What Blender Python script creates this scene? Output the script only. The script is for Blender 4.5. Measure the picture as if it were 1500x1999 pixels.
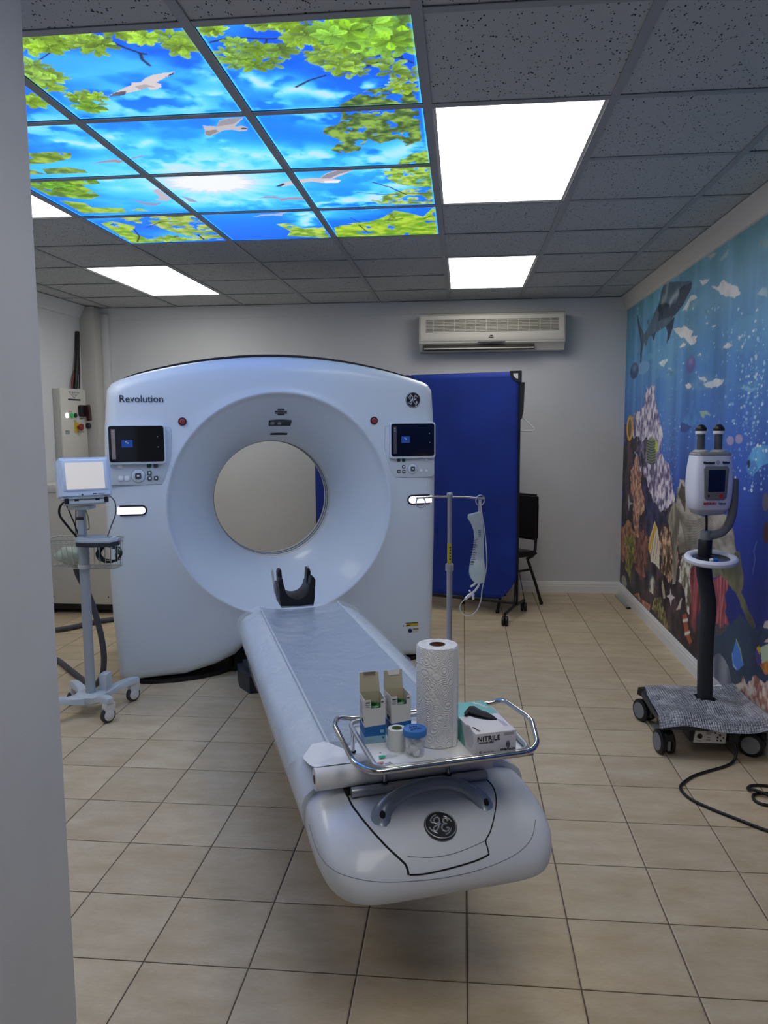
import bpy, bmesh, math, random
import numpy as np
from mathutils import Vector, Matrix

for o in list(bpy.data.objects):
    bpy.data.objects.remove(o, do_unlink=True)
scene = bpy.context.scene
COL = scene.collection
R = math.radians

# ------------------------------------------------------------------ camera
CAM_Z = 1.5142
FPX = 1530.14
PITCH, YAW, ROLL = -0.11311, -0.09991, -0.00662
_fw = Vector((math.sin(YAW) * math.cos(PITCH), math.cos(YAW) * math.cos(PITCH), math.sin(PITCH)))
_rt = Vector((math.cos(YAW), -math.sin(YAW), 0))
_up = _rt.cross(_fw)
_rt2 = math.cos(ROLL) * _rt + math.sin(ROLL) * _up
_up2 = -math.sin(ROLL) * _rt + math.cos(ROLL) * _up
cam_data = bpy.data.cameras.new('camera')
cam_data.sensor_fit = 'VERTICAL'
cam_data.sensor_height = 36.0
cam_data.lens = FPX / 1999.0 * 36.0
cam_data.clip_start = 0.05
cam = bpy.data.objects.new('camera', cam_data)
COL.objects.link(cam)
_m = Matrix((_rt2, _up2, -_fw)).transposed().to_4x4()
_m.translation = Vector((0, 0, CAM_Z))
cam.matrix_world = _m
scene.camera = cam

# ------------------------------------------------------------------ light / exposure
LIGHT_E = 6.2          # ceiling lamp diffusers
SKY_E = 0.95           # backlit printed ceiling panels
w = bpy.data.worlds.new('world'); scene.world = w
w.use_nodes = True
w.node_tree.nodes['Background'].inputs[0].default_value = (0.5, 0.5, 0.5, 1)
w.node_tree.nodes['Background'].inputs[1].default_value = 0.05
vs = scene.view_settings
vs.view_transform = 'Standard'
vs.look = 'None'
vs.exposure = 0.0
vs.gamma = 1.0
vs.use_curve_mapping = False

# ------------------------------------------------------------------ photo measuring helpers (pixel of the 1500x1999 frame -> point on a real plane)
def ray(px, py):
    a, b = (px - 750.0) / FPX, -(py - 999.5) / FPX
    return _rt2 * a + _up2 * b + _fw
def onZ(px, py, z):
    d = ray(px, py); t = (z - CAM_Z) / d.z
    return Vector((d.x * t, d.y * t, z))
def onX(px, py, x):
    d = ray(px, py); t = x / d.x
    return Vector((x, d.y * t, CAM_Z + d.z * t))
def onY(px, py, y):
    d = ray(px, py); t = y / d.y
    return Vector((d.x * t, y, CAM_Z + d.z * t))
AX = R(21.0)            # the scanner and its table stand turned by 21 degrees
EX = Vector((math.cos(AX), math.sin(AX), 0)); EY = Vector((-math.sin(AX), math.cos(AX), 0))
S0 = 0.64
def axis_pt(s, v, z=0.0):
    return EX * (s + S0) + EY * v + Vector((0, 0, z))
def onV(px, py, v):
    d = ray(px, py); t = v / d.dot(EY)
    p = d * t
    return (p.dot(EX) - S0, CAM_Z + p.z)      # (s, z)
def onZs(px, py, z):
    p = onZ(px, py, z)
    return (p.dot(EX) - S0, p.dot(EY))

# ------------------------------------------------------------------ colours / materials
def lin(c):
    return tuple(((v / 255.0) / 12.92) if v / 255.0 <= 0.04045 else (((v / 255.0) + 0.055) / 1.055) ** 2.4 for v in c)
MATS = {}
def mat(name, rgb=(200, 200, 200), rough=0.5, metal=0.0, spec=0.5, noise=0.0, nscale=20.0, bump=0.0, bscale=60.0,
        emit=0.0, alpha=1.0, trans=0.0, ior=1.45, coat=0.0, ecol=None, rgb2=None, bdist=0.004):
    if name in MATS:
        return MATS[name]
    m = bpy.data.materials.new(name)
    m.use_nodes = True
    nt = m.node_tree
    b = nt.nodes['Principled BSDF']
    c = lin(rgb)
    b.inputs['Base Color'].default_value = (*c, 1)
    b.inputs['Roughness'].default_value = rough
    b.inputs['Metallic'].default_value = metal
    b.inputs['Specular IOR Level'].default_value = spec
    b.inputs['IOR'].default_value = ior
    b.inputs['Coat Weight'].default_value = coat
    b.inputs['Transmission Weight'].default_value = trans
    b.inputs['Alpha'].default_value = alpha
    if emit:
        b.inputs['Emission Color'].default_value = (*lin(ecol or rgb), 1)
        b.inputs['Emission Strength'].default_value = emit
    if noise or bump:
        tc = nt.nodes.new('ShaderNodeTexCoord')
    if noise:
        n = nt.nodes.new('ShaderNodeTexNoise'); n.inputs['Scale'].default_value = nscale; n.inputs['Detail'].default_value = 5
        nt.links.new(tc.outputs['Object'], n.inputs['Vector'])
        mx = nt.nodes.new('ShaderNodeMix'); mx.data_type = 'RGBA'
        mr = nt.nodes.new('ShaderNodeMapRange')
        mr.inputs[1].default_value = 0.3; mr.inputs[2].default_value = 0.7
        nt.links.new(n.outputs['Fac'], mr.inputs[0]); nt.links.new(mr.outputs[0], mx.inputs[0])
        c2 = lin(rgb2) if rgb2 else tuple(v * (1 - noise) for v in c)
        mx.inputs[6].default_value = (*c, 1); mx.inputs[7].default_value = (*c2, 1)
        nt.links.new(mx.outputs[2], b.inputs['Base Color'])
    if bump:
        n2 = nt.nodes.new('ShaderNodeTexNoise'); n2.inputs['Scale'].default_value = bscale; n2.inputs['Detail'].default_value = 3
        nt.links.new(tc.outputs['Object'], n2.inputs['Vector'])
        bp = nt.nodes.new('ShaderNodeBump'); bp.inputs['Strength'].default_value = bump; bp.inputs['Distance'].default_value = bdist
        nt.links.new(n2.outputs['Fac'], bp.inputs['Height']); nt.links.new(bp.outputs['Normal'], b.inputs['Normal'])
    MATS[name] = m
    return m

# ------------------------------------------------------------------ object helpers
def tag(o, label, cat, group=None):
    o['label'] = label; o['category'] = cat
    if group: o['group'] = group
    return o
def thing(name, label, cat, loc=(0, 0, 0), rz=0.0, group=None, rot=None):
    o = bpy.data.objects.new(name, None); COL.objects.link(o)
    o.empty_display_size = 0.05
    o.location = loc; o.rotation_euler = rot if rot else (0, 0, rz)
    return tag(o, label, cat, group)
def link_mesh(name, me, m=None, parent=None, smooth=False, angle=None):
    if m is not None:
        me.materials.clear(); me.materials.append(m)
    if smooth:
        me.polygons.foreach_set('use_smooth', [True] * len(me.polygons))
        if angle:
            me.set_sharp_from_angle(angle=R(angle))
    o = bpy.data.objects.new(name, me); COL.objects.link(o)
    if parent is not None: o.parent = parent
    return o
def bm_obj(name, bm, m=None, parent=None, smooth=False, angle=None, recalc=True):
    if recalc: bmesh.ops.recalc_face_normals(bm, faces=bm.faces)
    me = bpy.data.meshes.new(name); bm.to_mesh(me); bm.free()
    return link_mesh(name, me, m, parent, smooth, angle)
def pyd(name, v, f, m=None, parent=None, smooth=False, angle=None, recalc=False):
    me = bpy.data.meshes.new(name); me.from_pydata([tuple(p) for p in v], [], f); me.update()
    if recalc:
        bm = bmesh.new(); bm.from_mesh(me); bmesh.ops.recalc_face_normals(bm, faces=bm.faces); bm.to_mesh(me); bm.free()
    return link_mesh(name, me, m, parent, smooth, angle)
def add_box(bm, x0, x1, y0, y1, z0, z1, M=None):
    vs_ = [bm.verts.new((x, y, z)) for x in (x0, x1) for y in (y0, y1) for z in (z0, z1)]
    for f in ((0, 1, 3, 2), (4, 6, 7, 5), (0, 4, 5, 1), (2, 3, 7, 6), (0, 2, 6, 4), (1, 5, 7, 3)):
        bm.faces.new([vs_[i] for i in f])
    if M is not None: bmesh.ops.transform(bm, matrix=M, verts=vs_)
    return vs_
def box(name, x0, x1, y0, y1, z0, z1, m=None, parent=None, bev=0.0, seg=2, M=None):
    bm = bmesh.new(); add_box(bm, x0, x1, y0, y1, z0, z1)
    if bev:
        bmesh.ops.bevel(bm, geom=bm.edges[:], offset=bev, segments=seg, profile=0.5, affect='EDGES', clamp_overlap=True)
    if M is not None: bm.transform(M)
    return bm_obj(name, bm, m, parent, smooth=bool(bev), angle=35 if bev else None)
def catmull(pts, n=8, cyclic=False):
    P = [Vector(p) for p in pts]; out = []
    L = len(P)
    rng = range(L) if cyclic else range(L - 1)
    for i in rng:
        if cyclic: a, b, c, d = P[i - 1], P[i], P[(i + 1) % L], P[(i + 2) % L]
        else: a, b, c, d = P[max(i - 1, 0)], P[i], P[i + 1], P[min(i + 2, L - 1)]
        for k in range(n):
            t = k / n
            out.append(0.5 * ((2 * b) + (c - a) * t + (2 * a - 5 * b + 4 * c - d) * t * t + (3 * b - a - 3 * c + d) * t ** 3))
    if not cyclic: out.append(P[-1])
    return out
def add_tube(bm, pts, r, n=8, cyclic=False, caps=True, flat=1.0, upv=None):
    P = [Vector(p) for p in pts]; L = len(P)
    rs = r if isinstance(r, (list, tuple)) else [r] * L
    rings = []; prev = None
    for i in range(L):
        if cyclic: t = P[(i + 1) % L] - P[i - 1]
        else: t = P[min(i + 1, L - 1)] - P[max(i - 1, 0)]
        t.normalize()
        if prev is None:
            ref = Vector(upv) if upv else (Vector((0, 0, 1)) if abs(t.z) < 0.9 else Vector((0, 1, 0)))
            a = (ref - t * ref.dot(t)).normalized()
        else:
            a = (prev - t * prev.dot(t))
            a = a.normalized() if a.length > 1e-6 else prev
        prev = a; b = t.cross(a)
        rings.append([bm.verts.new(P[i] + (a * math.cos(2 * math.pi * k / n) * flat + b * math.sin(2 * math.pi * k / n)) * rs[i]) for k in range(n)])
    for i in range(L if cyclic else L - 1):
        A, B = rings[i], rings[(i + 1) % L]
        for k in range(n):
            bm.faces.new((A[k], A[(k + 1) % n], B[(k + 1) % n], B[k]))
    if caps and not cyclic:
        bm.faces.new(rings[0][::-1]); bm.faces.new(rings[-1])
def tube(name, pts, r, m=None, parent=None, n=10, cyclic=False, spline=0, flat=1.0, upv=None):
    if spline: pts = catmull(pts, spline, cyclic)
    bm = bmesh.new(); add_tube(bm, pts, r, n, cyclic, True, flat, upv)
    return bm_obj(name, bm, m, parent, smooth=True, angle=50)
def add_lathe(bm, prof, n=24, M=None, close=True):
    rings = []; new = []
    for r_, z in prof:
        if r_ < 1e-6:
            v = bm.verts.new((0, 0, z)); rings.append([v]); new.append(v)
        else:
            ring = [bm.verts.new((r_ * math.cos(2 * math.pi * k / n), r_ * math.sin(2 * math.pi * k / n), z)) for k in range(n)]
            rings.append(ring); new += ring
    for A, B in zip(rings, rings[1:]):
        for k in range(n):
            k2 = (k + 1) % n
            if len(A) == 1 and len(B) == 1: continue
            if len(A) == 1: bm.faces.new((A[0], B[k], B[k2]))
            elif len(B) == 1: bm.faces.new((A[k], A[k2], B[0]))
            else: bm.faces.new((A[k], A[k2], B[k2], B[k]))
    if close:
        if len(rings[0]) > 1: bm.faces.new(rings[0][::-1])
        if len(rings[-1]) > 1: bm.faces.new(rings[-1])
    if M is not None: bmesh.ops.transform(bm, matrix=M, verts=new)
def lathe(name, prof, m=None, parent=None, n=24, M=None, close=True, angle=40):
    bm = bmesh.new(); add_lathe(bm, prof, n, M, close)
    return bm_obj(name, bm, m, parent, smooth=True, angle=angle)
def T(x=0, y=0, z=0): return Matrix.Translation((x, y, z))
def RX(a): return Matrix.Rotation(R(a), 4, 'X')
def RY(a): return Matrix.Rotation(R(a), 4, 'Y')
def RZ(a): return Matrix.Rotation(R(a), 4, 'Z')
def add_prism(bm, outline, d0, d1, M=None):
    """outline in (x, z); extruded in y from d0 to d1"""
    a = [bm.verts.new((x, d0, z)) for x, z in outline]; b = [bm.verts.new((x, d1, z)) for x, z in outline]
    n = len(outline)
    f1 = bm.faces.new(a); f2 = bm.faces.new(b[::-1])
    for i in range(n): bm.faces.new((a[i], b[i], b[(i + 1) % n], a[(i + 1) % n]))
    if M is not None: bmesh.ops.transform(bm, matrix=M, verts=a + b)
    return f1, f2
def prism(name, outline, d0, d1, m=None, parent=None, M=None, bev=0.0, seg=2, smooth=False):
    bm = bmesh.new(); add_prism(bm, outline, d0, d1)
    if bev:
        bmesh.ops.recalc_face_normals(bm, faces=bm.faces)
        es = [e for e in bm.edges if abs(e.verts[0].co.y - e.verts[1].co.y) < 1e-7]
        bmesh.ops.bevel(bm, geom=es, offset=bev, segments=seg, profile=0.5, affect='EDGES', clamp_overlap=True)
    if M is not None: bm.transform(M)
    return bm_obj(name, bm, m, parent, smooth=smooth or bool(bev), angle=35)
def rrect(x0, x1, z0, z1, r, n=5):
    out = []
    for cx, cz, a0 in ((x1 - r, z1 - r, 0), (x0 + r, z1 - r, 90), (x0 + r, z0 + r, 180), (x1 - r, z0 + r, 270)):
        for k in range(n + 1):
            a = R(a0 + 90.0 * k / n); out.append((cx + r * math.cos(a), cz + r * math.sin(a)))
    return out
def ellipse(cx, cz, rx, rz, n=24): return [(cx + rx * math.cos(2 * math.pi * k / n), cz + rz * math.sin(2 * math.pi * k / n)) for k in range(n)]
FONT_CACHE = {}
def text(name, body, size, m, parent, M, align='CENTER', ext=0.0004, sx=1.0, bold=0.0):
    cu = bpy.data.curves.new(name, 'FONT'); cu.body = body; cu.size = size; cu.align_x = align; cu.align_y = 'CENTER'
    cu.extrude = ext; cu.resolution_u = 3; cu.offset = bold
    t = bpy.data.objects.new(name, cu); COL.objects.link(t)
    bpy.context.view_layer.update()
    me = bpy.data.meshes.new_from_object(t.evaluated_get(bpy.context.evaluated_depsgraph_get()))
    bpy.data.objects.remove(t, do_unlink=True); bpy.data.curves.remove(cu)
    me.transform(M @ Matrix.Diagonal((sx, 1, 1, 1)))
    return link_mesh(name, me, m, parent)
FRONT = RX(90)          # text lying in XY -> standing in XZ, facing -Y
def struct(o): o['kind'] = 'structure'; return o
# ================================================================== ROOM SHELL
CE = 2.5642
XR, XL, YB, YF = 1.395, -3.40, 7.0, -1.7
JX, JY = -0.973, 1.754
M_WALL = mat('wall_paint', (212, 214, 216), 0.75, noise=0.05, nscale=3, bump=0.06, bscale=220)
M_JAMB = mat('entry_paint', (212, 214, 217), 0.8, noise=0.06, nscale=4, bump=0.12, bscale=300)
M_TRIM = mat('trim_white', (226, 225, 222), 0.45)
struct(box('wall_back', XL - 0.1, XR + 0.1, YB, YB + 0.1, 0, CE + 0.2, M_WALL))
struct(box('wall_right', XR, XR + 0.1, YF - 0.1, YB, 0, CE + 0.2, M_WALL))
struct(box('wall_left', XL - 0.1, XL, JY, YB, 0, CE + 0.2, M_WALL))
struct(box('wall_entry', XL - 0.1, JX, YF - 0.1, JY, 0, CE + 0.2, M_JAMB))
struct(box('wall_front', JX, XR, YF - 0.1, YF, 0, CE + 0.2, M_WALL))

# ---- floor: grout bed + tiles one by one
TL, TX0, TY0 = 0.305, 0.0205, 1.9886
M_GROUT = mat('grout', (120, 108, 96), 0.9, noise=0.5, nscale=3, rgb2=(92, 84, 78))
def tile_mat():
    m = mat('floor_tile', (196, 176, 148), 0.42)
    nt = m.node_tree; b = nt.nodes['Principled BSDF']
    geo = nt.nodes.new('ShaderNodeNewGeometry'); oi = nt.nodes.new('ShaderNodeObjectInfo')
    n1 = nt.nodes.new('ShaderNodeTexNoise'); n1.inputs['Scale'].default_value = 5; n1.inputs['Detail'].default_value = 6; n1.inputs['Roughness'].default_value = 0.62
    add = nt.nodes.new('ShaderNodeVectorMath'); add.operation = 'MULTIPLY_ADD'
    add.inputs[1].default_value = (1, 1, 1)
    cmb = nt.nodes.new('ShaderNodeCombineXYZ'); ml = nt.nodes.new('ShaderNodeMath'); ml.operation = 'MULTIPLY'; ml.inputs[1].default_value = 23.0
    nt.links.new(oi.outputs['Random'], ml.inputs[0]); nt.links.new(ml.outputs[0], cmb.inputs[0]); nt.links.new(ml.outputs[0], cmb.inputs[2])
    nt.links.new(geo.outputs['Position'], add.inputs[0]); nt.links.new(cmb.outputs[0], add.inputs[2])
    st = nt.nodes.new('ShaderNodeMapping'); st.inputs['Scale'].default_value = (1, 2.2, 1)
    nt.links.new(add.outputs[0], st.inputs[0]); nt.links.new(st.outputs[0], n1.inputs['Vector'])
    cr = nt.nodes.new('ShaderNodeValToRGB'); e = cr.color_ramp.elements
    e[0].position = 0.3; e[0].color = (*lin((190, 170, 136)), 1); e[1].position = 0.72; e[1].color = (*lin((216, 200, 170)), 1)
    nt.links.new(n1.outputs['Fac'], cr.inputs[0])
    n2 = nt.nodes.new('ShaderNodeTexNoise'); n2.inputs['Scale'].default_value = 60; n2.inputs['Detail'].default_value = 4
    nt.links.new(st.outputs[0], n2.inputs['Vector'])
    mr = nt.nodes.new('ShaderNodeMapRange'); mr.inputs[3].default_value = 0.88; mr.inputs[4].default_value = 1.08
    nt.links.new(n2.outputs['Fac'], mr.inputs[0])
    rr = nt.nodes.new('ShaderNodeMapRange'); rr.inputs[3].default_value = 0.93; rr.inputs[4].default_value = 1.05
    nt.links.new(oi.outputs['Random'], rr.inputs[0])
    m2 = nt.nodes.new('ShaderNodeMath'); m2.operation = 'MULTIPLY'
    nt.links.new(mr.outputs[0], m2.inputs[0]); nt.links.new(rr.outputs[0], m2.inputs[1])
    vm = nt.nodes.new('ShaderNodeVectorMath'); vm.operation = 'SCALE'
    nt.links.new(cr.outputs[0], vm.inputs[0]); nt.links.new(m2.outputs[0], vm.inputs['Scale'])
    nt.links.new(vm.outputs[0], b.inputs['Base Color'])
    r2 = nt.nodes.new('ShaderNodeMapRange'); r2.inputs[3].default_value = 0.34; r2.inputs[4].default_value = 0.55
    nt.links.new(n1.outputs['Fac'], r2.inputs[0]); nt.links.new(r2.outputs[0], b.inputs['Roughness'])
    return m
M_TILE = tile_mat()
floor = struct(box('floor', XL - 0.1, XR + 0.1, YF - 0.1, YB + 0.1, -0.12, -0.0035, M_GROUT))
def tile_verts(x0, x1, y0, y1, c=0.004, t=0.003):
    v = [(x0, y0, -t), (x1, y0, -t), (x1, y1, -t), (x0, y1, -t),
         (x0, y0, -0.0012), (x1, y0, -0.0012), (x1, y1, -0.0012), (x0, y1, -0.0012),
         (x0 + c, y0 + c, 0), (x1 - c, y0 + c, 0), (x1 - c, y1 - c, 0), (x0 + c, y1 - c, 0)]
    f = [(8, 9, 10, 11)]
    for i in range(4):
        j = (i + 1) % 4
        f += [(i, j, 4 + j, 4 + i), (4 + i, 4 + j, 8 + j, 8 + i)]
    return v, f
def project(p):
    d = Vector(p) - Vector((0, 0, CAM_Z)); w_ = d.dot(_fw)
    if w_ < 0.1: return None
    return (750 + FPX * d.dot(_rt2) / w_, 999.5 - FPX * d.dot(_up2) / w_)
g = 0.0022
tile_cache = {}; rest_v, rest_f = [], []
for i in range(-13, 6):
    for j in range(-14, 18):
        x0, x1 = TX0 + i * TL + g, TX0 + (i + 1) * TL - g
        y0, y1 = TY0 + j * TL + g, TY0 + (j + 1) * TL - g
        x0c, x1c = max(x0, XL), min(x1, XR); y0c, y1c = max(y0, YF), min(y1, YB)
        if x1c - x0c < 0.02 or y1c - y0c < 0.02: continue
        if x1c < JX + 0.02 and y1c < JY + 0.02: continue
        if y0c < JY and x0c < JX:
            if y1c < JY + 0.02: x0c = JX
            elif x1c < JX + 0.02: y0c = JY
        pp = [project((x, y, 0)) for x in (x0c, x1c) for y in (y0c, y1c)]
        seen = all(pp) and max(p[0] for p in pp) > 100 and min(p[0] for p in pp) < 1500 and min(p[1] for p in pp) < 1999
        if seen:
            key = (round(x1c - x0c, 4), round(y1c - y0c, 4))
            if key not in tile_cache:
                v, f = tile_verts(0, key[0], 0, key[1])
                me = bpy.data.meshes.new('tile'); me.from_pydata(v, [], f); me.update(); me.materials.append(M_TILE)
                tile_cache[key] = me
            o = bpy.data.objects.new('tile', tile_cache[key]); COL.objects.link(o)
            o.parent = floor; o.location = (x0c, y0c, 0)
        else:
            v, f = tile_verts(x0c, x1c, y0c, y1c); n0 = len(rest_v)
            rest_v += v; rest_f += [tuple(k + n0 for k in q_) for q_ in f]
ro = pyd('tile_field', rest_v, rest_f, M_TILE, floor); ro['kind'] = 'stuff'

# ---- ceiling grid, tiles
GX0, GY0, G = -0.1211, 2.7511, 0.61
def ceil_mat():
    m = mat('ceiling_tile', (168, 168, 164), 0.95, spec=0.1)
    nt = m.node_tree; b = nt.nodes['Principled BSDF']
    geo = nt.nodes.new('ShaderNodeNewGeometry')
    vo = nt.nodes.new('ShaderNodeTexVoronoi'); vo.inputs['Scale'].default_value = 95; vo.inputs['Randomness'].default_value = 1
    nz = nt.nodes.new('ShaderNodeTexNoise'); nz.inputs['Scale'].default_value = 40
    mp = nt.nodes.new('ShaderNodeMapping'); mp.inputs['Scale'].default_value = (1, 0.6, 1)
    nt.links.new(geo.outputs['Position'], mp.inputs[0]); nt.links.new(mp.outputs[0], vo.inputs['Vector']); nt.links.new(geo.outputs['Position'], nz.inputs['Vector'])
    th = nt.nodes.new('ShaderNodeMath'); th.operation = 'MULTIPLY_ADD'; th.inputs[1].default_value = 0.75; th.inputs[2].default_value = -0.20
    nt.links.new(nz.outputs['Fac'], th.inputs[0])
    lt = nt.nodes.new('ShaderNodeMath'); lt.operation = 'LESS_THAN'
    nt.links.new(vo.outputs['Distance'], lt.inputs[0]); nt.links.new(th.outputs[0], lt.inputs[1])
    n3 = nt.nodes.new('ShaderNodeTexNoise'); n3.inputs['Scale'].default_value = 350
    nt.links.new(geo.outputs['Position'], n3.inputs['Vector'])
    mx0 = nt.nodes.new('ShaderNodeMix'); mx0.data_type = 'RGBA'
    mx0.inputs[6].default_value = (*lin((172, 175, 174)), 1); mx0.inputs[7].default_value = (*lin((200, 203, 202)), 1)
    nt.links.new(n3.outputs['Fac'], mx0.inputs[0])
    mx = nt.nodes.new('ShaderNodeMix'); mx.data_type = 'RGBA'
    nt.links.new(mx0.outputs[2], mx.inputs[6]); mx.inputs[7].default_value = (*lin((74, 74, 72)), 1)
    nt.links.new(lt.outputs[0], mx.inputs[0]); nt.links.new(mx.outputs[2], b.inputs['Base Color'])
    bp = nt.nodes.new('ShaderNodeBump'); bp.invert = True; bp.inputs['Strength'].default_value = 0.6; bp.inputs['Distance'].default_value = 0.004
    nt.links.new(lt.outputs[0], bp.inputs['Height']); nt.links.new(bp.outputs['Normal'], b.inputs['Normal'])
    return m
M_CEIL = ceil_mat()
M_TEE = mat('grid_tee', (156, 159, 160), 0.5)
ceiling = struct(box('ceiling', XL - 0.1, XR + 0.1, YF - 0.1, YB + 0.1, CE + 0.16, CE + 0.2, M_WALL))
SKY = [(c, r) for c in (-3, -2, -1) for r in (-1, 0, 1, 2)]
LAMPS = [(0, 0), (0, 4), (-4, 0), (-4, 4), (0, -4)]        # each covers two cells in depth; the last is added, unseen
taken = set(SKY) | {(c, r + k) for c, r in LAMPS for k in (0, 1)}
taken -= set()
cache = {}
tw = 0.015
for c in range(-6, 3):
    for r_ in range(-8, 8):
        if (c, r_) in taken: continue
        x0, x1 = max(GX0 + c * G + tw * 0.6, XL), min(GX0 + (c + 1) * G - tw * 0.6, XR)
        y0, y1 = max(GY0 + r_ * G + tw * 0.6, YF), min(GY0 + (r_ + 1) * G - tw * 0.6, YB)
        if x1 - x0 < 0.03 or y1 - y0 < 0.03: continue
        if x1 < JX and y1 < JY: continue
        if y0 < JY and x0 < JX and not (x1 <= JX):
            if (JX - x0) > 0 and y1 < JY + 0.3: x0 = JX
        if x1 <= JX and y0 < JY: y0 = JY
        if y1 - y0 < 0.03: continue
        key = (round(x1 - x0, 4), round(y1 - y0, 4))
        if key not in cache:
            bm = bmesh.new(); add_box(bm, 0, key[0], 0, key[1], 0, 0.015); bmesh.ops.recalc_face_normals(bm, faces=bm.faces)
            me = bpy.data.meshes.new('ceiling_tile'); bm.to_mesh(me); bm.free(); me.materials.append(M_CEIL); cache[key] = me
        o = bpy.data.objects.new('ceiling_tile', cache[key]); COL.objects.link(o); o.parent = ceiling
        rr = random.Random(c * 31 + r_); o.location = (x0, y0, CE + 0.002 + rr.random() * 0.002)
def tee(x0, x1, y0, y1, dz=0.0):
    bm = bmesh.new(); add_box(bm, x0, x1, y0, y1, CE - 0.0015 - dz, CE + 0.001)
    if x1 - x0 > y1 - y0: add_box(bm, x0, x1, (y0 + y1) / 2 - 0.002, (y0 + y1) / 2 + 0.002, CE + 0.001, CE + 0.035)
    else: add_box(bm, (x0 + x1) / 2 - 0.002, (x0 + x1) / 2 + 0.002, y0, y1, CE + 0.001, CE + 0.035)
    return bm_obj('grid_tee', bm, M_TEE, ceiling)
for c in range(-5, 3):
    x = GX0 + c * G
    tee(x - tw, x + tw, JY if x < JX else YF, YB, 0.001)
for r_ in range(-7, 7):
    y = GY0 + r_ * G
    for c in range(-6, 3):
        x0, x1 = max(GX0 + c * G + tw, XL), min(GX0 + (c + 1) * G - tw, XR)
        if x1 - x0 < 0.03 or (x1 < JX + 0.05 and y < JY): continue
        if y < JY: x0 = max(x0, JX)
        if any((c == lc and r_ == lr + 1) for lc, lr in LAMPS): continue
        tee(x0, x1, y - tw, y + tw)

# ---- coves, baseboards
def cove(name, pts, m=M_TRIM):
    """profile pts (d from wall, z) swept; returns builder for an axis"""
    return pts
COVE = [(0, CE - 0.11), (0.012, CE - 0.105), (0.018, CE - 0.085), (0.045, CE - 0.03), (0.055, CE - 0.012), (0.06, CE - 0.003), (0, CE - 0.003)]
def sweep(name, prof, a, b, nrm, m):
    a, b, nrm = Vector(a), Vector(b), Vector(nrm)
    v = [a + nrm * d + Vector((0, 0, z)) for d, z in prof] + [b + nrm * d + Vector((0, 0, z)) for d, z in prof]
    n = len(prof)
    f = [(i, (i + 1) % n, n + (i + 1) % n, n + i) for i in range(n)] + [tuple(range(n))[::-1], tuple(range(n, 2 * n))]
    return pyd(name, v, f, m, None, recalc=True)
M_COVE = mat('cove_paint', (212, 208, 200), 0.6)
struct(sweep('trim_1', COVE, (XR, YF, 0), (XR, YB, 0), (-1, 0, 0), M_COVE))
struct(sweep('trim_2', [(d * 0.45, z) for d, z in COVE], (XL, YB, 0), (XR, YB, 0), (0, -1, 0), M_WALL))
struct(sweep('trim_3', COVE, (XL, JY, 0), (XL, YB, 0), (1, 0, 0), M_WALL))
BASE = [(0, 0.0), (0.016, 0.0), (0.016, 0.062), (0.0135, 0.066), (0.0135, 0.082), (0.009, 0.087), (0.008, 0.096), (0.003, 0.102), (0, 0.102)]
M_BASE = mat('baseboard_white', (232, 232, 230), 0.35)
struct(sweep('baseboard_right', BASE, (XR, YF, 0), (XR, YB, 0), (-1, 0, 0), M_BASE))
struct(sweep('baseboard_back', BASE, (-1.5, YB, 0), (XR, YB, 0), (0, -1, 0), M_BASE))
M_BOXING = mat('boxing_paint', (190, 188, 183), 0.7)
struct(box('trim_4', -3.40, -3.265, 6.82, 7.0, 0, CE - 0.004, M_BOXING, bev=0.006))
struct(box('trim_5', -3.265, -3.20, 6.955, 7.0, 0, CE - 0.06, M_WALL, bev=0.004))
# ================================================================== CEILING LAMPS
M_LAMP = mat('lamp_diffuser', (255, 250, 240), 0.6, emit=LIGHT_E, ecol=(255, 251, 244))
M_LFRAME = mat('lamp_frame', (205, 205, 202), 0.4)
LAMP_LABEL = {(0, 0): 'large glowing ceiling lamp beside the sky print, nearest of the right row',
              (0, 4): 'glowing rectangular ceiling lamp above the air conditioner',
              (-4, 0): 'ceiling lamp mostly hidden by the entry wall, left of the sky print',
              (-4, 4): 'glowing ceiling lamp behind the sky print, above the left of the scanner',
              (0, -4): 'added ceiling lamp out of view above the viewer'}  # unseen lamp, added to brighten the near part of the room
for c, r_ in LAMPS:
    x0, x1 = GX0 + c * G + tw, GX0 + (c + 1) * G - tw
    y0, y1 = GY0 + r_ * G + tw, GY0 + (r_ + 2) * G - tw
    t = thing('ceiling_lamp', LAMP_LABEL[(c, r_)], 'ceiling lamp', ((x0 + x1) / 2, (y0 + y1) / 2, CE), group='rectangular ceiling lamps')
    hx, hy = (x1 - x0) / 2, (y1 - y0) / 2
    bm = bmesh.new()
    add_box(bm, -hx, hx, -hy, -hy + 0.012, 0.0015, 0.06); add_box(bm, -hx, hx, hy - 0.012, hy, 0.0015, 0.06)
    add_box(bm, -hx, -hx + 0.012, -hy + 0.012, hy - 0.012, 0.0015, 0.06); add_box(bm, hx - 0.012, hx, -hy + 0.012, hy - 0.012, 0.0015, 0.06)
    bm_obj('frame', bm, M_LFRAME, t)
    box('housing', -hx + 0.012, hx - 0.012, -hy + 0.012, hy - 0.012, 0.05, 0.06, M_LFRAME, t)
    box('diffuser', -hx + 0.012, hx - 0.012, -hy + 0.012, hy - 0.012, 0.004, 0.007, M_LAMP, t)

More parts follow.
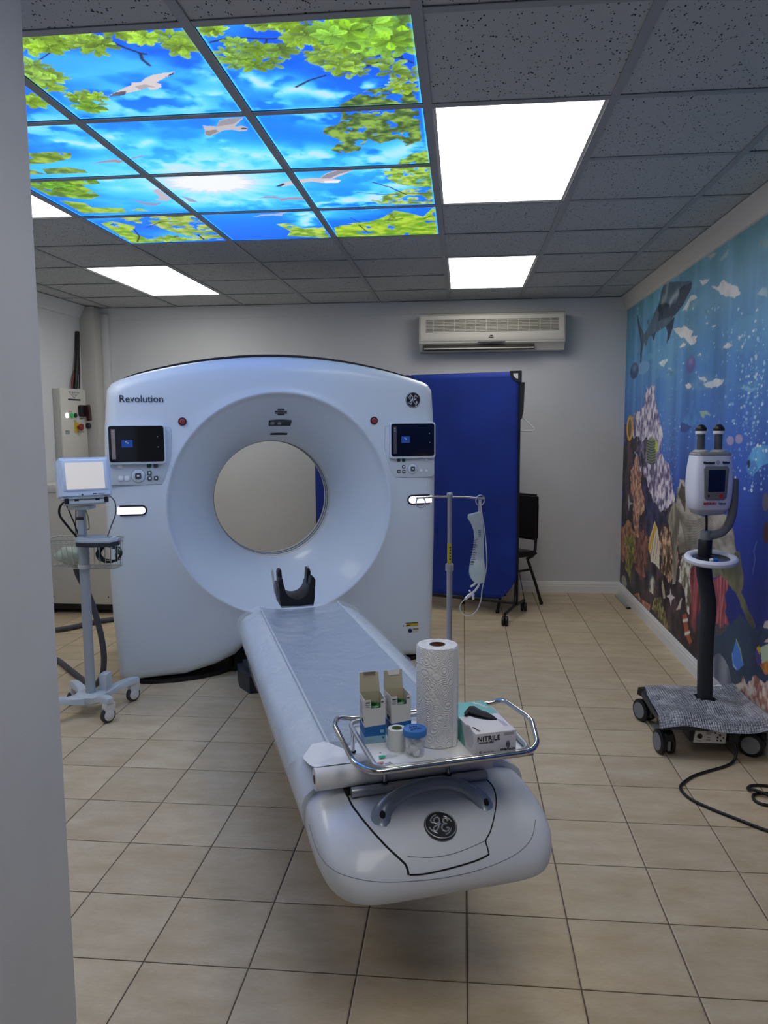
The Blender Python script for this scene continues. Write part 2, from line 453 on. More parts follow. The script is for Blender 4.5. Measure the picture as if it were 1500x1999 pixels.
# ================================================================== PRINT PAINTER (flat prints coloured point by point)
def vnoise(a, b, seed):
    tab = np.random.RandomState(seed).rand(64, 64)
    ia, ib = np.floor(a).astype(int), np.floor(b).astype(int)
    fa, fb = a - ia, b - ib
    fa = fa * fa * (3 - 2 * fa); fb = fb * fb * (3 - 2 * fb)
    g_ = lambda i, j: tab[(ia + i) & 63, (ib + j) & 63]
    return (g_(0, 0) * (1 - fa) + g_(1, 0) * fa) * (1 - fb) + (g_(0, 1) * (1 - fa) + g_(1, 1) * fa) * fb
def fbm(a, b, scale, seed, octv=4, sa=1.0, sb=1.0):
    s = 0; w_ = 0; k = 1.0
    for i in range(octv):
        s = s + k * vnoise(a * scale * sa * 2 ** i + 13.7 * i + 100, b * scale * sb * 2 ** i + 7.1 * i + 100, seed + i); w_ += k; k *= 0.5
    return s / w_
class Paint:
    def __init__(self, A, B):
        self.A, self.B = A, B
        self.WA, self.WB = A, B
        self.C = np.zeros((len(A), 3))
    def inpoly(self, poly):
        P = np.array(poly, float)
        idx = np.where((self.WA >= P[:, 0].min()) & (self.WA <= P[:, 0].max()) & (self.WB >= P[:, 1].min()) & (self.WB <= P[:, 1].max()))[0]
        if len(idx) == 0: return idx
        a, b = self.WA[idx], self.WB[idx]; ins = np.zeros(len(idx), bool)
        n = len(P)
        for i in range(n):
            x1, y1 = P[i]; x2, y2 = P[(i + 1) % n]
            if y1 == y2: continue
            cnd = ((y1 > b) != (y2 > b)) & (a < (x2 - x1) * (b - y1) / (y2 - y1) + x1)
            ins ^= cnd
        return idx[ins]
    def put(self, idx, col, alpha=1.0):
        if len(idx) == 0: return
        col = np.array(col, float)
        if col.ndim == 1: col = col[None, :]
        al = np.asarray(alpha, float)
        if al.ndim == 1: al = al[:, None]
        self.C[idx] = self.C[idx] * (1 - al) + col * al
    def fill(self, poly, col, alpha=1.0): self.put(self.inpoly(poly), col, alpha)
    def fillnoise(self, poly, c1, c2, scale, seed, octv=4, sa=1.0, sb=1.0, cut=None, lo=0.3, hi=0.7, alpha=1.0):
        idx = self.inpoly(poly)
        if len(idx) == 0: return
        n = np.clip((fbm(self.A[idx], self.B[idx], scale, seed, octv, sa, sb) - lo) / (hi - lo), 0, 1)
        col = np.array(c1, float)[None] * (1 - n[:, None]) + np.array(c2, float)[None] * n[:, None]
        if cut is not None:
            m_ = fbm(self.A[idx], self.B[idx], scale * 0.7, seed + 50, 4) > cut
            idx, col = idx[m_], col[m_]
        self.put(idx, col, alpha)
    def stroke(self, pts, wd, col, alpha=1.0, soft=False):
        P = np.array(pts, float)
        mn, mx_ = P.min(0) - wd * 3, P.max(0) + wd * 3
        idx = np.where((self.A >= mn[0]) & (self.A <= mx_[0]) & (self.B >= mn[1]) & (self.B <= mx_[1]))[0]
        if len(idx) == 0: return
        a, b = self.A[idx], self.B[idx]; d = np.full(len(idx), 1e9)
        for (x1, y1), (x2, y2) in zip(P[:-1], P[1:]):
            dx, dy = x2 - x1, y2 - y1; L = dx * dx + dy * dy + 1e-12
            t = np.clip(((a - x1) * dx + (b - y1) * dy) / L, 0, 1)
            d = np.minimum(d, np.hypot(a - x1 - t * dx, b - y1 - t * dy))
        al = np.exp(-(d / wd) ** 2) * alpha if soft else np.clip(1.3 - d / wd, 0, 1) * alpha
        self.put(idx, col, al)
    def blob(self, c, rx, ry, col, alpha=1.0, ang=0.0, hard=False):
        idx = np.where((abs(self.A - c[0]) < 3 * max(rx, ry)) & (abs(self.B - c[1]) < 3 * max(rx, ry)))[0]
        if len(idx) == 0: return
        da, db = self.A[idx] - c[0], self.B[idx] - c[1]
        u = (da * math.cos(ang) + db * math.sin(ang)) / rx; v = (-da * math.sin(ang) + db * math.cos(ang)) / ry
        q_ = u * u + v * v
        al = np.clip((1.15 - q_) * 6, 0, 1) * alpha if hard else np.exp(-q_) * alpha
        self.put(idx, col, al)
    def rosette(self, c, L, k, rnd, base):
        idx0 = np.where((abs(self.A - c[0]) < L) & (abs(self.B - c[1]) < L))[0]
        if len(idx0) == 0: return
        a0 = rnd.random() * 6.28
        for i in range(k):
            an = a0 + i * 6.283 / k + rnd.uniform(-0.25, 0.25); l = L * rnd.uniform(0.75, 1.0)
            da, db = self.A[idx0] - c[0], self.B[idx0] - c[1]
            t = (da * math.cos(an) + db * math.sin(an)) / l; w_ = (-da * math.sin(an) + db * math.cos(an)) / l
            prof = 0.24 * np.sin(np.pi * np.clip(t, 0, 1) ** 1.35) ** 0.8
            ins = (t > 0) & (t < 1) & (abs(w_) < prof)
            f_ = rnd.uniform(0.70, 1.10)
            shade = f_ * (0.80 + 0.30 * t[ins] - 0.16 * (abs(w_[ins]) < 0.018) + 0.10 * (w_[ins] > 0))
            self.put(idx0[ins], np.clip(np.array(base)[None] * shade[:, None], 0, 255), 0.95)
def to_lin(C):
    c = np.clip(C, 0, 255) / 255.0
    return np.where(c <= 0.04045, c / 12.92, ((c + 0.055) / 1.055) ** 2.4)
def grid_mesh(name, A, B, f3d):
    """A, B 1-d coordinate arrays -> mesh with vertices f3d(a, b)"""
    na, nb = len(A), len(B)
    aa, bb = np.meshgrid(A, B, indexing='ij'); aa, bb = aa.ravel(), bb.ravel()
    co = f3d(aa, bb)
    i, j = np.meshgrid(np.arange(na - 1), np.arange(nb - 1), indexing='ij'); k = (i * nb + j).ravel()
    quads = np.stack([k, k + nb, k + nb + 1, k + 1], 1)
    me = bpy.data.meshes.new(name)
    me.vertices.add(len(co)); me.vertices.foreach_set('co', co.astype(np.float32).ravel())
    me.loops.add(quads.size); me.loops.foreach_set('vertex_index', quads.astype(np.int32).ravel())
    me.polygons.add(len(quads)); me.polygons.foreach_set('loop_start', np.arange(0, quads.size, 4, dtype=np.int32))
    me.polygons.foreach_set('loop_total', np.full(len(quads), 4, dtype=np.int32)) if bpy.app.version < (4, 1, 0) else None
    me.update(calc_edges=True); me.validate()
    return me, aa, bb
def set_colors(me, C, gain=(1, 1, 1)):
    at = me.color_attributes.new('print', 'FLOAT_COLOR', 'POINT')
    c4 = np.ones((len(C), 4), np.float32); w_ = np.clip((C[:, 2] - C[:, 1] - 20) / 80, 0, 1)[:, None]; c4[:, :3] = to_lin(C) * (1 + w_ * (np.array(gain) - 1))
    at.data.foreach_set('color', c4.ravel())
def print_mat(name, emit=0.0, rough=0.5, gain=1.0):
    m = mat(name, (128, 128, 128), rough)
    nt = m.node_tree; b = nt.nodes['Principled BSDF']
    at = nt.nodes.new('ShaderNodeAttribute'); at.attribute_name = 'print'
    if emit:
        b.inputs['Base Color'].default_value = (0.05, 0.05, 0.05, 1)
        nt.links.new(at.outputs['Color'], b.inputs['Emission Color']); b.inputs['Emission Strength'].default_value = emit
    else:
        nt.links.new(at.outputs['Color'], b.inputs['Base Color'])
    return m

# ================================================================== SKY PRINT PANELS IN THE CEILING
def cz(px, py):
    p = onZ(px, py, CE); return (p.x, p.y)
def czl(l, ox=0, oy=0, s=1.0): return [cz(ox + s * x, oy + s * y) for x, y in l]
def paint_sky(P):
    rnd = random.Random(5)
    A, B = P.A, P.B
    n = fbm(A, B, 1.6, 3, 4)[:, None]
    deep, azure, mid = np.array((0, 58, 205.)), np.array((14, 112, 240.)), np.array((0, 76, 226.))
    sun = np.array(cz(412, 358))
    d = np.hypot((A - sun[0]) * 0.8, B - sun[1])
    k = np.clip(1.15 - d / 1.1, 0, 1)[:, None]
    P.C = deep * (1 - k) + azure * k
    P.C = P.C * (1 - 0.5 * n) + mid * 0.5 * n
    # soft cloud veils
    cl = np.clip((fbm(A, B, 2.6, 21, 5, 0.7, 1.3) - 0.52) * 4.5, 0, 1)
    P.put(np.arange(len(A)), (150, 205, 250), 0.38 * cl)
    def cloud(pts, ox, oy, s, wd, al=0.85, seed=1):
        pp = czl(pts, ox, oy, s)
        n_ = fbm(A, B, 11, seed, 5)
        before = P.C.copy(); P.stroke(pp, wd * 3.4, (150, 205, 250), 0.55, True)
        m_ = np.clip((n_ - 0.38) * 4.5, 0.05, 1)[:, None]; P.C = before * (1 - m_) + P.C * m_
        before = P.C.copy(); P.stroke(pp, wd * 1.25, (236, 246, 255), al * 0.9, True)
        m_ = np.clip((n_ - 0.40) * 5, 0.0, 1)[:, None]
        P.C = before * (1 - m_) + P.C * m_
    O7, S7 = (40, 20), 440 / 1500.
    O8, S8 = (380, 20), 480 / 1500.
    cloud([(260, 400), (330, 410), (400, 460), (470, 465), (540, 440)], *O8, S8, 0.018, seed=31)
    cloud([(300, 500), (380, 515), (450, 525), (520, 500), (620, 490), (700, 490)], *O8, S8, 0.018, seed=32)
    cloud([(640, 480), (740, 500), (830, 530), (900, 545), (1000, 505), (1060, 470)], *O8, S8, 0.022, seed=33)
    cloud([(780, 470), (840, 490)], *O8, S8, 0.012, seed=34)
    cloud([(390, 600), (460, 580), (560, 590)], *O8, S8, 0.02, 0.6, seed=35)
    cloud([(110, 790), (180, 845), (300, 870), (420, 890), (480, 905)], *O8, S8, 0.02, seed=36)
    cloud([(540, 890), (640, 890), (740, 880), (820, 905)], *O8, S8, 0.03, seed=37)
    cloud([(1080, 920), (1150, 900), (1230, 880), (1320, 850)], *O8, S8, 0.05, 0.7, seed=38)
    cloud([(680, 640), (760, 650), (860, 670)], *O8, S8, 0.03, 0.6, seed=39)
    cloud([(1140, 580), (1240, 578), (1350, 560)], *O7, S7, 0.02, 0.7, seed=40)
    cloud([(680, 660), (800, 640), (950, 600), (1100, 640)], *O7, S7, 0.06, 0.45, seed=41)
    cloud([(1200, 400), (1300, 460)], *O7, S7, 0.02, 0.5, seed=42)
    cloud([(640, 900), (760, 915), (860, 880)], *O7, S7, 0.015, 0.7, seed=43)
    cloud([(600, 850), (650, 840)], *O7, S7, 0.02, 0.8, seed=44)
    cloud([(250, 880), (380, 890), (450, 910), (540, 910)], *O7, S7, 0.018, 0.8, seed=45)
    cloud([(60, 780), (250, 770)], *O7, S7, 0.06, 0.4, seed=46)
    cloud([(980, 1040), (1150, 1000), (1350, 1030)], *O7, S7, 0.07, 0.7, seed=47)
    O3, S3 = (440, 300), 420 / 1500.
    cloud([(150, 15), (350, 30), (480, 35)], *O3, S3, 0.03, 0.7, seed=48)
    cloud([(680, 355), (780, 325), (850, 330), (1000, 350), (1060, 300)], *O3, S3, 0.05, 0.9, seed=49)
    cloud([(0, 350), (120, 350), (260, 335)], *O3, S3, 0.04, 0.6, seed=50)
    cloud([(540, 430), (600, 420), (555, 470), (565, 500)], *O3, S3, 0.025, 0.8, seed=51)
    cloud([(1080, 120), (1150, 180), (1200, 230)], *O3, S3, 0.04, 0.7, seed=52)
    O4, S4 = (40, 300), 420 / 1500.
    cloud([(580, 185), (680, 185)], *O4, S4, 0.03, 0.7, seed=53)
    cloud([(700, 235), (880, 245)], *O4, S4, 0.02, 0.4, seed=54)
    cloud([(1150, 340), (1300, 310), (1450, 345)], *O4, S4, 0.03, 0.5, seed=55)
    # sun with rays
    ang = np.arctan2(B - sun[1], (A - sun[0]))
    dd = np.hypot((A - sun[0]) * 0.75, (B - sun[1]) * 1.0)
    ray_ = 0.5 + 0.5 * np.cos(ang * 18) * np.cos(ang * 7 + 1)
    al = np.exp(-(dd / 0.16) ** 2) + 0.55 * np.exp(-(dd / 0.34) ** 2) * (0.55 + 0.45 * ray_)
    P.put(np.arange(len(A)), (250, 253, 255), np.clip(al, 0, 1))
    # birds
    gull, shade = (214, 208, 218), (150, 146, 164)
    G1 = [(580, 583), (640, 550), (700, 520), (745, 505), (735, 490), (755, 488), (800, 485), (830, 460), (880, 440), (960, 425), (1025, 418), (1020, 435), (960, 460), (900, 490), (935, 498), (938, 520), (900, 535), (860, 538), (845, 520), (800, 540), (730, 555), (700, 560), (640, 580)]
    P.fill(czl(G1, *O7, S7), (222, 214, 216))
    P.fill(czl([(585, 582), (640, 552), (705, 545), (700, 570), (640, 580)], *O7, S7), (60, 58, 70), 0.75)
    P.fill(czl([(960, 455), (1022, 420), (1020, 436)], *O7, S7), (50, 50, 60))
    P.fill(czl([(760, 515), (830, 500), (900, 520), (845, 520), (800, 540)], *O7, S7), (186, 172, 178))
    G2 = [(45, 708), (80, 712), (135, 715), (150, 680), (200, 665), (300, 660), (260, 700), (245, 715), (290, 712), (325, 720), (318, 740), (280, 745), (230, 735), (180, 738), (130, 760), (90, 775), (62, 765), (65, 735)]
    P.fill(czl(G2, *O8, S8), (196, 192, 196)); P.fill(czl([(140, 715), (155, 683), (200, 668), (290, 663), (240, 700)], *O8, S8), (160, 156, 165))
    P.fill(czl([(70, 740), (130, 735), (150, 745), (90, 772), (64, 763)], *O8, S8), (150, 140, 140)); P.blob(czl([(302, 728)], *O8, S8)[0], 0.012, 0.008, (70, 70, 70), 1, 0, True)
    G3 = [(350, 235), (400, 210), (470, 190), (600, 175), (660, 175), (700, 145), (780, 120), (900, 118), (850, 140), (790, 165), (745, 180), (808, 190), (790, 210), (680, 210), (600, 200), (500, 215), (400, 235)]
    P.fill(czl(G3, *O3, S3), (210, 205, 214)); P.fill(czl([(350, 236), (400, 212), (420, 216), (390, 234)], *O3, S3), (50, 50, 60))
    P.fill(czl([(660, 178), (705, 148), (780, 124), (890, 120), (790, 150), (730, 178)], *O3, S3), (150, 146, 160)); P.fill(czl([(690, 195), (808, 190), (785, 208), (690, 210)], *O3, S3), (245, 245, 248))
    P.fill(czl([(230, 315), (290, 303), (350, 303), (390, 318), (450, 310), (540, 310), (550, 325), (440, 325), (390, 335), (370, 318), (300, 312)], *O3, S3), (176, 150, 170))
    P.fill(czl([(180, 450), (250, 430), (340, 425), (460, 405), (400, 425), (395, 440), (330, 435), (250, 440)], *O3, S3), (170, 176, 205))
    P.fill(czl([(485, 80), (560, 60), (660, 46), (720, 58), (690, 72), (660, 66), (560, 70)], *O4, S4), (170, 150, 160))
    P.fill(czl([(760, 42), (830, 22), (890, 15), (830, 30), (780, 44)], *O4, S4), (170, 150, 160))
    P.fill(czl([(920, 265), (960, 250), (1050, 320), (1030, 335), (940, 330), (975, 310)], *O4, S4), (196, 188, 202))
    P.fill(czl([(755, 320), (870, 345), (940, 350), (990, 343), (940, 370), (860, 360)], *O4, S4), (150, 140, 175))
    P.fill(czl([(1120, 300), (1200, 320), (1240, 345), (1180, 340)], *O4, S4), (150, 160, 190))
    # distant trees: fine foliage
    def foliage(poly, ox, oy, s, c1, c2, seed, sc=42, cut=0.42):
        pp = czl(poly, ox, oy, s)
        P.fillnoise(pp, c1, c2, sc, seed, 3, cut=cut)
    dk, lt_ = (62, 92, 44), (150, 190, 74)
    foliage([(880, 590), (1000, 520), (1060, 490), (1150, 480), (1220, 510), (1360, 500), (1370, 590), (1380, 760), (1390, 800), (1290, 835), (1240, 790), (1130, 820), (1060, 790), (1000, 870), (900, 880), (830, 860), (890, 800), (780, 755), (790, 725), (880, 700), (900, 650)], *O8, S8, dk, lt_, 61, 40, 0.36)
    foliage([(1240, 945), (1260, 910), (1330, 880), (1420, 860), (1430, 945)], *O8, S8, (80, 120, 40), (170, 215, 80), 62)
    foliage([(1100, 130), (1160, 105), (1430, 95), (1445, 240), (1300, 235), (1200, 215), (1130, 180)], *O3, S3, (90, 140, 40), (190, 225, 90), 63, 36, 0.33)
    foliage([(1010, 330), (1150, 285), (1280, 250), (1445, 250), (1450, 355), (1080, 360)], *O3, S3, (100, 140, 50), (200, 225, 110), 64, 36, 0.42)
    foliage([(780, 590), (760, 520), (860, 490), (1000, 480), (1100, 450), (1180, 400), (1290, 420), (1380, 445), (1460, 370), (1480, 570)], *O3, S3, (110, 165, 20), (190, 225, 60), 65, 22, 0.25)
    foliage([(355, 495), (440, 490), (540, 525), (680, 515), (730, 590), (430, 580), (455, 545)], *O3, S3, (110, 160, 40), (195, 225, 90), 66, 26, 0.27)
    foliage([(45, 5), (250, -10), (360, 5), (350, 40), (200, 75), (60, 80)], *O4, S4, (92, 128, 36), (170, 205, 80), 67, 30, 0.24)
    foliage([(50, 120), (330, 100), (450, 120), (470, 140), (50, 152)], *O4, S4, (92, 128, 50), (165, 195, 90), 68, 30, 0.27)
    foliage([(60, 185), (520, 178), (560, 215), (430, 225), (560, 300), (480, 325), (200, 300), (60, 225)], *O4, S4, (86, 124, 36), (160, 215, 50), 69, 26, 0.26)
    foliage([(270, 330), (450, 350), (500, 380), (720, 385), (735, 415), (430, 420)], *O4, S4, (110, 155, 40), (180, 215, 70), 70, 26, 0.24)
    foliage([(770, 400), (830, 385), (900, 408)], *O4, S4, (110, 155, 40), (180, 215, 70), 71, 26, 0.2)
    foliage([(560, 490), (640, 475), (800, 510), (790, 560), (900, 600), (1100, 590), (1430, 600), (780, 628), (640, 540)], *O4, S4, (110, 165, 30), (185, 220, 80), 72, 24, 0.3)
    foliage([(680, 440), (900, 430), (1220, 425), (1420, 590), (1250, 600), (1060, 550), (900, 500), (740, 480)], *O4, S4, (120, 160, 50), (190, 215, 110), 73, 26, 0.4)
    # near branches
    bl = (40, 42, 34)
    for pts, o_, s_, wd in (([(560, 150), (580, 190), (610, 220), (700, 260), (800, 295), (835, 300)], O7, S7, 0.006), ([(800, 300), (810, 335), (860, 375)], O7, S7, 0.006),
                            ([(600, 200), (480, 235), (340, 265), (200, 290), (110, 350)], O7, S7, 0.003), ([(780, 250), (830, 230), (865, 195), (800, 160)], O7, S7, 0.003),
                            ([(1100, 180), (1000, 200), (880, 210)], O7, S7, 0.002), ([(1050, 300), (1100, 265), (1160, 245)], O7, S7, 0.004), ([(90, 470), (200, 515)], O7, S7, 0.003),
                            ([(90, 205), (220, 175), (440, 182), (590, 180), (700, 200), (800, 230), (930, 258), (1000, 270), (1100, 282), (1250, 295), (1335, 330)], O8, S8, 0.005),
                            ([(440, 190), (430, 220), (490, 255), (400, 310)], O8, S8, 0.004), ([(580, 190), (505, 240)], O8, S8, 0.003), ([(1270, 40), (1230, 110), (1180, 170), (1225, 240)], O8, S8, 0.004),
                            ([(620, 475), (700, 435), (800, 405)], O8, S8, 0.005), ([(1260, 290), (1150, 310), (1050, 350)], O8, S8, 0.008),
                            ([(1030, 205), (1150, 240), (1260, 290)], O3, S3, 0.005), ([(920, 275), (1100, 290), (1440, 280)], O3, S3, 0.004), ([(870, 450), (940, 485)], O3, S3, 0.004), ([(930, 500), (990, 550)], O3, S3, 0.004), ([(1380, 460), (1430, 440), (1470, 440)], O3, S3, 0.004),
                            ([(960, 430), (1040, 445), (1130, 440)], O4, S4, 0.008), ([(880, 520), (980, 480), (1120, 475)], O4, S4, 0.004), ([(790, 530), (830, 580), (815, 620)], O4, S4, 0.005), ([(1240, 570), (1280, 605)], O4, S4, 0.006)):
        P.stroke(czl(pts, o_[0], o_[1], s_), wd, bl, 0.9)
    # near leaves
    def leaves(poly, n_, L, seed, base=(152, 200, 48), o_=None, s_=1.0):
        rn = random.Random(seed); pp = czl(poly, o_[0], o_[1], s_); Q = np.array(poly, float)
        test = Paint(np.zeros(1), np.zeros(1)); c_ = 0; tries = 0
        while c_ < n_ and tries < n_ * 40:
            tries += 1
            x, y = rn.uniform(Q[:, 0].min(), Q[:, 0].max()), rn.uniform(Q[:, 1].min(), Q[:, 1].max())
            w_ = czl([(x, y)], o_[0], o_[1], s_)[0]
            test.A[0], test.B[0] = w_; test.WA, test.WB = test.A, test.B
            if len(test.inpoly(pp)):
                f_ = rn.uniform(0.85, 1.12)
                P.rosette(w_, L * rn.uniform(0.7, 1.15), rn.choice((5, 6, 7)), rn, (base[0] * f_, min(235, base[1] * f_), base[2] * rn.uniform(0.6, 1.8)))
                c_ += 1
    leaves([(10, 180), (150, 165), (300, 180), (310, 225), (200, 255), (30, 275)], 9, 0.075, 1, o_=O7, s_=S7)
    leaves([(330, 155), (430, 155), (410, 195), (350, 190)], 3, 0.05, 2, o_=O7, s_=S7)
    leaves([(350, 240), (480, 215), (600, 215), (600, 260), (480, 275)], 6, 0.055, 3, o_=O7, s_=S7)
    leaves([(610, 150), (720, 140), (850, 195), (760, 235), (630, 190)], 7, 0.06, 4, o_=O7, s_=S7)
    leaves([(960, 150), (1060, 130), (1120, 190), (1160, 280), (1050, 300), (960, 265), (1000, 200)], 8, 0.06, 5, o_=O7, s_=S7)
    leaves([(20, 370), (110, 370), (270, 470), (260, 560), (180, 540), (60, 440)], 12, 0.06, 6, o_=O7, s_=S7)
    leaves([(30, 560), (130, 600), (120, 640), (40, 640)], 4, 0.06, 7, o_=O7, s_=S7)
    leaves([(380, 570), (540, 580), (520, 620), (380, 600)], 5, 0.06, 8, o_=O7, s_=S7)
    leaves([(330, 620), (520, 640), (510, 660), (380, 665)], 4, 0.055, 9, (130, 190, 40), o_=O7, s_=S7)
    leaves([(290, 565), (360, 565), (360, 585)], 2, 0.035, 10, o_=O7, s_=S7)
    leaves([(50, 110), (140, 95), (140, 150), (80, 160)], 4, 0.05, 11, o_=O8, s_=S8)
    leaves([(310, 85), (450, 80), (450, 110), (350, 110)], 5, 0.05, 12, o_=O8, s_=S8)
    leaves([(450, 85), (560, 75), (760, 70), (760, 95), (600, 95)], 6, 0.045, 13, o_=O8, s_=S8)
    leaves([(170, 230), (260, 190), (340, 215), (340, 260), (400, 230), (480, 215), (560, 230), (620, 290), (700, 300), (700, 370), (560, 350), (400, 350), (250, 365), (180, 310)], 22, 0.055, 14, (140, 190, 52), o_=O8, s_=S8)
    leaves([(560, 150), (620, 120), (700, 140), (760, 200), (640, 210), (560, 200)], 9, 0.06, 15, o_=O8, s_=S8)
    leaves([(720, 250), (900, 200), (1050, 280), (1200, 300), (1320, 330), (1330, 400), (1150, 420), (1000, 430), (860, 410), (740, 360)], 22, 0.06, 16, (146, 192, 56), o_=O8, s_=S8)
    leaves([(770, 130), (900, 80), (1050, 60), (1290, 45), (1310, 250), (1180, 270), (1000, 250), (860, 200), (760, 190)], 30, 0.08, 17, (142, 204, 44), o_=O8, s_=S8)
    leaves([(1180, 430), (1340, 400), (1355, 500), (1220, 500)], 8, 0.045, 18, (160, 205, 60), o_=O8, s_=S8)
    leaves([(1140, 410), (1250, 420), (1220, 470), (1100, 480)], 5, 0.05, 19, o_=O3, s_=S3)
    leaves([(960, 590), (1080, 580), (1160, 600), (1000, 612)], 4, 0.08, 20, o_=O4, s_=S4)
    leaves([(70, 190), (400, 230), (360, 270), (150, 250)], 7, 0.06, 21, (120, 190, 30), o_=O4, s_=S4)

M_SKYP = print_mat('backlit_sky_print', SKY_E)
M_PFRAME = mat('sky_panel_frame', (120, 122, 122), 0.5)
SKY_LABEL = {(-3, -1): 'backlit sky panel corner with green leaves, mostly hidden by the entry wall', (-2, -1): 'backlit ceiling panel with a white gull on deep blue sky under leaves',
             (-1, -1): 'backlit ceiling panel covered by bright green leafy branches', (-3, 0): 'backlit sky panel with small clouds above a leafy bush at its left edge',
             (-2, 0): 'backlit sky panel with a pale gull at its upper right corner', (-1, 0): 'backlit sky panel with a dark green tree entering from the right',
             (-3, 1): 'backlit sky panel with a large leafy tree on the left and a faint gull', (-2, 1): 'backlit sky panel with the bright white sun',
             (-1, 1): 'backlit sky panel with a wide-winged gull and twigs on the right', (-3, 2): 'far left corner sky panel full of pale green foliage',
             (-2, 2): 'far middle backlit sky panel with a leafy twig at its right corner', (-1, 2): 'far right corner sky panel with a low bank of light green foliage'}
NP = 140
for c, r_ in SKY:
    x0, x1 = GX0 + c * G + 0.017, GX0 + (c + 1) * G - 0.017
    y0, y1 = GY0 + r_ * G + 0.017, GY0 + (r_ + 1) * G - 0.017
    t = thing('backlit_panel', SKY_LABEL[(c, r_)], 'ceiling panel', ((x0 + x1) / 2, (y0 + y1) / 2, CE), group='backlit sky print ceiling panels')
    mxc, myc = (x0 + x1) / 2, (y0 + y1) / 2
    me, aa, bb = grid_mesh('print', np.linspace(x0, x1, NP), np.linspace(y1, y0, NP), lambda a, b: np.stack([a - mxc, b - myc, np.full(len(a), 0.0035)], 1))
    P = Paint(aa, bb); paint_sky(P)
    e_ = np.minimum(np.minimum(aa - x0, x1 - aa), np.minimum(bb - y0, y1 - bb))
    P.put(np.arange(len(aa)), (150, 235, 255), 0.55 * np.exp(-(e_ / 0.005) ** 2))
    set_colors(me, P.C, (1.0, 2.5, 2.6))       # sky green and blue raised so the panels tint the scanner
    link_mesh('print', me, M_SKYP, t)
    hx, hy = (x1 - x0) / 2, (y1 - y0) / 2
    box('housing', -hx, hx, -hy, hy, 0.006, 0.022, M_PFRAME, t)

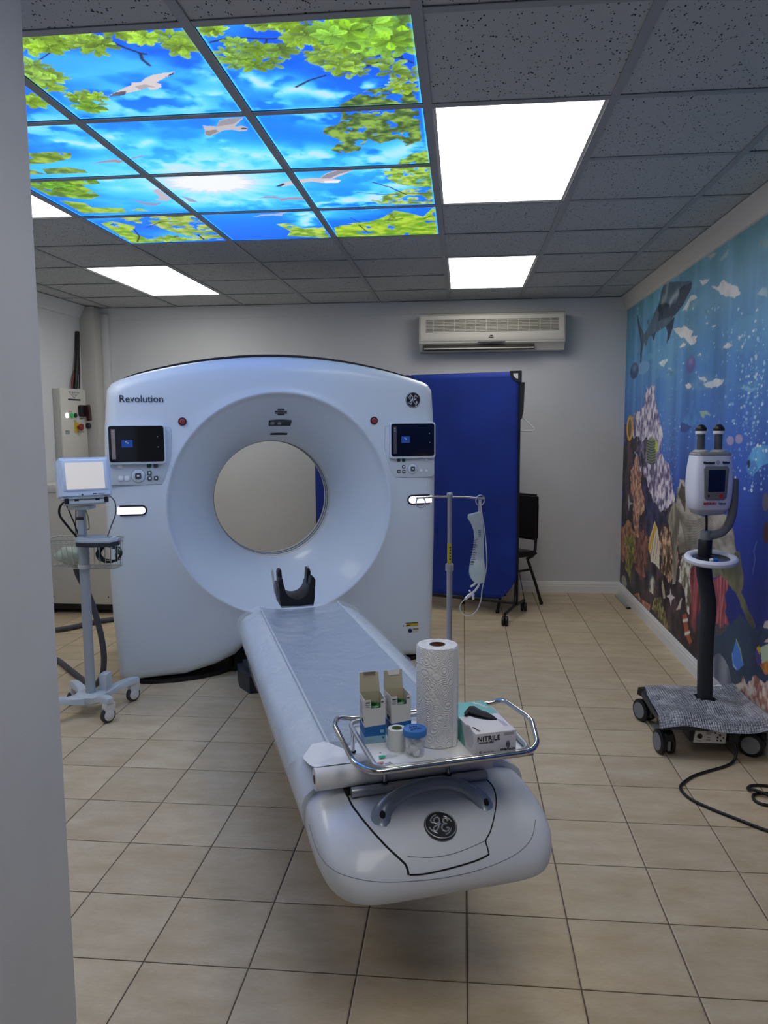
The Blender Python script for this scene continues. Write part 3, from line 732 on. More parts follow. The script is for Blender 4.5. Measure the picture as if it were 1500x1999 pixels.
# ================================================================== SEA MURAL ON THE RIGHT WALL
MX = XR - 0.002
def cx(px, py):
    p = onX(px, py, MX); return (p.y, p.z)
def cxl(l, ox=1200, oy=0, s=0.2): return [cx(ox + s * x, oy + s * y) for x, y in l]
def paint_mural(P):
    A, B = P.A, P.B            # A = depth along the wall, B = height
    N = np.arange(len(A))
    rough = lambda k: (fbm(A, B, 9, 81, 4, 0.6, 1) - 0.5, fbm(A, B, 9, 91, 4, 0.6, 1) - 0.5)
    w1, w2 = rough(1)
    def warp(k): P.WA, P.WB = A + w1 * k * 1.6, B + w2 * k
    warp(0.05)
    z = np.clip(B / 2.45, 0, 1)
    stops = [(0.0, (28, 34, 66)), (0.22, (30, 44, 104)), (0.4, (42, 66, 146)), (0.6, (62, 104, 176)), (0.78, (74, 128, 178)), (0.92, (84, 140, 172)), (1.0, (96, 150, 164))]
    zs = [s[0] for s in stops]
    for k in range(3): P.C[:, k] = np.interp(z, zs, [s[1][k] for s in stops])
    n = fbm(A, B, 3.2, 7, 4, 2.2, 0.5)[:, None]
    P.C *= 0.86 + 0.28 * n
    rays = np.clip(fbm(A, B, 5, 9, 3, 1.6, 0.12) - 0.52, 0, 1)
    P.put(N, (120, 170, 205), np.clip(rays * 2.2, 0, 0.5) * np.clip((B - 0.9) / 1.2, 0, 1))
    deepr = np.clip((4.6 - A) / 1.0, 0, 1) * np.clip((1.75 - B) / 1.2, 0, 1)
    P.put(N, (22, 40, 140), 0.55 * deepr)
    P.blob(cx(1490, 420), 0.5, 0.2, (92, 132, 138), 0.6)
    sea = np.clip((fbm(A, B, 4.5, 15, 4, 0.8, 2.0) - 0.56) * 8, 0, 1) * np.clip((B - 1.45) / 0.6, 0, 1)
    P.put(N, (104, 158, 186), 0.45 * sea)
    # light patches under the surface
    wh, M1 = (214, 214, 214), 380
    halo = (120, 165, 180)
    for pl, c_ in (([(940, 890), (1000, 880), (1070, 830), (1130, 870), (1190, 910), (1230, 950), (1170, 995), (1090, 980), (1030, 940), (1000, 910)], wh),
                   ([(580, 1330), (640, 1290), (710, 1290), (760, 1340), (740, 1390), (805, 1395), (780, 1470), (740, 1480), (700, 1400), (640, 1370)], wh),
                   ([(640, 1465), (680, 1440), (710, 1460), (690, 1490)], wh), ([(735, 985), (790, 980), (820, 1010), (730, 1040), (710, 1100), (655, 1140), (690, 1060)], wh),
                   ([(700, 1100), (740, 1050), (830, 1030), (810, 1100), (740, 1130)], (110, 158, 180)), ([(820, 840), (880, 815), (925, 815), (900, 855), (850, 880)], wh),
                   ([(1065, 1460), (1110, 1430), (1155, 1445), (1100, 1480)], wh), ([(815, 1760), (880, 1755), (900, 1800), (870, 1820)], wh),
                   ([(780, 1840), (850, 1820), (890, 1880), (830, 1895)], (84, 138, 190)), ([(860, 1840), (930, 1810), (1000, 1795), (1065, 1820), (1040, 1850), (960, 1870), (900, 1880)], (196, 206, 210)),
                   ([(690, 1860), (730, 1845), (755, 1890), (720, 1900)], wh), ([(890, 1240), (915, 1225), (920, 1250)], wh), ([(950, 1280), (1000, 1265), (970, 1290)], wh), ([(815, 1560), (850, 1540), (850, 1570)], wh),
                   ([(1390, 980), (1450, 920), (1490, 910), (1490, 980)], (140, 176, 186)), ([(1220, 1870), (1270, 1845), (1390, 1870), (1320, 1900)], (124, 172, 206)),
                   ([(1030, 640), (1080, 580), (1115, 540), (1105, 600), (1050, 650)], (150, 178, 184)), ([(895, 600), (950, 580), (990, 590), (930, 640)], (160, 180, 182)),
                   ([(430, 1660), (470, 1630), (510, 1610), (520, 1625), (480, 1690)], (190, 208, 212)), ([(515, 1720), (540, 1700), (560, 1720)], (180, 200, 210)), ([(500, 1740), (560, 1725), (600, 1760), (540, 1780)], (84, 136, 176)),
                   ([(870, 1100), (990, 1060), (950, 1170), (890, 1160)], (96, 148, 176)), ([(1390, 520), (1430, 450), (1490, 430), (1490, 530)], (128, 160, 164))):
        pp = cxl(pl, 1200, M1)
        cen = np.mean(pp, 0); ext = np.ptp(pp, axis=0)
        P.blob(cen, ext[0] * 0.75 + 1e-3, ext[1] * 0.6 + 1e-3, halo, 0.35)
        P.fillnoise(pp, c_, tuple(v * 0.9 for v in c_), 18, 4)
    warp(0.012)
    # shark
    sh = [(455, 950), (480, 890), (550, 850), (640, 845), (740, 840), (760, 870), (750, 920), (700, 1010), (660, 1090), (600, 1170), (570, 1200), (550, 1260), (500, 1290), (420, 1340), (360, 1370), (330, 1400), (310, 1480), (290, 1440), (270, 1540), (258, 1640), (250, 1560), (262, 1440), (240, 1330), (218, 1160), (250, 1260), (290, 1370), (330, 1290), (320, 1230), (340, 1220), (335, 1280), (380, 1180), (430, 1080), (450, 1010)]
    P.fillnoise(cxl(sh, 1200, M1), (84, 106, 122), (70, 90, 108), 10, 5)
    P.fill(cxl([(640, 930), (750, 850), (750, 920), (700, 1010), (660, 1090), (600, 1170), (560, 1190), (480, 1220), (420, 1250), (440, 1120), (520, 1070), (600, 1060)], 1200, M1), (48, 60, 78), 0.85)
    P.fill(cxl([(500, 1290), (590, 1190), (575, 1290), (540, 1400), (510, 1460), (520, 1350)], 1200, M1), (44, 56, 76))
    P.fill(cxl([(360, 1370), (405, 1340), (385, 1430)], 1200, M1), (56, 72, 92))
    P.fill(cxl([(440, 1070), (500, 1060), (560, 1080), (480, 1110), (470, 1200), (420, 1130)], 1200, M1), (38, 48, 62))
    P.stroke(cxl([(520, 880), (505, 990), (470, 1040)], 1200, M1), 0.03, (150, 164, 166), 0.7, True)
    P.stroke(cxl([(620, 960), (570, 1010), (545, 1060)], 1200, M1), 0.025, (164, 176, 178), 0.8, True)
    P.stroke(cxl([(640, 930), (690, 890)], 1200, M1), 0.012, (36, 44, 54), 0.9)
    P.stroke(cxl([(262, 1440), (225, 1190)], 1200, M1), 0.015, (46, 60, 80), 0.9)
    P.stroke(cxl([(270, 1450), (258, 1630)], 1200, M1), 0.02, (46, 60, 80), 0.9)
    # small fish under the shark
    def fishell(px, py, rx, ry, col, oy, ang=0, c2=None):
        c_ = cx(1200 + .2 * px, oy + .2 * py); e1 = cx(1200 + .2 * (px + rx), oy + .2 * py); e2 = cx(1200 + .2 * px, oy + .2 * (py + ry))
        P.blob(c_, abs(e1[0] - c_[0]), abs(e2[1] - c_[1]), col, 1, ang, True)
        if c2: P.blob((c_[0], c_[1] + abs(e2[1] - c_[1]) * 0.35), abs(e1[0] - c_[0]) * 0.6, abs(e2[1] - c_[1]) * 0.5, c2, 0.8)
    fishell(280, 1690, 60, 60, (104, 150, 190), M1); fishell(195, 1720, 40, 75, (52, 74, 112), M1, 0, (120, 140, 170))
    fishell(745, 1655, 42, 80, (84, 88, 146), M1, 0, (130, 130, 180))
    M2, M3 = 740, 1040
    # blue fishes
    P.fillnoise(cxl([(640, 470), (660, 400), (720, 310), (780, 285), (840, 310), (830, 370), (790, 440), (720, 500), (680, 525), (645, 510)], 1200, M2), (72, 128, 184), (56, 104, 168), 12, 8)
    P.fill(cxl([(640, 470), (655, 420), (700, 440), (760, 470), (720, 505), (680, 525), (645, 510)], 1200, M2), (42, 60, 120), 0.8)
    P.fill(cxl([(835, 320), (900, 305), (945, 350), (880, 340), (880, 380), (850, 370)], 1200, M2), (150, 176, 150), 0.9)
    P.fillnoise(cxl([(1285, 880), (1300, 780), (1350, 680), (1420, 650), (1490, 640), (1560, 700), (1540, 800), (1440, 850), (1380, 920), (1350, 960), (1310, 930)], 1200, M2), (96, 160, 204), (76, 132, 188), 14, 9)
    P.fill(cxl([(1285, 880), (1300, 800), (1370, 800), (1400, 880), (1350, 960), (1310, 930)], 1200, M2), (70, 116, 176), 0.7)
    P.blob(cx(1200 + .2 * 1310, M2 + .2 * 825), 0.02, 0.02, (28, 40, 70), 1, 0, True)
    for px, py in ((1130, 600), (1215, 585)): fishell(px, py, 35, 45, (150, 140, 176), M2)
    fishell(1475, 1200, 30, 90, (96, 92, 110), M2); fishell(1480, 1500, 30, 110, (70, 50, 60), M2)
    warp(0.16)
    # reef
    rnd = random.Random(3)
    P.fillnoise(cxl([(60, 1999), (80, 900), (100, 420), (180, 520), (300, 900), (420, 900), (560, 1000), (600, 1200), (560, 1300), (640, 1500), (700, 1700), (820, 1999), (840, 2600), (760, 3200), (0, 2800)], 1200, M2), (26, 22, 32), (84, 66, 72), 9, 11, 5)
    P.fillnoise(cxl([(300, 120), (330, 60), (370, 100), (385, 300), (460, 430), (475, 600), (440, 700), (540, 850), (570, 950), (590, 1150), (560, 1250), (430, 1290), (400, 1200), (330, 1100), (280, 900), (200, 800), (180, 560), (130, 480), (200, 300), (290, 260)], 1200, M2), (84, 78, 112), (206, 198, 214), 22, 12, 4, lo=0.32, hi=0.66)
    P.fillnoise(cxl([(180, 560), (300, 560), (330, 620), (310, 860), (240, 800), (190, 700)], 1200, M2), (34, 30, 44), (120, 110, 140), 20, 19, 4, lo=0.36, hi=0.75)
    P.fillnoise(cxl([(160, 850), (230, 790), (270, 950), (290, 1250), (250, 1450), (240, 1650), (180, 1600), (190, 1300), (155, 1100)], 1200, M2), (120, 84, 78), (226, 172, 140), 30, 13, 4)
    P.fillnoise(cxl([(280, 1300), (300, 950), (340, 1100), (420, 1250), (440, 1330), (520, 1300), (470, 1450), (400, 1380), (330, 1600)], 1200, M2), (22, 26, 52), (60, 62, 104), 12, 14)
    P.fillnoise(cxl([(60, 1430), (130, 1380), (200, 1500), (240, 1640), (200, 1800), (60, 1790)], 1200, M2), (110, 70, 50), (186, 138, 104), 26, 15)
    P.fillnoise(cxl([(100, 1500), (190, 1560), (190, 1700), (160, 1999), (110, 1900), (130, 1720)], 1200, M2), (84, 82, 34), (170, 160, 78), 34, 16)
    P.fillnoise(cxl([(190, 1560), (290, 1480), (340, 1640), (330, 1850), (260, 1960), (200, 1850)], 1200, M2), (84, 50, 48), (156, 104, 92), 24, 17)
    P.fillnoise(cxl([(440, 1500), (520, 1420), (640, 1560), (640, 1760), (540, 1960), (470, 1930), (440, 1700)], 1200, M2), (70, 54, 44), (206, 170, 136), 26, 18, 4, lo=0.35, hi=0.68)
    P.fillnoise(cxl([(630, 1790), (700, 1740), (760, 1800), (740, 2000), (760, 2250), (800, 2400), (700, 2240), (640, 1999)], 1200, M2), (92, 88, 70), (214, 206, 190), 22, 19, 4, lo=0.35, hi=0.66)
    warp(0.07)
    # turtle
    P.fillnoise(cxl([(605, 1180), (615, 1050), (635, 970), (690, 1010), (720, 1250), (830, 1330), (950, 1330), (1110, 1300), (1170, 1500), (1200, 1700), (1230, 1800), (900, 1760), (640, 1700), (620, 1560), (640, 1400), (600, 1300)], 1200, M2), (104, 100, 90), (166, 160, 148), 9, 20, 4, 0.6, 1.6)
    for k in range(14):
        y_ = 1320 + k * 24
        P.stroke(cxl([(620 + k * 6, y_ - 40), (700, y_ + 60 + k * 3), (800, y_ + 70), (900, y_ + 10), (960, y_ - 30)], 1200, M2), 0.004, (84, 80, 70), 0.5)
    P.fill(cxl([(625, 1120), (640, 1000), (690, 1060), (690, 1280)], 1200, M2), (58, 52, 50), 0.8)
    P.fillnoise(cxl([(520, 1380), (540, 1270), (570, 1220), (605, 1230), (640, 1400), (620, 1600), (600, 1990), (570, 1999), (560, 1700), (550, 1500)], 1200, M2), (96, 90, 78), (180, 174, 158), 9, 23, 3, 1, 0.5)
    P.fillnoise(cxl([(940, 240), (1230, 200), (1265, 400), (1240, 600), (1300, 680), (1380, 900), (1370, 960), (1300, 850), (1200, 640), (1100, 520), (1030, 420), (950, 400)], 1200, M3), (72, 74, 60), (112, 110, 84), 9, 24, 4)
    P.stroke(cxl([(990, 260), (1050, 420), (1070, 560)], 1200, M3), 0.02, (130, 128, 104), 0.7, True)
    warp(0.02)
    # small fishes of the reef
    P.fill(cxl([(330, 1650), (345, 1550), (395, 1385), (420, 1450), (440, 1600), (440, 1860), (400, 1800), (360, 1780), (350, 1700)], 1200, M2), (206, 196, 176))
    P.fill(cxl([(330, 1650), (350, 1560), (400, 1390), (415, 1460), (370, 1600), (345, 1700)], 1200, M2), (206, 166, 66))
    for k in range(3): P.stroke(cxl([(385 + k * 20, 1500 + k * 30), (360 + k * 22, 1700 + k * 25)], 1200, M2), 0.006, (110, 84, 60), 0.9)
    fishell(360, 700, 50, 135, (118, 128, 108), M2)
    for k in range(9): P.stroke(cxl([(318, 600 + 26 * k), (360, 620 + 26 * k), (400, 605 + 26 * k)], 1200, M2), 0.006, (48, 56, 50), 0.9)
    P.fill(cxl([(400, 580), (425, 640), (415, 720), (395, 680)], 1200, M2), (168, 176, 60))
    fishell(150, 480, 32, 120, (196, 156, 62), M2); fishell(150, 480, 16, 85, (110, 86, 70), M2)
    P.fill(cxl([(135, 1120), (150, 1200), (185, 1220), (150, 1230), (140, 1290), (130, 1220)], 1200, M2), (180, 180, 186), 0.9)
    warp(0.12)
    P.fillnoise(cxl([(750, 330), (820, 300), (850, 700), (790, 960), (760, 980), (740, 700)], 1200, M3), (90, 36, 44), (170, 90, 96), 16, 25, 4, 2.5, 0.4)
    P.fillnoise(cxl([(950, 400), (1010, 420), (1090, 520), (1110, 850), (1020, 1020), (980, 900), (960, 700)], 1200, M3), (104, 44, 54), (184, 104, 108), 16, 26, 4, 2.5, 0.4)
    P.fillnoise(cxl([(370, 650), (470, 620), (540, 900), (520, 960), (440, 880), (350, 760)], 1200, M3), (70, 64, 42), (156, 144, 100), 34, 27, 3)
    P.fillnoise(cxl([(330, 420), (370, 380), (390, 480), (370, 620), (330, 560)], 1200, M3), (70, 76, 86), (206, 200, 186), 12, 28, 3)
    warp(0.02)
    P.fill(cxl([(660, 800), (700, 780), (720, 950), (755, 1060), (730, 1090), (680, 960)], 1200, M3), (160, 80, 54))
    for a_, b_ in (((670, 860), (715, 850)), ((690, 990), (735, 970))): P.stroke(cxl([a_, b_], 1200, M3), 0.012, (226, 216, 204), 1)
    P.fill(cxl([(545, 540), (560, 610), (590, 640), (560, 660), (550, 720), (535, 650), (510, 620), (538, 605)], 1200, M3), (196, 186, 186))
    P.fill(cxl([(600, 760), (640, 660), (660, 640), (640, 740)], 1200, M3), (190, 176, 160)); P.fillnoise(cxl([(190, 600), (240, 590), (250, 640), (350, 700), (340, 760), (270, 700)], 1200, M3), (130, 70, 60), (196, 150, 130), 30, 29)
    fishell(95, 480, 25, 60, (150, 150, 130), M3)
    P.fill(cxl([(470, 460), (490, 560), (500, 640), (480, 640), (460, 520)], 1200, M3), (190, 180, 150), 0.8)
    warp(0.1)
    # lower right: dark sea bed
    P.fillnoise(cxl([(960, 900), (1100, 860), (1250, 820), (1400, 960), (1600, 900), (1700, 1900), (1200, 1500), (960, 1300)], 1200, M3), (24, 40, 58), (48, 76, 82), 5, 30, 4, alpha=0.7)
    P.fillnoise(cxl([(1170, 1450), (1250, 1390), (1290, 1470), (1350, 1420), (1420, 1400), (1490, 1470), (1620, 1430), (1640, 1800), (1490, 1780), (1400, 1750), (1310, 1620), (1220, 1540)], 1200, M3), (150, 96, 84), (240, 206, 186), 30, 31, 4, lo=0.3, hi=0.62)
    warp(0.012)
    P.fill(cxl([(1150, 1180), (1190, 1040), (1230, 1150), (1250, 1260), (1270, 1290), (1200, 1340), (1160, 1300)], 1200, M3), (62, 118, 196)); P.stroke(cxl([(1150, 1180), (1160, 1290), (1190, 1330)], 1200, M3), 0.006, (160, 196, 206), 0.9)
    P.stroke(cxl([(1190, 1045), (1232, 1150), (1250, 1255)], 1200, M3), 0.006, (176, 190, 96), 0.9)
    P.fill(cxl([(1370, 1180), (1400, 1110), (1440, 1130), (1440, 1290), (1400, 1310)], 1200, M3), (84, 60, 130)); P.fill(cxl([(1385, 1130), (1410, 1105), (1425, 1150), (1415, 1190)], 1200, M3), (206, 176, 60))
    P.fill(cxl([(1420, 1120), (1500, 1090), (1560, 1180), (1500, 1270), (1440, 1280)], 1200, M3), (176, 190, 160)); P.fillnoise(cxl([(1420, 1290), (1490, 1250), (1560, 1330), (1480, 1390)], 1200, M3), (150, 80, 40), (206, 140, 60), 20, 33)
    P.fill(cxl([(1450, 930), (1470, 870), (1520, 850), (1520, 940)], 1200, M3), (186, 176, 170)); P.fill(cxl([(1460, 1070), (1520, 1010), (1520, 1080)], 1200, M3), (190, 180, 170))
    # the reef runs on along the wall towards the entrance
    warp(0.16)
    for k, (pl, c1, c2) in enumerate((([(3.45, 0), (3.40, 0.42), (2.9, 0.62), (2.3, 0.48), (1.6, 0.80), (0.9, 0.55), (0.2, 0.70), (-0.8, 0.50), (-1.7, 0.66), (-1.7, 0)], (26, 24, 34), (84, 66, 72)),
                                     ([(3.3, 0.1), (3.2, 0.40), (2.9, 0.46), (2.7, 0.1)], (150, 96, 84), (236, 200, 176)), ([(2.4, 0.1), (2.2, 0.42), (1.9, 0.5), (1.7, 0.1)], (84, 78, 112), (200, 190, 206)),
                                     ([(1.5, 0.1), (1.3, 0.62), (1.0, 0.40), (0.8, 0.1)], (110, 74, 60), (206, 160, 120)), ([(0.5, 0.1), (0.3, 0.5), (-0.1, 0.45), (-0.2, 0.1)], (84, 82, 40), (166, 156, 84)), ([(-0.7, 0.1), (-0.9, 0.4), (-1.3, 0.36), (-1.4, 0.1)], (104, 44, 54), (180, 104, 108)))):
        P.fillnoise(pl, c1, c2, 20 if k else 9, 40 + k)
    warp(0.012)
    for y_, z_, c_ in ((2.8, 1.15, (196, 156, 62)), (2.1, 1.5, (84, 140, 190)), (1.2, 1.2, (150, 140, 176)), (0.3, 1.6, (206, 190, 120)), (-0.6, 1.3, (84, 140, 190))):
        P.blob((y_, z_), 0.13, 0.07, c_, 1, 0.2, True); P.fill([(y_ + 0.10, z_), (y_ + 0.22, z_ + 0.08), (y_ + 0.20, z_ - 0.07)], c_)
    # floating weed and bubbles
    P.stroke(cxl([(1390, 1590), (1360, 1680), (1375, 1750), (1350, 1900)], 1200, M2), 0.006, (104, 124, 176), 0.7)
    for k in range(330):
        px, py = rnd.gauss(1380, 190), rnd.uniform(0, 1600)
        if px < 950: continue
        r0 = rnd.choice((1, 1, 1, 1, 2, 3)) * 0.0024
        y_, z_ = cx(1200 + .2 * px, M2 - 100 + .2 * py)
        P.blob((y_, z_), r0 * 2.2, r0, rnd.choice(((206, 222, 240), (150, 190, 226))), rnd.uniform(0.5, 1), 0, True)
    for k in range(200):
        px, py = rnd.uniform(130, 1450), rnd.uniform(1100, 2500)
        r0 = rnd.choice((1, 1, 2, 3)) * 0.0022; y_, z_ = cx(1200 + .2 * px, M1 + .2 * py)
        if px < 520 and rnd.random() < 0.5: continue
        P.blob((y_, z_), r0 * 2.4, r0, (186, 206, 230), rnd.uniform(0.4, 0.9), 0, True)
    for k in range(150):
        px, py = rnd.uniform(420, 620), rnd.gauss(700, 220); y_, z_ = cx(1200 + .2 * px, M2 + .2 * py)
        P.blob((y_, z_), 0.008, 0.004, (176, 206, 214), rnd.uniform(0.1, 0.6), 0, True)
mz0, mz1 = 0.104, CE - 0.108
yA = np.concatenate([np.linspace(YB - 0.003, 3.45, 520), np.linspace(3.42, YF + 0.01, 140)])
me, aa, bb = grid_mesh('sea_mural', yA, np.linspace(mz0, mz1, 430), lambda a, b: np.stack([np.full(len(a), MX), a, b], 1))
P = Paint(aa, bb); paint_mural(P); set_colors(me, np.clip(P.C * 1.16, 0, 240))
M_MURAL = print_mat('mural_print', 0, 0.5)
tag(link_mesh('sea_mural', me, M_MURAL), 'underwater wall mural of shark, turtle, fish and coral reef', 'mural')
# ================================================================== CT SCANNER
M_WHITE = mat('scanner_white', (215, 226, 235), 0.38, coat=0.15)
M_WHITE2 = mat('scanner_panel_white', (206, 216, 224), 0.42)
M_BLACK = mat('black_plastic', (18, 19, 21), 0.45)
M_GLASSBLK = mat('screen_black', (6, 7, 10), 0.12, coat=0.5)
M_DARK = mat('dark_rubber', (30, 32, 34), 0.7)
M_GREYBTN = mat('button_grey', (70, 78, 84), 0.4)
M_GREENBTN = mat('button_green', (22, 84, 44), 0.35)
M_LIGHTBTN = mat('button_white', (236, 238, 240), 0.3)
M_STRIP = mat('light_strip', (250, 240, 255), 0.4, emit=1.15, ecol=(246, 236, 255))
M_INK = mat('ink_dark', (34, 40, 52), 0.6)
M_LINE = mat('groove_grey', (120, 132, 142), 0.7)
M_RED = mat('stop_red', (206, 90, 96), 0.4)
M_YELLOW = mat('label_yellow', (196, 176, 40), 0.6)
M_SILVER = mat('logo_silver', (196, 200, 204), 0.25, metal=0.6)
gan = thing('ct_scanner', 'large white ring-shaped CT scanner with bluish sheen and dark screens', 'CT scanner', axis_pt(0, 4.65, 0), AX)
BZ = 1.03
def outline_pts():
    L = []
    # bottom, from the left corner to the right (clockwise order does not matter)
    L += [(-0.935, 0.022), (-0.60, 0.03), (-0.42, 0.075), (-0.30, 0.125), (-0.22, 0.20), (0.22, 0.20), (0.30, 0.125), (0.42, 0.075), (0.60, 0.03), (0.93, 0.022)]
    L += [(0.956, 0.05), (0.966, 0.4), (0.978, 0.8), (0.982, 1.2), (0.975, 1.5), (0.960, 1.715), (0.935, 1.752), (0.90, 1.770)]
    for k in range(1, 24):
        x = 0.90 - 1.80 * k / 24; L.append((x, 1.770 + 0.138 * (1 - (x / 0.90) ** 2)))
    L += [(-0.90, 1.765), (-0.94, 1.745), (-0.966, 1.71), (-0.988, 1.5), (-1.0, 1.2), (-1.0, 0.9), (-0.988, 0.4), (-0.966, 0.05)]
    return L
OUT = outline_pts()
def ray_out(a):
    dx, dz = math.cos(a), math.sin(a); best = 9
    for (x1, z1), (x2, z2) in zip(OUT, OUT[1:] + OUT[:1]):
        z1 -= BZ; z2 -= BZ
        ex, ez = x2 - x1, z2 - z1; den = dx * ez - dz * ex
        if abs(den) < 1e-9: continue
        t = (x1 * ez - z1 * ex) / den; u = (x1 * dz - z1 * dx) / den
        if t > 0 and -1e-6 <= u <= 1 + 1e-6: best = min(best, t)
    return best
angs = sorted(set([round(2 * math.pi * k / 200 - math.pi, 5) for k in range(200)] + [round(math.atan2(z - BZ, x), 5) for x, z in OUT]))
OR_ = [ray_out(a) for a in angs]; NA = len(angs)
FLARE = [(0.680, -0.010), (0.672, -0.013), (0.664, -0.012), (0.657, -0.004), (0.652, 0.008), (0.63, 0.034), (0.595, 0.068), (0.555, 0.115), (0.515, 0.165), (0.475, 0.222), (0.44, 0.282), (0.412, 0.340), (0.392, 0.395), (0.380, 0.445)]
def ring_out(inset, y, f=1.0): return [((OR_[i] - inset) * math.cos(angs[i]), y, BZ + (OR_[i] - inset) * math.sin(angs[i])) for i in range(NA)]
def ring_c(r, y): return [(r * math.cos(a), y, BZ + r * math.sin(a)) for a in angs]
def lerp_ring(A, B, t): return [tuple(p + (q_ - p) * t for p, q_ in zip(a, b)) for a, b in zip(A, B)]
def loft(name, rings, m, parent, angle=None, flip=False):
    v = [p for rg in rings for p in rg]; f = []
    for i in range(len(rings) - 1):
        for k in range(NA):
            k2 = (k + 1) % NA; q_ = (i * NA + k, i * NA + k2, (i + 1) * NA + k2, (i + 1) * NA + k)
            f.append(q_)
    return pyd(name, v, f, m, parent, smooth=True, angle=angle, recalc=True)
e0, c0 = ring_out(0.075, -0.002), ring_c(*FLARE[0])
rings = [ring_out(0, 0.36), ring_out(0, 0.085), ring_out(0.006, 0.05), ring_out(0.022, 0.022), ring_out(0.045, 0.006), e0] + [lerp_ring(e0, c0, t) for t in (0.25, 0.5, 0.75)] + [ring_c(r_, y) for r_, y in FLARE]
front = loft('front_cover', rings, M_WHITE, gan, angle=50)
loft('bore_ring', [ring_c(r_, y) for r_, y in ((0.380, 0.446), (0.376, 0.47), (0.376, 0.50), (0.372, 0.503), (0.372, 0.53), (0.376, 0.533), (0.376, 0.56), (0.372, 0.563), (0.372, 0.60), (0.378, 0.61))], mat('bore_liner', (206, 208, 206), 0.4), gan, angle=25)
for y in (0.501, 0.531, 0.561):
    loft('bore_groove', [ring_c(0.3765, y - 0.004), ring_c(0.3715, y - 0.004), ring_c(0.3715, y + 0.004), ring_c(0.3765, y + 0.004)], M_LINE, gan)
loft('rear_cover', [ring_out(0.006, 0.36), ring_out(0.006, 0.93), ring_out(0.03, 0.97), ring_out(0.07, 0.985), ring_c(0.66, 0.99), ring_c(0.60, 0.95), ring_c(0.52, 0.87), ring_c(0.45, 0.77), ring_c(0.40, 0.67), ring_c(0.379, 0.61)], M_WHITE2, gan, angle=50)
# dark seal along the top
tp = [(x, z) for x, z in OUT if z > 1.76]
bm = bmesh.new(); prev = None
for x, z in tp:
    cur = [bm.verts.new((x * 0.97, 0.10, z - 0.02)), bm.verts.new((x * 0.97, 0.10, z + 0.016)), bm.verts.new((x * 0.97, 0.88, z + 0.020)), bm.verts.new((x * 0.97, 0.88, z - 0.02))]
    if prev:
        for a, b in ((0, 1), (1, 2), (2, 3), (3, 0)): bm.faces.new((prev[a], prev[b], cur[b], cur[a]))
    else: bm.faces.new(cur)
    prev = cur
bm.faces.new(prev[::-1]); bm_obj('top_trim', bm, M_BLACK, gan, smooth=True, angle=40)
# dark plinth, in plan view
def plan(name, pts, z0, z1, m, parent, bev=0.0):
    bm = bmesh.new(); a = [bm.verts.new((x, y, z0)) for x, y in pts]; b = [bm.verts.new((x, y, z1)) for x, y in pts]; n = len(pts)
    bm.faces.new(a[::-1]); bm.faces.new(b)
    for i in range(n): bm.faces.new((a[i], a[(i + 1) % n], b[(i + 1) % n], b[i]))
    if bev:
        bmesh.ops.recalc_face_normals(bm, faces=bm.faces)
        bmesh.ops.bevel(bm, geom=[e for e in bm.edges if e.verts[0].co.z > z1 - 1e-6 and e.verts[1].co.z > z1 - 1e-6], offset=bev, segments=2, affect='EDGES', clamp_overlap=True)
    return bm_obj(name, bm, m, parent, smooth=bool(bev), angle=35)
plan('plinth', [(-0.90, 0.12), (-0.87, 0.05), (-0.80, 0.012), (-0.66, 0.0), (-0.52, 0.02), (-0.40, 0.07), (-0.32, 0.13), (0.32, 0.13), (0.40, 0.07), (0.52, 0.02), (0.66, 0.0), (0.80, 0.012), (0.87, 0.05), (0.90, 0.12), (0.90, 0.90), (-0.90, 0.90)], 0.0, 0.024, M_BLACK, gan)
box('recess_liner', -0.30, 0.30, 0.10, 0.55, 0.0245, 0.198, M_BLACK, gan)

# surface lookup on the front cover so that fittings sit on it
from mathutils.bvhtree import BVHTree
def surf(obj):
    me = obj.data
    return BVHTree.FromPolygons([v.co.copy() for v in me.vertices], [tuple(p.vertices) for p in me.polygons])
def hit(bvh, root, px, py):
    """point and normal (root space) where the sight line of a photo pixel meets a part"""
    M = Matrix.Translation(root.location) @ root.rotation_euler.to_matrix().to_4x4(); Mi = M.inverted()
    o_ = Mi @ Vector((0, 0, CAM_Z)); d = (Mi.to_3x3() @ ray(px, py)).normalized()
    p, n, i, dist = bvh.ray_cast(o_, d)
    if p is None: return None, None
    if n.dot(d) > 0: n = -n
    return p, n
def frame_at(p, n, up=Vector((0, 0, 1)), off=0.0):
    """matrix whose -Y looks along n (out of the surface), Z is up along the surface"""
    y = -n.normalized(); z = (up - y * up.dot(y)).normalized(); x = y.cross(z)
    M = Matrix((x, y, z)).transposed().to_4x4(); M.translation = p + n.normalized() * off
    return M
B_FR = surf(front)
def gpt(px, py, v=4.65): return onV(px, py, v)
def gquad(pts, v=4.65): return [onV(x, y, v) for x, y in pts]

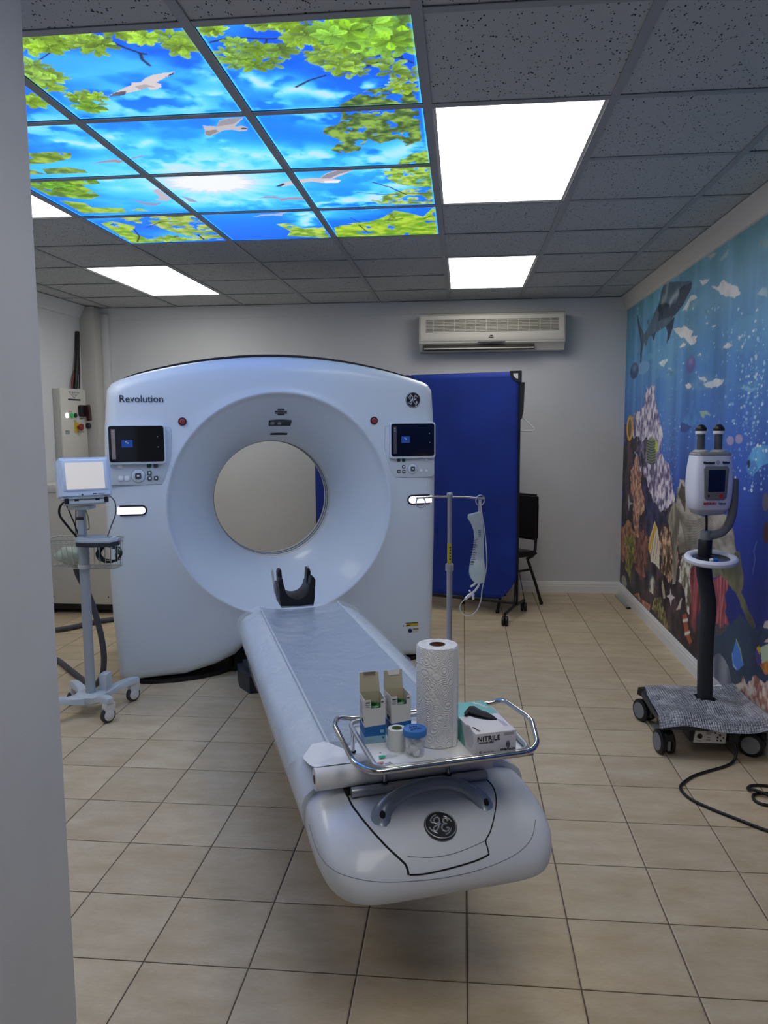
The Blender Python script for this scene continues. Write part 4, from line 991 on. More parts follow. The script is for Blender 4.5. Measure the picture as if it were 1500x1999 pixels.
p, n = hit(B_FR, gan, 276, 779)
text('lettering', 'Revolution', 0.056, M_INK, gan, frame_at(p, n, off=0.0015) @ FRONT, sx=0.98, ext=0.002)
def monogram(parent, M, r, m_disc, m_mark, name='badge'):
    o = lathe(name, [(r, 0), (r, r * 0.10), (r * 0.97, r * 0.14), (0, r * 0.14)], m_disc, parent, 40, M @ RX(90))
    bm = bmesh.new()
    def st(pts, w_=0.05, sp=6):
        P3 = catmull([(x * r, -r * 0.15, z * r) for x, z in pts], sp)
        add_tube(bm, P3, w_ * r, 6, flat=1.0)
    st([(0.94 * math.cos(a), 0.94 * math.sin(a)) for a in [2 * math.pi * k / 24 for k in range(25)]], 0.035, 2)
    # script letters
    st([(-0.06, 0.30), (-0.10, 0.46), (-0.24, 0.50), (-0.38, 0.36), (-0.38, 0.14), (-0.26, 0.04), (-0.12, 0.14), (-0.05, 0.32), (-0.08, 0.05), (-0.16, -0.26), (-0.30, -0.48), (-0.44, -0.44), (-0.42, -0.24), (-0.22, -0.06), (0.02, 0.06)], 0.06)
    st([(-0.60, 0.28), (-0.54, 0.12), (-0.40, 0.10)], 0.05)
    st([(0.44, 0.28), (0.41, 0.43), (0.29, 0.48), (0.18, 0.39), (0.17, 0.21), (0.28, 0.09), (0.40, 0.10)], 0.06)
    st([(0.30, 0.09), (0.13, -0.02), (0.06, -0.24), (0.16, -0.43), (0.35, -0.44), (0.48, -0.30), (0.44, -0.17), (0.35, -0.22)], 0.06)
    for k in range(4):
        a0 = math.pi / 2 * k + 0.35
        st([(0.74 * math.cos(a0 + t) * (1 - 0.12 * (t / 0.9)), 0.74 * math.sin(a0 + t) * (1 - 0.12 * (t / 0.9))) for t in (0, 0.3, 0.6, 0.9)], 0.045)
    bm.transform(M)
    bm_obj('monogram', bm, m_mark, o, smooth=True)
    return o
p, n = hit(B_FR, gan, 806.4, 780.7)
monogram(gan, frame_at(p, n), 0.047, M_BLACK, M_SILVER)
for px, py in ((356.2, 822.8), (730.4, 821)):
    p, n = hit(B_FR, gan, px, py); Mf = frame_at(p, n)
    o = lathe('stop_button', [(0.0235, -0.002), (0.0235, 0.006), (0.020, 0.009), (0, 0.009)], mat('stop_ring', (66, 24, 34), 0.5), gan, 24, Mf @ RX(90))
    lathe('cap', [(0.0145, 0.008), (0.014, 0.012), (0.011, 0.014), (0, 0.014)], M_RED, o, 20, Mf @ RX(90))
    bm = bmesh.new(); add_tube(bm, [(0.009 * math.cos(a), -0.0145, 0.009 * math.sin(a)) for a in [2 * math.pi * k / 12 for k in range(12)]], 0.0014, 5, True); add_box(bm, -0.006, 0.006, -0.0155, -0.0145, -0.0015, 0.0015)
    bm.transform(Mf); bm_obj('symbol', bm, mat('stop_ring', ()), o)
M_SCR_BLUE = mat('icon_blue', (30, 66, 140), 0.4, emit=0.35)
M_SCR_GREY = mat('icon_grey', (128, 118, 120), 0.4, emit=0.16)
M_SCR_TXT = mat('icon_text', (150, 156, 170), 0.4, emit=0.25)
def console(side):
    ox, oy, s = (190, 740, 230 / 1500.) if side < 0 else (700, 740, 280 / 1500.)
    f = lambda x, y, v=4.642: onV(ox + s * x, oy + s * y, v)
    if side < 0:
        plate = [f(150, 590), f(925, 620), f(943, 660), (f(948, 960)), f(900, 1150), f(858, 1290), f(820, 1340), f(190, 1352), f(150, 1320)]
        sc = [f(130, 592, 4.615), f(848, 590, 4.615), f(862, 1055, 4.615), f(150, 1060, 4.615)]
    else:
        plate = [f(280, 495), f(275, 720), f(300, 840), f(345, 980), f(390, 1030), f(770, 1020), f(793, 1000), f(793, 480)]
        sc = [f(340, 463, 4.615), f(797, 460, 4.615), f(797, 806, 4.615), f(343, 812, 4.615)]
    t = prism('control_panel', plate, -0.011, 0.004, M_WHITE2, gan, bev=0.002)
    bm = bmesh.new(); add_tube(bm, [(x, -0.0085, z) for x, z in plate], 0.0013, 5, True); bm_obj('panel_seam', bm, M_LINE, t)
    x0, x1 = (sc[0][0] + sc[3][0]) / 2, (sc[1][0] + sc[2][0]) / 2; z1, z0 = (sc[0][1] + sc[1][1]) / 2, (sc[2][1] + sc[3][1]) / 2
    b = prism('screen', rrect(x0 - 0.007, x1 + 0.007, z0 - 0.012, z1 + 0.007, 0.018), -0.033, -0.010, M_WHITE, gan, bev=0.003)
    prism('glass', rrect(x0 + 0.002, x1 - 0.002, z0 + 0.002, z1 - 0.002, 0.013), -0.0355, -0.033, M_GLASSBLK, b)
    W, H = x1 - x0, z1 - z0
    def scr(nm, a, b_, c, d, m): return prism(nm, [(x0 + a * W, z0 + c * H), (x0 + b_ * W, z0 + c * H), (x0 + b_ * W, z0 + d * H), (x0 + a * W, z0 + d * H)], -0.0362, -0.0354, m, b)
    scr('side_bar', 0.055, 0.125, 0.09, 0.90, M_SCR_GREY if side < 0 else mat('icon_grey_dim', (74, 72, 78), 0.4, emit=0.08)); scr('icon', 0.235, 0.43, 0.41, 0.61, M_SCR_BLUE)
    for a, c, w_, h_ in ((0.30, 0.54, 0.03, 0.035), (0.33, 0.505, 0.03, 0.035), (0.87, 0.68, 0.015, 0.02), (0.88, 0.40, 0.015, 0.02), (0.07, 0.83, 0.03, 0.02), (0.07, 0.76, 0.03, 0.02)):
        box('glyph', x0 + a * W, x0 + (a + w_) * W, -0.0368, -0.0361, z0 + c * H, z0 + (c + h_) * H, M_SCR_TXT, b)
    B = ([(660, 1100, 26, M_GREENBTN), (745, 1100, 26, M_GREYBTN), (665, 1195, 26, M_GREYBTN), (668, 1262, 26, M_GREYBTN), (750, 1260, 26, M_GREYBTN), (290, 1112, 26, M_LIGHTBTN), (298, 1265, 28, M_LIGHTBTN), (380, 1265, 28, M_LIGHTBTN)] if side < 0 else
         [(470, 848, 17, M_GREENBTN), (418, 848, 17, M_GREYBTN), (470, 915, 17, M_GREYBTN), (420, 966, 17, M_GREYBTN), (472, 966, 17, M_GREYBTN), (708, 843, 14, M_LIGHTBTN), (655, 957, 15, M_LIGHTBTN), (708, 957, 15, M_LIGHTBTN)])
    k_ = s * 4.65 / FPX
    for x, y, r_, m in B:
        cx_, cz_ = f(x, y); h = r_ * k_
        bt = prism('button', rrect(cx_ - h, cx_ + h, cz_ - h, cz_ + h, h * 0.45), -0.017, -0.0105, m, t, bev=0.0015)
        if m is M_GREYBTN and y not in (1100, 848):
            prism('glyph', rrect(cx_ - h * .4, cx_ + h * .4, cz_ - h * .45, cz_ + h * .45, h * 0.2), -0.0178, -0.0169, M_LIGHTBTN, t)
    cx_, cz_ = f(*((522, 1232) if side < 0 else (565, 937))); r_ = (80 if side < 0 else 55) * k_
    j = lathe('joypad', [(r_, 0.010), (r_, 0.013), (r_ * 0.9, 0.0155), (0, 0.0155)], M_WHITE, t, 32, T(cx_, 0, cz_) @ RX(90))
    tube('joypad_groove', [(cx_ + r_ * 1.03 * math.cos(a), -0.0112, cz_ + r_ * 1.03 * math.sin(a)) for a in [2 * math.pi * k / 28 for k in range(28)]], 0.0014, M_LINE, t, 5, True)
    h = r_ * 0.45
    c_ = prism('centre_button', rrect(cx_ - h, cx_ + h, cz_ - h, cz_ + h, h * 0.4), -0.021, -0.015, M_GREYBTN, t, bev=0.0015)
    prism('glyph', rrect(cx_ - h * .4, cx_ + h * .4, cz_ - h * .22, cz_ + h * .22, h * 0.1), -0.0217, -0.0208, M_LIGHTBTN, t)
    for a in range(4):
        prism('arrow', [(cx_ + 0.72 * r_ * math.cos(a * math.pi / 2) + 0.1 * r_ * math.cos(a * math.pi / 2 + q_), cz_ + 0.72 * r_ * math.sin(a * math.pi / 2) + 0.1 * r_ * math.sin(a * math.pi / 2 + q_)) for q_ in (0, 2.1, 4.2)], -0.0165, -0.0150, M_LIGHTBTN, t)
console(-1); console(1)
# light strips running round the side edges
def strip(side):
    if side < 0: a0 = onV(205, 997, 4.645); a1 = onV(288, 997, 4.645); hz = 0.030
    else: a0 = onV(795, 976, 4.645); a1 = onV(849, 974, 4.645); hz = 0.031
    x0, x1 = min(a0[0], a1[0]), max(a0[0], a1[0]); z = (a0[1] + a1[1]) / 2
    if side < 0: x0 = -0.975
    else: x1 = 0.958
    def bar(nm, grow, y0, y1, m, par):
        o = []
        h = hz + grow
        inner = (x1 + grow if side < 0 else x0 - grow)
        for k in range(9):
            a = R(-90 + 180 * k / 8)
            o.append((inner + side * -1 * 0 + (h * math.cos(a) - h) * (1 if side < 0 else -1), z + h * math.sin(a)))
        edge = x0 if side < 0 else x1
        o += [(edge, z + h), (edge, z - h)]
        bm = bmesh.new(); add_prism(bm, o, y0, y1)
        # wrap: bend the outer end back with the cover edge
        bmesh.ops.subdivide_edges(bm, edges=[e for e in bm.edges if abs(e.verts[0].co.x - e.verts[1].co.x) > 0.05], cuts=8)
        for v_ in bm.verts:
            d_ = abs(v_.co.x) - 0.90
            if d_ > 0: v_.co.y += d_ * d_ * 14
        return bm_obj(nm, bm, m, par, smooth=True, angle=30)
    o = bar('light_strip_bezel', 0.0, -0.010, 0.008, M_BLACK, gan)
    hz_ = hz
    bar('light_strip', -0.010, -0.018, -0.009, M_STRIP, o)
strip(-1); strip(1)
# fittings above the bore, on the flare
def flare_plate(nm, px, py, w_, h_, m, par, r_=0.002, t_=0.003):
    p, n = hit(B_FR, gan, px, py)
    return prism(nm, rrect(-w_ / 2, w_ / 2, -h_ / 2, h_ / 2, min(r_, h_ * 0.45)), -t_, 0.004, m, par, M=frame_at(p, n)), frame_at(p, n)
kf = 4.75 / FPX
for x0, x1, y in ((542, 555.3, 799), (537, 560.7, 802.7), (537, 560.7, 806), (542, 555.3, 809)):
    flare_plate('speaker_slot', (x0 + x1) / 2, y, (x1 - x0) * kf, 0.009, M_INK, gan)
o, Mf = flare_plate('camera_window', 547, 825, 0.140, 0.062, M_GLASSBLK, gan, 0.006, 0.004)
for dx in (-0.042, 0.0):
    lathe('lens', [(0.014, 0.003), (0.013, 0.007), (0.008, 0.009), (0, 0.009)], mat('lens_grey', (150, 154, 156), 0.3), o, 16, Mf @ T(dx - 0.004, 0, 0) @ RX(90))
flare_plate('display_bar', 545.5, 846.5, 0.116, 0.028, M_INK, gan, 0.003)
# warning labels low on the right
def gl(nm, pts, m, d=0.0): return prism(nm, gquad(pts), -0.0045 - d, 0.002, m, gan)
lb = gl('warning_label', [(791.5, 1216), (816, 1214), (816, 1221), (791.5, 1223)], M_YELLOW)
bm = bmesh.new()
for a in ([(784, 1224), (790.5, 1223.6), (787.3, 1217)],): add_prism(bm, gquad(a), -0.0045, 0.002)
bm_obj('warning_triangle', bm, M_YELLOW, gan)
bm = bmesh.new()
for q_ in ([(791.5, 1215.6), (804, 1214.8), (804, 1216.2), (791.5, 1217)], [(805, 1215), (816, 1214), (816, 1215.6), (805, 1216.6)], [(794, 1219.5), (801, 1219), (801, 1220.6), (794, 1221)], [(785.9, 1222.8), (788.7, 1222.6), (787.3, 1219.6)]): add_prism(bm, gquad(q_), -0.0055, -0.0044)
bm_obj('label_print', bm, M_INK, lb)
l2 = gl('notice_label', [(796, 1226.5), (817, 1225), (817, 1234.5), (796, 1236)], mat('notice_grey', (206, 206, 198), 0.6))
prism('notice_disc', [(onV(800.5 + 4 * math.cos(a), 1231 + 4.2 * math.sin(a), 4.65)) for a in [2 * math.pi * k / 16 for k in range(16)]], -0.0055, -0.0044, mat('notice_blue', (34, 40, 96), 0.6), l2)
prism('notice_band', gquad([(806, 1226.2), (816.6, 1225.4), (816.6, 1228.4), (806, 1229)]), -0.0055, -0.0044, mat('notice_olive', (130, 126, 50), 0.6), l2)
# ================================================================== PATIENT TABLE
TV0 = 2.9
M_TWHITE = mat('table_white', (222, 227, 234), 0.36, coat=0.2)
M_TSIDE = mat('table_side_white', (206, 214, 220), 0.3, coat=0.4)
M_MATT = mat('mattress_grey', (146, 160, 178), 0.32, coat=0.4, bump=0.6, bscale=7, bdist=0.012)
M_SLATE = mat('slate_plastic', (50, 54, 60), 0.5)
M_GREYMET = mat('handle_grey', (140, 150, 164), 0.32, metal=0.3)
M_CHROME = mat('chrome', (206, 206, 206), 0.10, metal=1.0)
M_STEEL = mat('brushed_steel', (176, 180, 184), 0.3, metal=0.55)
M_SEAM = mat('seam_black', (20, 20, 24), 0.8)
tab = thing('patient_table', 'long white patient table with grey mattress in front of the scanner', 'table', axis_pt(0, TV0, 0), AX)
def tl(s, v, z): return (s, v - TV0, z)
# pedestal and lift under the table
plan('pedestal', [(-0.295, 1.56), (-0.25, 1.43), (0.25, 1.43), (0.295, 1.56), (0.295, 1.70), (-0.295, 1.70)], 0.0, 0.13, M_SLATE, tab, bev=0.03)
box('lift_column', -0.24, 0.24, 1.15, 1.60, 0.10, 0.40, M_DARK, tab, bev=0.02)
box('carriage', -0.285, 0.285, -0.68, 1.2, 0.355, 0.405, M_SLATE, tab, bev=0.012)
# long body: cross-section swept along the table
def sweep_sections(name, secs, m, closed=True, parent=None, angle=40, caps=True):
    n = len(secs[0]); v = [p for s_ in secs for p in s_]; f = []
    for i in range(len(secs) - 1):
        for k in range(n if closed else n - 1):
            k2 = (k + 1) % n; f.append((i * n + k, i * n + k2, (i + 1) * n + k2, (i + 1) * n + k))
    if caps and closed: f += [tuple(range(n))[::-1], tuple(range((len(secs) - 1) * n, len(secs) * n))]
    return pyd(name, v, f, m, parent, smooth=True, angle=angle, recalc=True)
def body_sec(v, k=1.0, dz=0.0):
    half = [(0.205, 0.548), (0.215, 0.551), (0.232, 0.549), (0.262, 0.539), (0.298, 0.520), (0.316, 0.505), (0.326, 0.482), (0.328, 0.455), (0.322, 0.425), (0.315, 0.402), (0.300, 0.396), (0.20, 0.394)]
    R_ = [(s * k, z + dz) for s, z in half]
    inner = [(0.20, 0.535), (0.10, 0.512), (0.0, 0.506), (-0.10, 0.512), (-0.20, 0.535)]
    pts = R_[::-1] + [(s * k, z + dz) for s, z in inner] + [(-s, z) for s, z in R_]
    return [tl(s, v, z) for s, z in pts]
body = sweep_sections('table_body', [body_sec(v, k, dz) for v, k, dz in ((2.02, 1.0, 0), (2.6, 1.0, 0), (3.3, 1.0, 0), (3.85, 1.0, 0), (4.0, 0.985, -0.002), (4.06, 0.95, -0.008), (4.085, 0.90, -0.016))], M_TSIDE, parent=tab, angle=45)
# mattress, slightly dished
def matt_sec(v, e=0.0):
    xs = [-0.206 + 0.412 * k / 16 for k in range(17)]
    top = [(x, 0.556 - 0.020 * (1 - (x / 0.206) ** 2) - e) for x in xs]; bot = [(x, 0.549 - 0.038 * (1 - (x / 0.21) ** 2)) for x in xs[::-1]]
    return [tl(s * (1 - e), v, z) for s, z in top + bot]
sweep_sections('mattress', [matt_sec(v, e) for v, e in ((2.06, 0.004), (2.07, 0), (2.6, 0), (3.2, 0), (3.8, 0), (4.06, 0), (4.08, 0.005))], M_MATT, parent=tab, angle=30)
for s_ in (-1, 1):
    tube('mattress_piping', [tl(s_ * 0.2085, v, 0.5565) for v in (2.08, 2.6, 3.2, 3.8, 4.07)], 0.0045, M_TSIDE, tab, 8)
# foot end unit
def end_sec(v, w_, zt, zb, e=0.42):
    pts = []
    zm = zb + (zt - zb) * 0.42
    for k in range(40):
        a = 2 * math.pi * k / 40; c_, s_ = math.cos(a), math.sin(a)
        x = w_ * math.copysign(abs(c_) ** (0.42 if s_ > 0 else 0.3), c_) * (1.0 if s_ > 0 else 1 - 0.05 * abs(s_))
        z = zm + ((zt - zm) * abs(s_) ** 0.52 if s_ > 0 else -(zm - zb) * abs(s_) ** 0.45)
        pts.append(tl(x, v, z))
    return pts
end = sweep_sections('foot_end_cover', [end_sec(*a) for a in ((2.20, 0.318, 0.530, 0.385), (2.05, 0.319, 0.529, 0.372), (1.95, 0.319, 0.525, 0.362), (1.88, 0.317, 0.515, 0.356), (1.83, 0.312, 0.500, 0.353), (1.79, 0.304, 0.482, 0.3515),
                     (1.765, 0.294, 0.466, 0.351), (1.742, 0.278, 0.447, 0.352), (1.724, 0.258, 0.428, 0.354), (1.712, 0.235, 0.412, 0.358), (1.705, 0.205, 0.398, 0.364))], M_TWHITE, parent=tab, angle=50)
B_END = surf(end)
def on_end(px, py, off=0.0):
    p, n = hit(B_END, tab, px, py)
    return (p + n * off) if p is not None else None
def end_line(nm, pxs, r_, m, sp=6):
    P3 = [on_end(x, y, 0.0005) for x, y in pxs]; P3 = [p for p in P3 if p is not None]
    # follow the surface between the picked points
    out = []
    for p in catmull(P3, sp):
        q_, n, i, d = B_END.find_nearest(p); out.append(q_ + n * 0.0003)
    return tube(nm, out, r_, m, tab, 6)
end_line('panel_gap', [(676, 1548), (690, 1576), (718, 1612), (752, 1650), (782, 1678), (793, 1690), (798, 1708)], 0.0028, M_SEAM)
end_line('panel_gap', [(948, 1520), (962, 1535), (969, 1560), (966, 1590), (958, 1622), (949, 1641), (952, 1655), (955, 1668)], 0.0018, M_SEAM)
end_line('panel_gap', [(796, 1672), (840, 1674), (880, 1668), (915, 1656), (948, 1641)], 0.0009, M_LINE)
lip = [on_end(x, y) for x, y in ((797, 1680), (840, 1681), (890, 1672), (930, 1660), (949, 1648), (954, 1664), (940, 1676), (890, 1690), (840, 1702), (806, 1708))]
end_line('panel_gap', [(800, 1708), (830, 1706), (880, 1695), (930, 1680), (955, 1668)], 0.0022, M_SEAM)
end_line('skirt_seam', [(604, 1610), (620, 1660), (650, 1697), (700, 1716), (760, 1722), (850, 1716), (930, 1700), (1000, 1672), (1036, 1640), (1046, 1600)], 0.0008, M_LINE)
p, n = hit(B_END, tab, 860, 1613)
upv = (Vector((0, 1, 0)) - n * n.y).normalized()
# raised boss under the badge
Mb = frame_at(p, n, up=Vector((0, 0.8, 0.6)))
monogram(tab, Mb @ RY(14), 0.0425, mat('badge_slate', (44, 48, 52), 0.4), M_SILVER)
# grey carrying handle
hp = catmull([(x_ - 0.012, y_, z_) for x_, y_, z_ in [tl(-0.140, 1.850, 0.488), tl(-0.130, 1.860, 0.516), tl(-0.103, 1.872, 0.537), tl(-0.045, 1.882, 0.555), tl(0.020, 1.886, 0.562), tl(0.080, 1.882, 0.552), tl(0.122, 1.872, 0.530), tl(0.144, 1.860, 0.508), tl(0.152, 1.850, 0.486)]], 6)
nh = len(hp); rad = [0.0185 + 0.016 * abs(2 * i / (nh - 1) - 1) ** 3 for i in range(nh)]
hnd = tube('handle', hp, rad, M_GREYMET, tab, 14, flat=0.80, upv=(0, 0, 1))
for i in (5, nh - 6):
    c_ = hp[i]
    M_ = T(c_.x + (0.004 if i > 9 else -0.002), c_.y - 0.018, c_.z + 0.006)
    bm = bmesh.new(); bmesh.ops.create_uvsphere(bm, u_segments=12, v_segments=8, radius=0.010); bm.transform(M_ @ Matrix.Diagonal((0.8, 0.9, 1.2, 1))); bm_obj('handle_hole', bm, M_SEAM, hnd, smooth=True)
tube('cross_rod', [tl(-0.205, 1.942, 0.538), tl(0.18, 1.942, 0.538)], 0.0135, M_STEEL, tab, 16)
box('rod_recess', -0.215, 0.19, 1.958 - TV0, 2.0 - TV0, 0.518, 0.534, M_SEAM, tab)
# clear plastic film draped over the table
M_FILM = mat('clear_film', (232, 242, 248), 0.10, alpha=0.24, spec=1.0, bump=1.0, bscale=13, bdist=0.03)
rf = random.Random(8)
def film_sec(v, i, nsec):
    pr = [(-0.327, 0.430), (-0.331, 0.456), (-0.329, 0.485), (-0.318, 0.509), (-0.300, 0.525), (-0.264, 0.544), (-0.232, 0.555), (-0.212, 0.5645), (-0.190, 0.562), (-0.12, 0.552), (0, 0.5475), (0.12, 0.552), (0.190, 0.562), (0.212, 0.5645), (0.232, 0.555), (0.264, 0.544), (0.300, 0.525), (0.318, 0.509), (0.329, 0.485), (0.331, 0.456), (0.327, 0.430)]
    out = []
    for j, (s, z) in enumerate(pr):
        w_ = 0.0016 * math.sin(v * 31 + s * 17) + 0.0014 * math.sin(v * 57 - s * 40) + rf.uniform(-0.0008, 0.0008)
        fl = 0.0
        if v < 2.3 and s < -0.30: fl = (2.3 - v) * 0.20
        k = 1 if s > 0 else -1
        if j in (0, len(pr) - 1): z += 0.012 * math.sin(v * 9)
        out.append(tl(s + k * (abs(w_) * 0.8 + 0.001) * (abs(s) > 0.29) - fl * 0.5 * (s < -0.30), v, z + abs(w_) * 1.2 + fl * 0.05))
    return out
NV = 70
film = sweep_sections('plastic_sheet', [film_sec(2.22 + (4.07 - 2.22) * i / NV, i, NV) for i in range(NV + 1)], M_FILM, closed=False, parent=None, angle=None)
film.location = tab.location; film.rotation_euler = tab.rotation_euler
tag(film, 'clear crinkled plastic sheet draped over the patient table', 'plastic sheet')

# ---- head holder at the scanner end
hh = thing('head_holder', 'black U-shaped head holder at the scanner end of the table', 'head holder', axis_pt(-0.007, 4.10, 0.545), AX)
def arc(r_, a0, a1, n, cz=0.0, kx=1.0): return [(kx * r_ * math.cos(R(a0 + (a1 - a0) * k / n)), cz + r_ * math.sin(R(a0 + (a1 - a0) * k / n))) for k in range(n + 1)]
inner = arc(0.066, 180, 360, 14, 0.105, 1.0); outer = [(0.096, 0.105), (0.094, 0.04), (0.086, -0.005), (-0.086, -0.005), (-0.094, 0.04), (-0.096, 0.105)]
prism('cradle', inner + outer, -0.02, 0.19, M_BLACK, hh, bev=0.004)
for s_ in (-1, 1):
    prism('side_wing', [(s_ * 0.068, 0.10), (s_ * 0.098, 0.10), (s_ * 0.100, 0.135), (s_ * 0.092, 0.150), (s_ * 0.076, 0.150)], -0.015, 0.07, M_BLACK, hh, bev=0.003)
    prism('side_wing', [(s_ * 0.064, 0.10), (s_ * 0.088, 0.10), (s_ * 0.090, 0.165), (s_ * 0.084, 0.182), (s_ * 0.070, 0.182)], 0.075, 0.15, M_BLACK, hh, bev=0.003)
    prism('strap', [(s_ * 0.103, 0.05), (s_ * 0.107, 0.05), (s_ * 0.122, 0.175), (s_ * 0.116, 0.185), (s_ * 0.110, 0.175)] if s_ < 0 else [(0.078, 0.17), (0.084, 0.17), (0.083, 0.196), (0.076, 0.196)], 0.09, 0.115, mat('strap_white', (206, 206, 204), 0.7), hh)

# ---- exam paper roll with a loose end
pr_ = thing('paper_roll', 'white exam paper roll lying across the foot of the table', 'paper roll', axis_pt(0, 1.985, 0.5365), AX)
M_PAPER = mat('paper_white', (234, 235, 236), 0.75, bump=0.06, bscale=60)
M_CARD = mat('card_brown', (104, 78, 56), 0.8)
RR = 0.030
lathe('roll', [(0.0, -0.252), (0.013, -0.252), (RR - 0.001, -0.252), (RR, -0.250), (RR, 0.250), (RR - 0.001, 0.252), (0.0, 0.252)], M_PAPER, pr_, 32, T(-0.044, 0, RR) @ RY(90))
lathe('core', [(0.0, -0.2525), (0.012, -0.2535), (0.012, 0.2535), (0, 0.2535)], M_CARD, pr_, 20, T(-0.044, 0, RR) @ RY(90))
bm = bmesh.new(); g_ = []
for i in range(13):
    row = []
    for j in range(9):
        s = -0.290 + 0.46 * i / 12; t_ = j / 8
        y = 0.004 + (0.225 + 0.03 * math.sin(i * 1.3) - 0.10 * (i / 12) ** 2 - 0.02 * math.cos(i * 2.1)) * t_
        zz = 0.034 * (1 - t_) ** 2 + 0.0275 + 0.0015 * math.sin(i * 1.1 + 3 * t_) - max(0, -s - 0.215) * 0.32 * t_
        row.append(bm.verts.new((s - 0.004 * t_, y, zz)))
    g_.append(row)
for i in range(12):
    for j in range(8): bm.faces.new((g_[i][j], g_[i + 1][j], g_[i + 1][j + 1], g_[i][j + 1]))
bm_obj('loose_end', bm, M_PAPER, pr_, smooth=True)

# ---- chrome tray standing over the foot of the table
TZ = 0.655
tray = thing('instrument_tray', 'chrome wire instrument tray with rod handles over the table foot', 'tray', axis_pt(0.03, 1.94, 0.53), AX)
def yl(s, v, z): return (s - 0.03, v - 1.94, z - 0.53)
def round_loop(pts, r_=0.025, n=5):
    out = []; L = len(pts)
    for i in range(L):
        p, a, b = Vector(pts[i]), Vector(pts[i - 1]), Vector(pts[(i + 1) % L])
        da, db = (a - p), (b - p); k = min(r_, da.length * 0.45, db.length * 0.45)
        pa, pb = p + da.normalized() * k, p + db.normalized() * k
        for j in range(n + 1):
            t = j / n; out.append((1 - t) ** 2 * pa + 2 * t * (1 - t) * p + t * t * pb)
    return out
tube('inner_rail', round_loop([yl(-0.175, 2.105, 0.668), yl(-0.175, 1.785, 0.668), yl(0.238, 1.785, 0.668), yl(0.262, 2.105, 0.668)], 0.04), 0.0065, M_STEEL, tray, 12, True)
tube('handle_rail', round_loop([yl(-0.205, 2.115, 0.680), yl(-0.225, 2.06, 0.682), yl(-0.224, 1.82, 0.674), yl(-0.190, 1.768, 0.668), yl(0.232, 1.770, 0.670), yl(0.268, 1.806, 0.674), yl(0.318, 1.945, 0.682), yl(0.305, 2.115, 0.682), yl(0.25, 2.125, 0.668), yl(-0.16, 2.125, 0.668)], 0.03), 0.0075, M_CHROME, tray, 12, True)
for s, v, zb in ((-0.112, 1.942, 0.5525), (0.070, 1.942, 0.5525), (-0.16, 2.115, 0.5720), (0.20, 2.115, 0.5720)):
    tube('post', [yl(s, v, 0.649), yl(s, v, zb)], 0.006, M_CHROME, tray, 10)
    tube('post_socket', [yl(s, v, zb + 0.004), yl(s, v, zb)], 0.009, M_SEAM, tray, 10)
box('base_plate', *[q_ for q_ in (yl(-0.168, 0, 0)[0], yl(0.250, 0, 0)[0], yl(0, 1.79, 0)[1], yl(0, 2.10, 0)[1], 0.649 - 0.53, 0.654 - 0.53)], M_STEEL, tray, bev=0.001)
# paper liner with a few printed marks
ln = thing('tray_liner', 'white paper sheet lining the chrome tray', 'paper sheet', axis_pt(0.03, 1.94, TZ), AX)
bm = bmesh.new(); g_ = []
for i in range(15):
    row = []
    for j in range(11):
        s = -0.19 + 0.40 * i / 14; v = -0.148 + 0.305 * j / 10
        if j == 0: v += 0.012 * math.sin(i * 0.9)
        row.append(bm.verts.new((s, v, 0.0008 + (0.0010 * (1 + math.sin(i * 1.7 + j)) if j in (0,) else 0))))
    g_.append(row)
for i in range(14):
    for j in range(10): bm.faces.new((g_[i][j], g_[i + 1][j], g_[i + 1][j + 1], g_[i][j + 1]))
bm_obj('sheet', bm, M_PAPER, ln, smooth=True)
for s, v, w_ in ((-0.168, -0.04, 0.006), (-0.152, -0.058, 0.006), (-0.160, -0.120, 0.012), (-0.130, -0.130, 0.016), (-0.145, -0.124, 0.008)):
    box('printed_mark', s, s + w_, v, v + 0.003, 0.0009, 0.0014, mat('print_grey', (92, 90, 120), 0.7), ln)

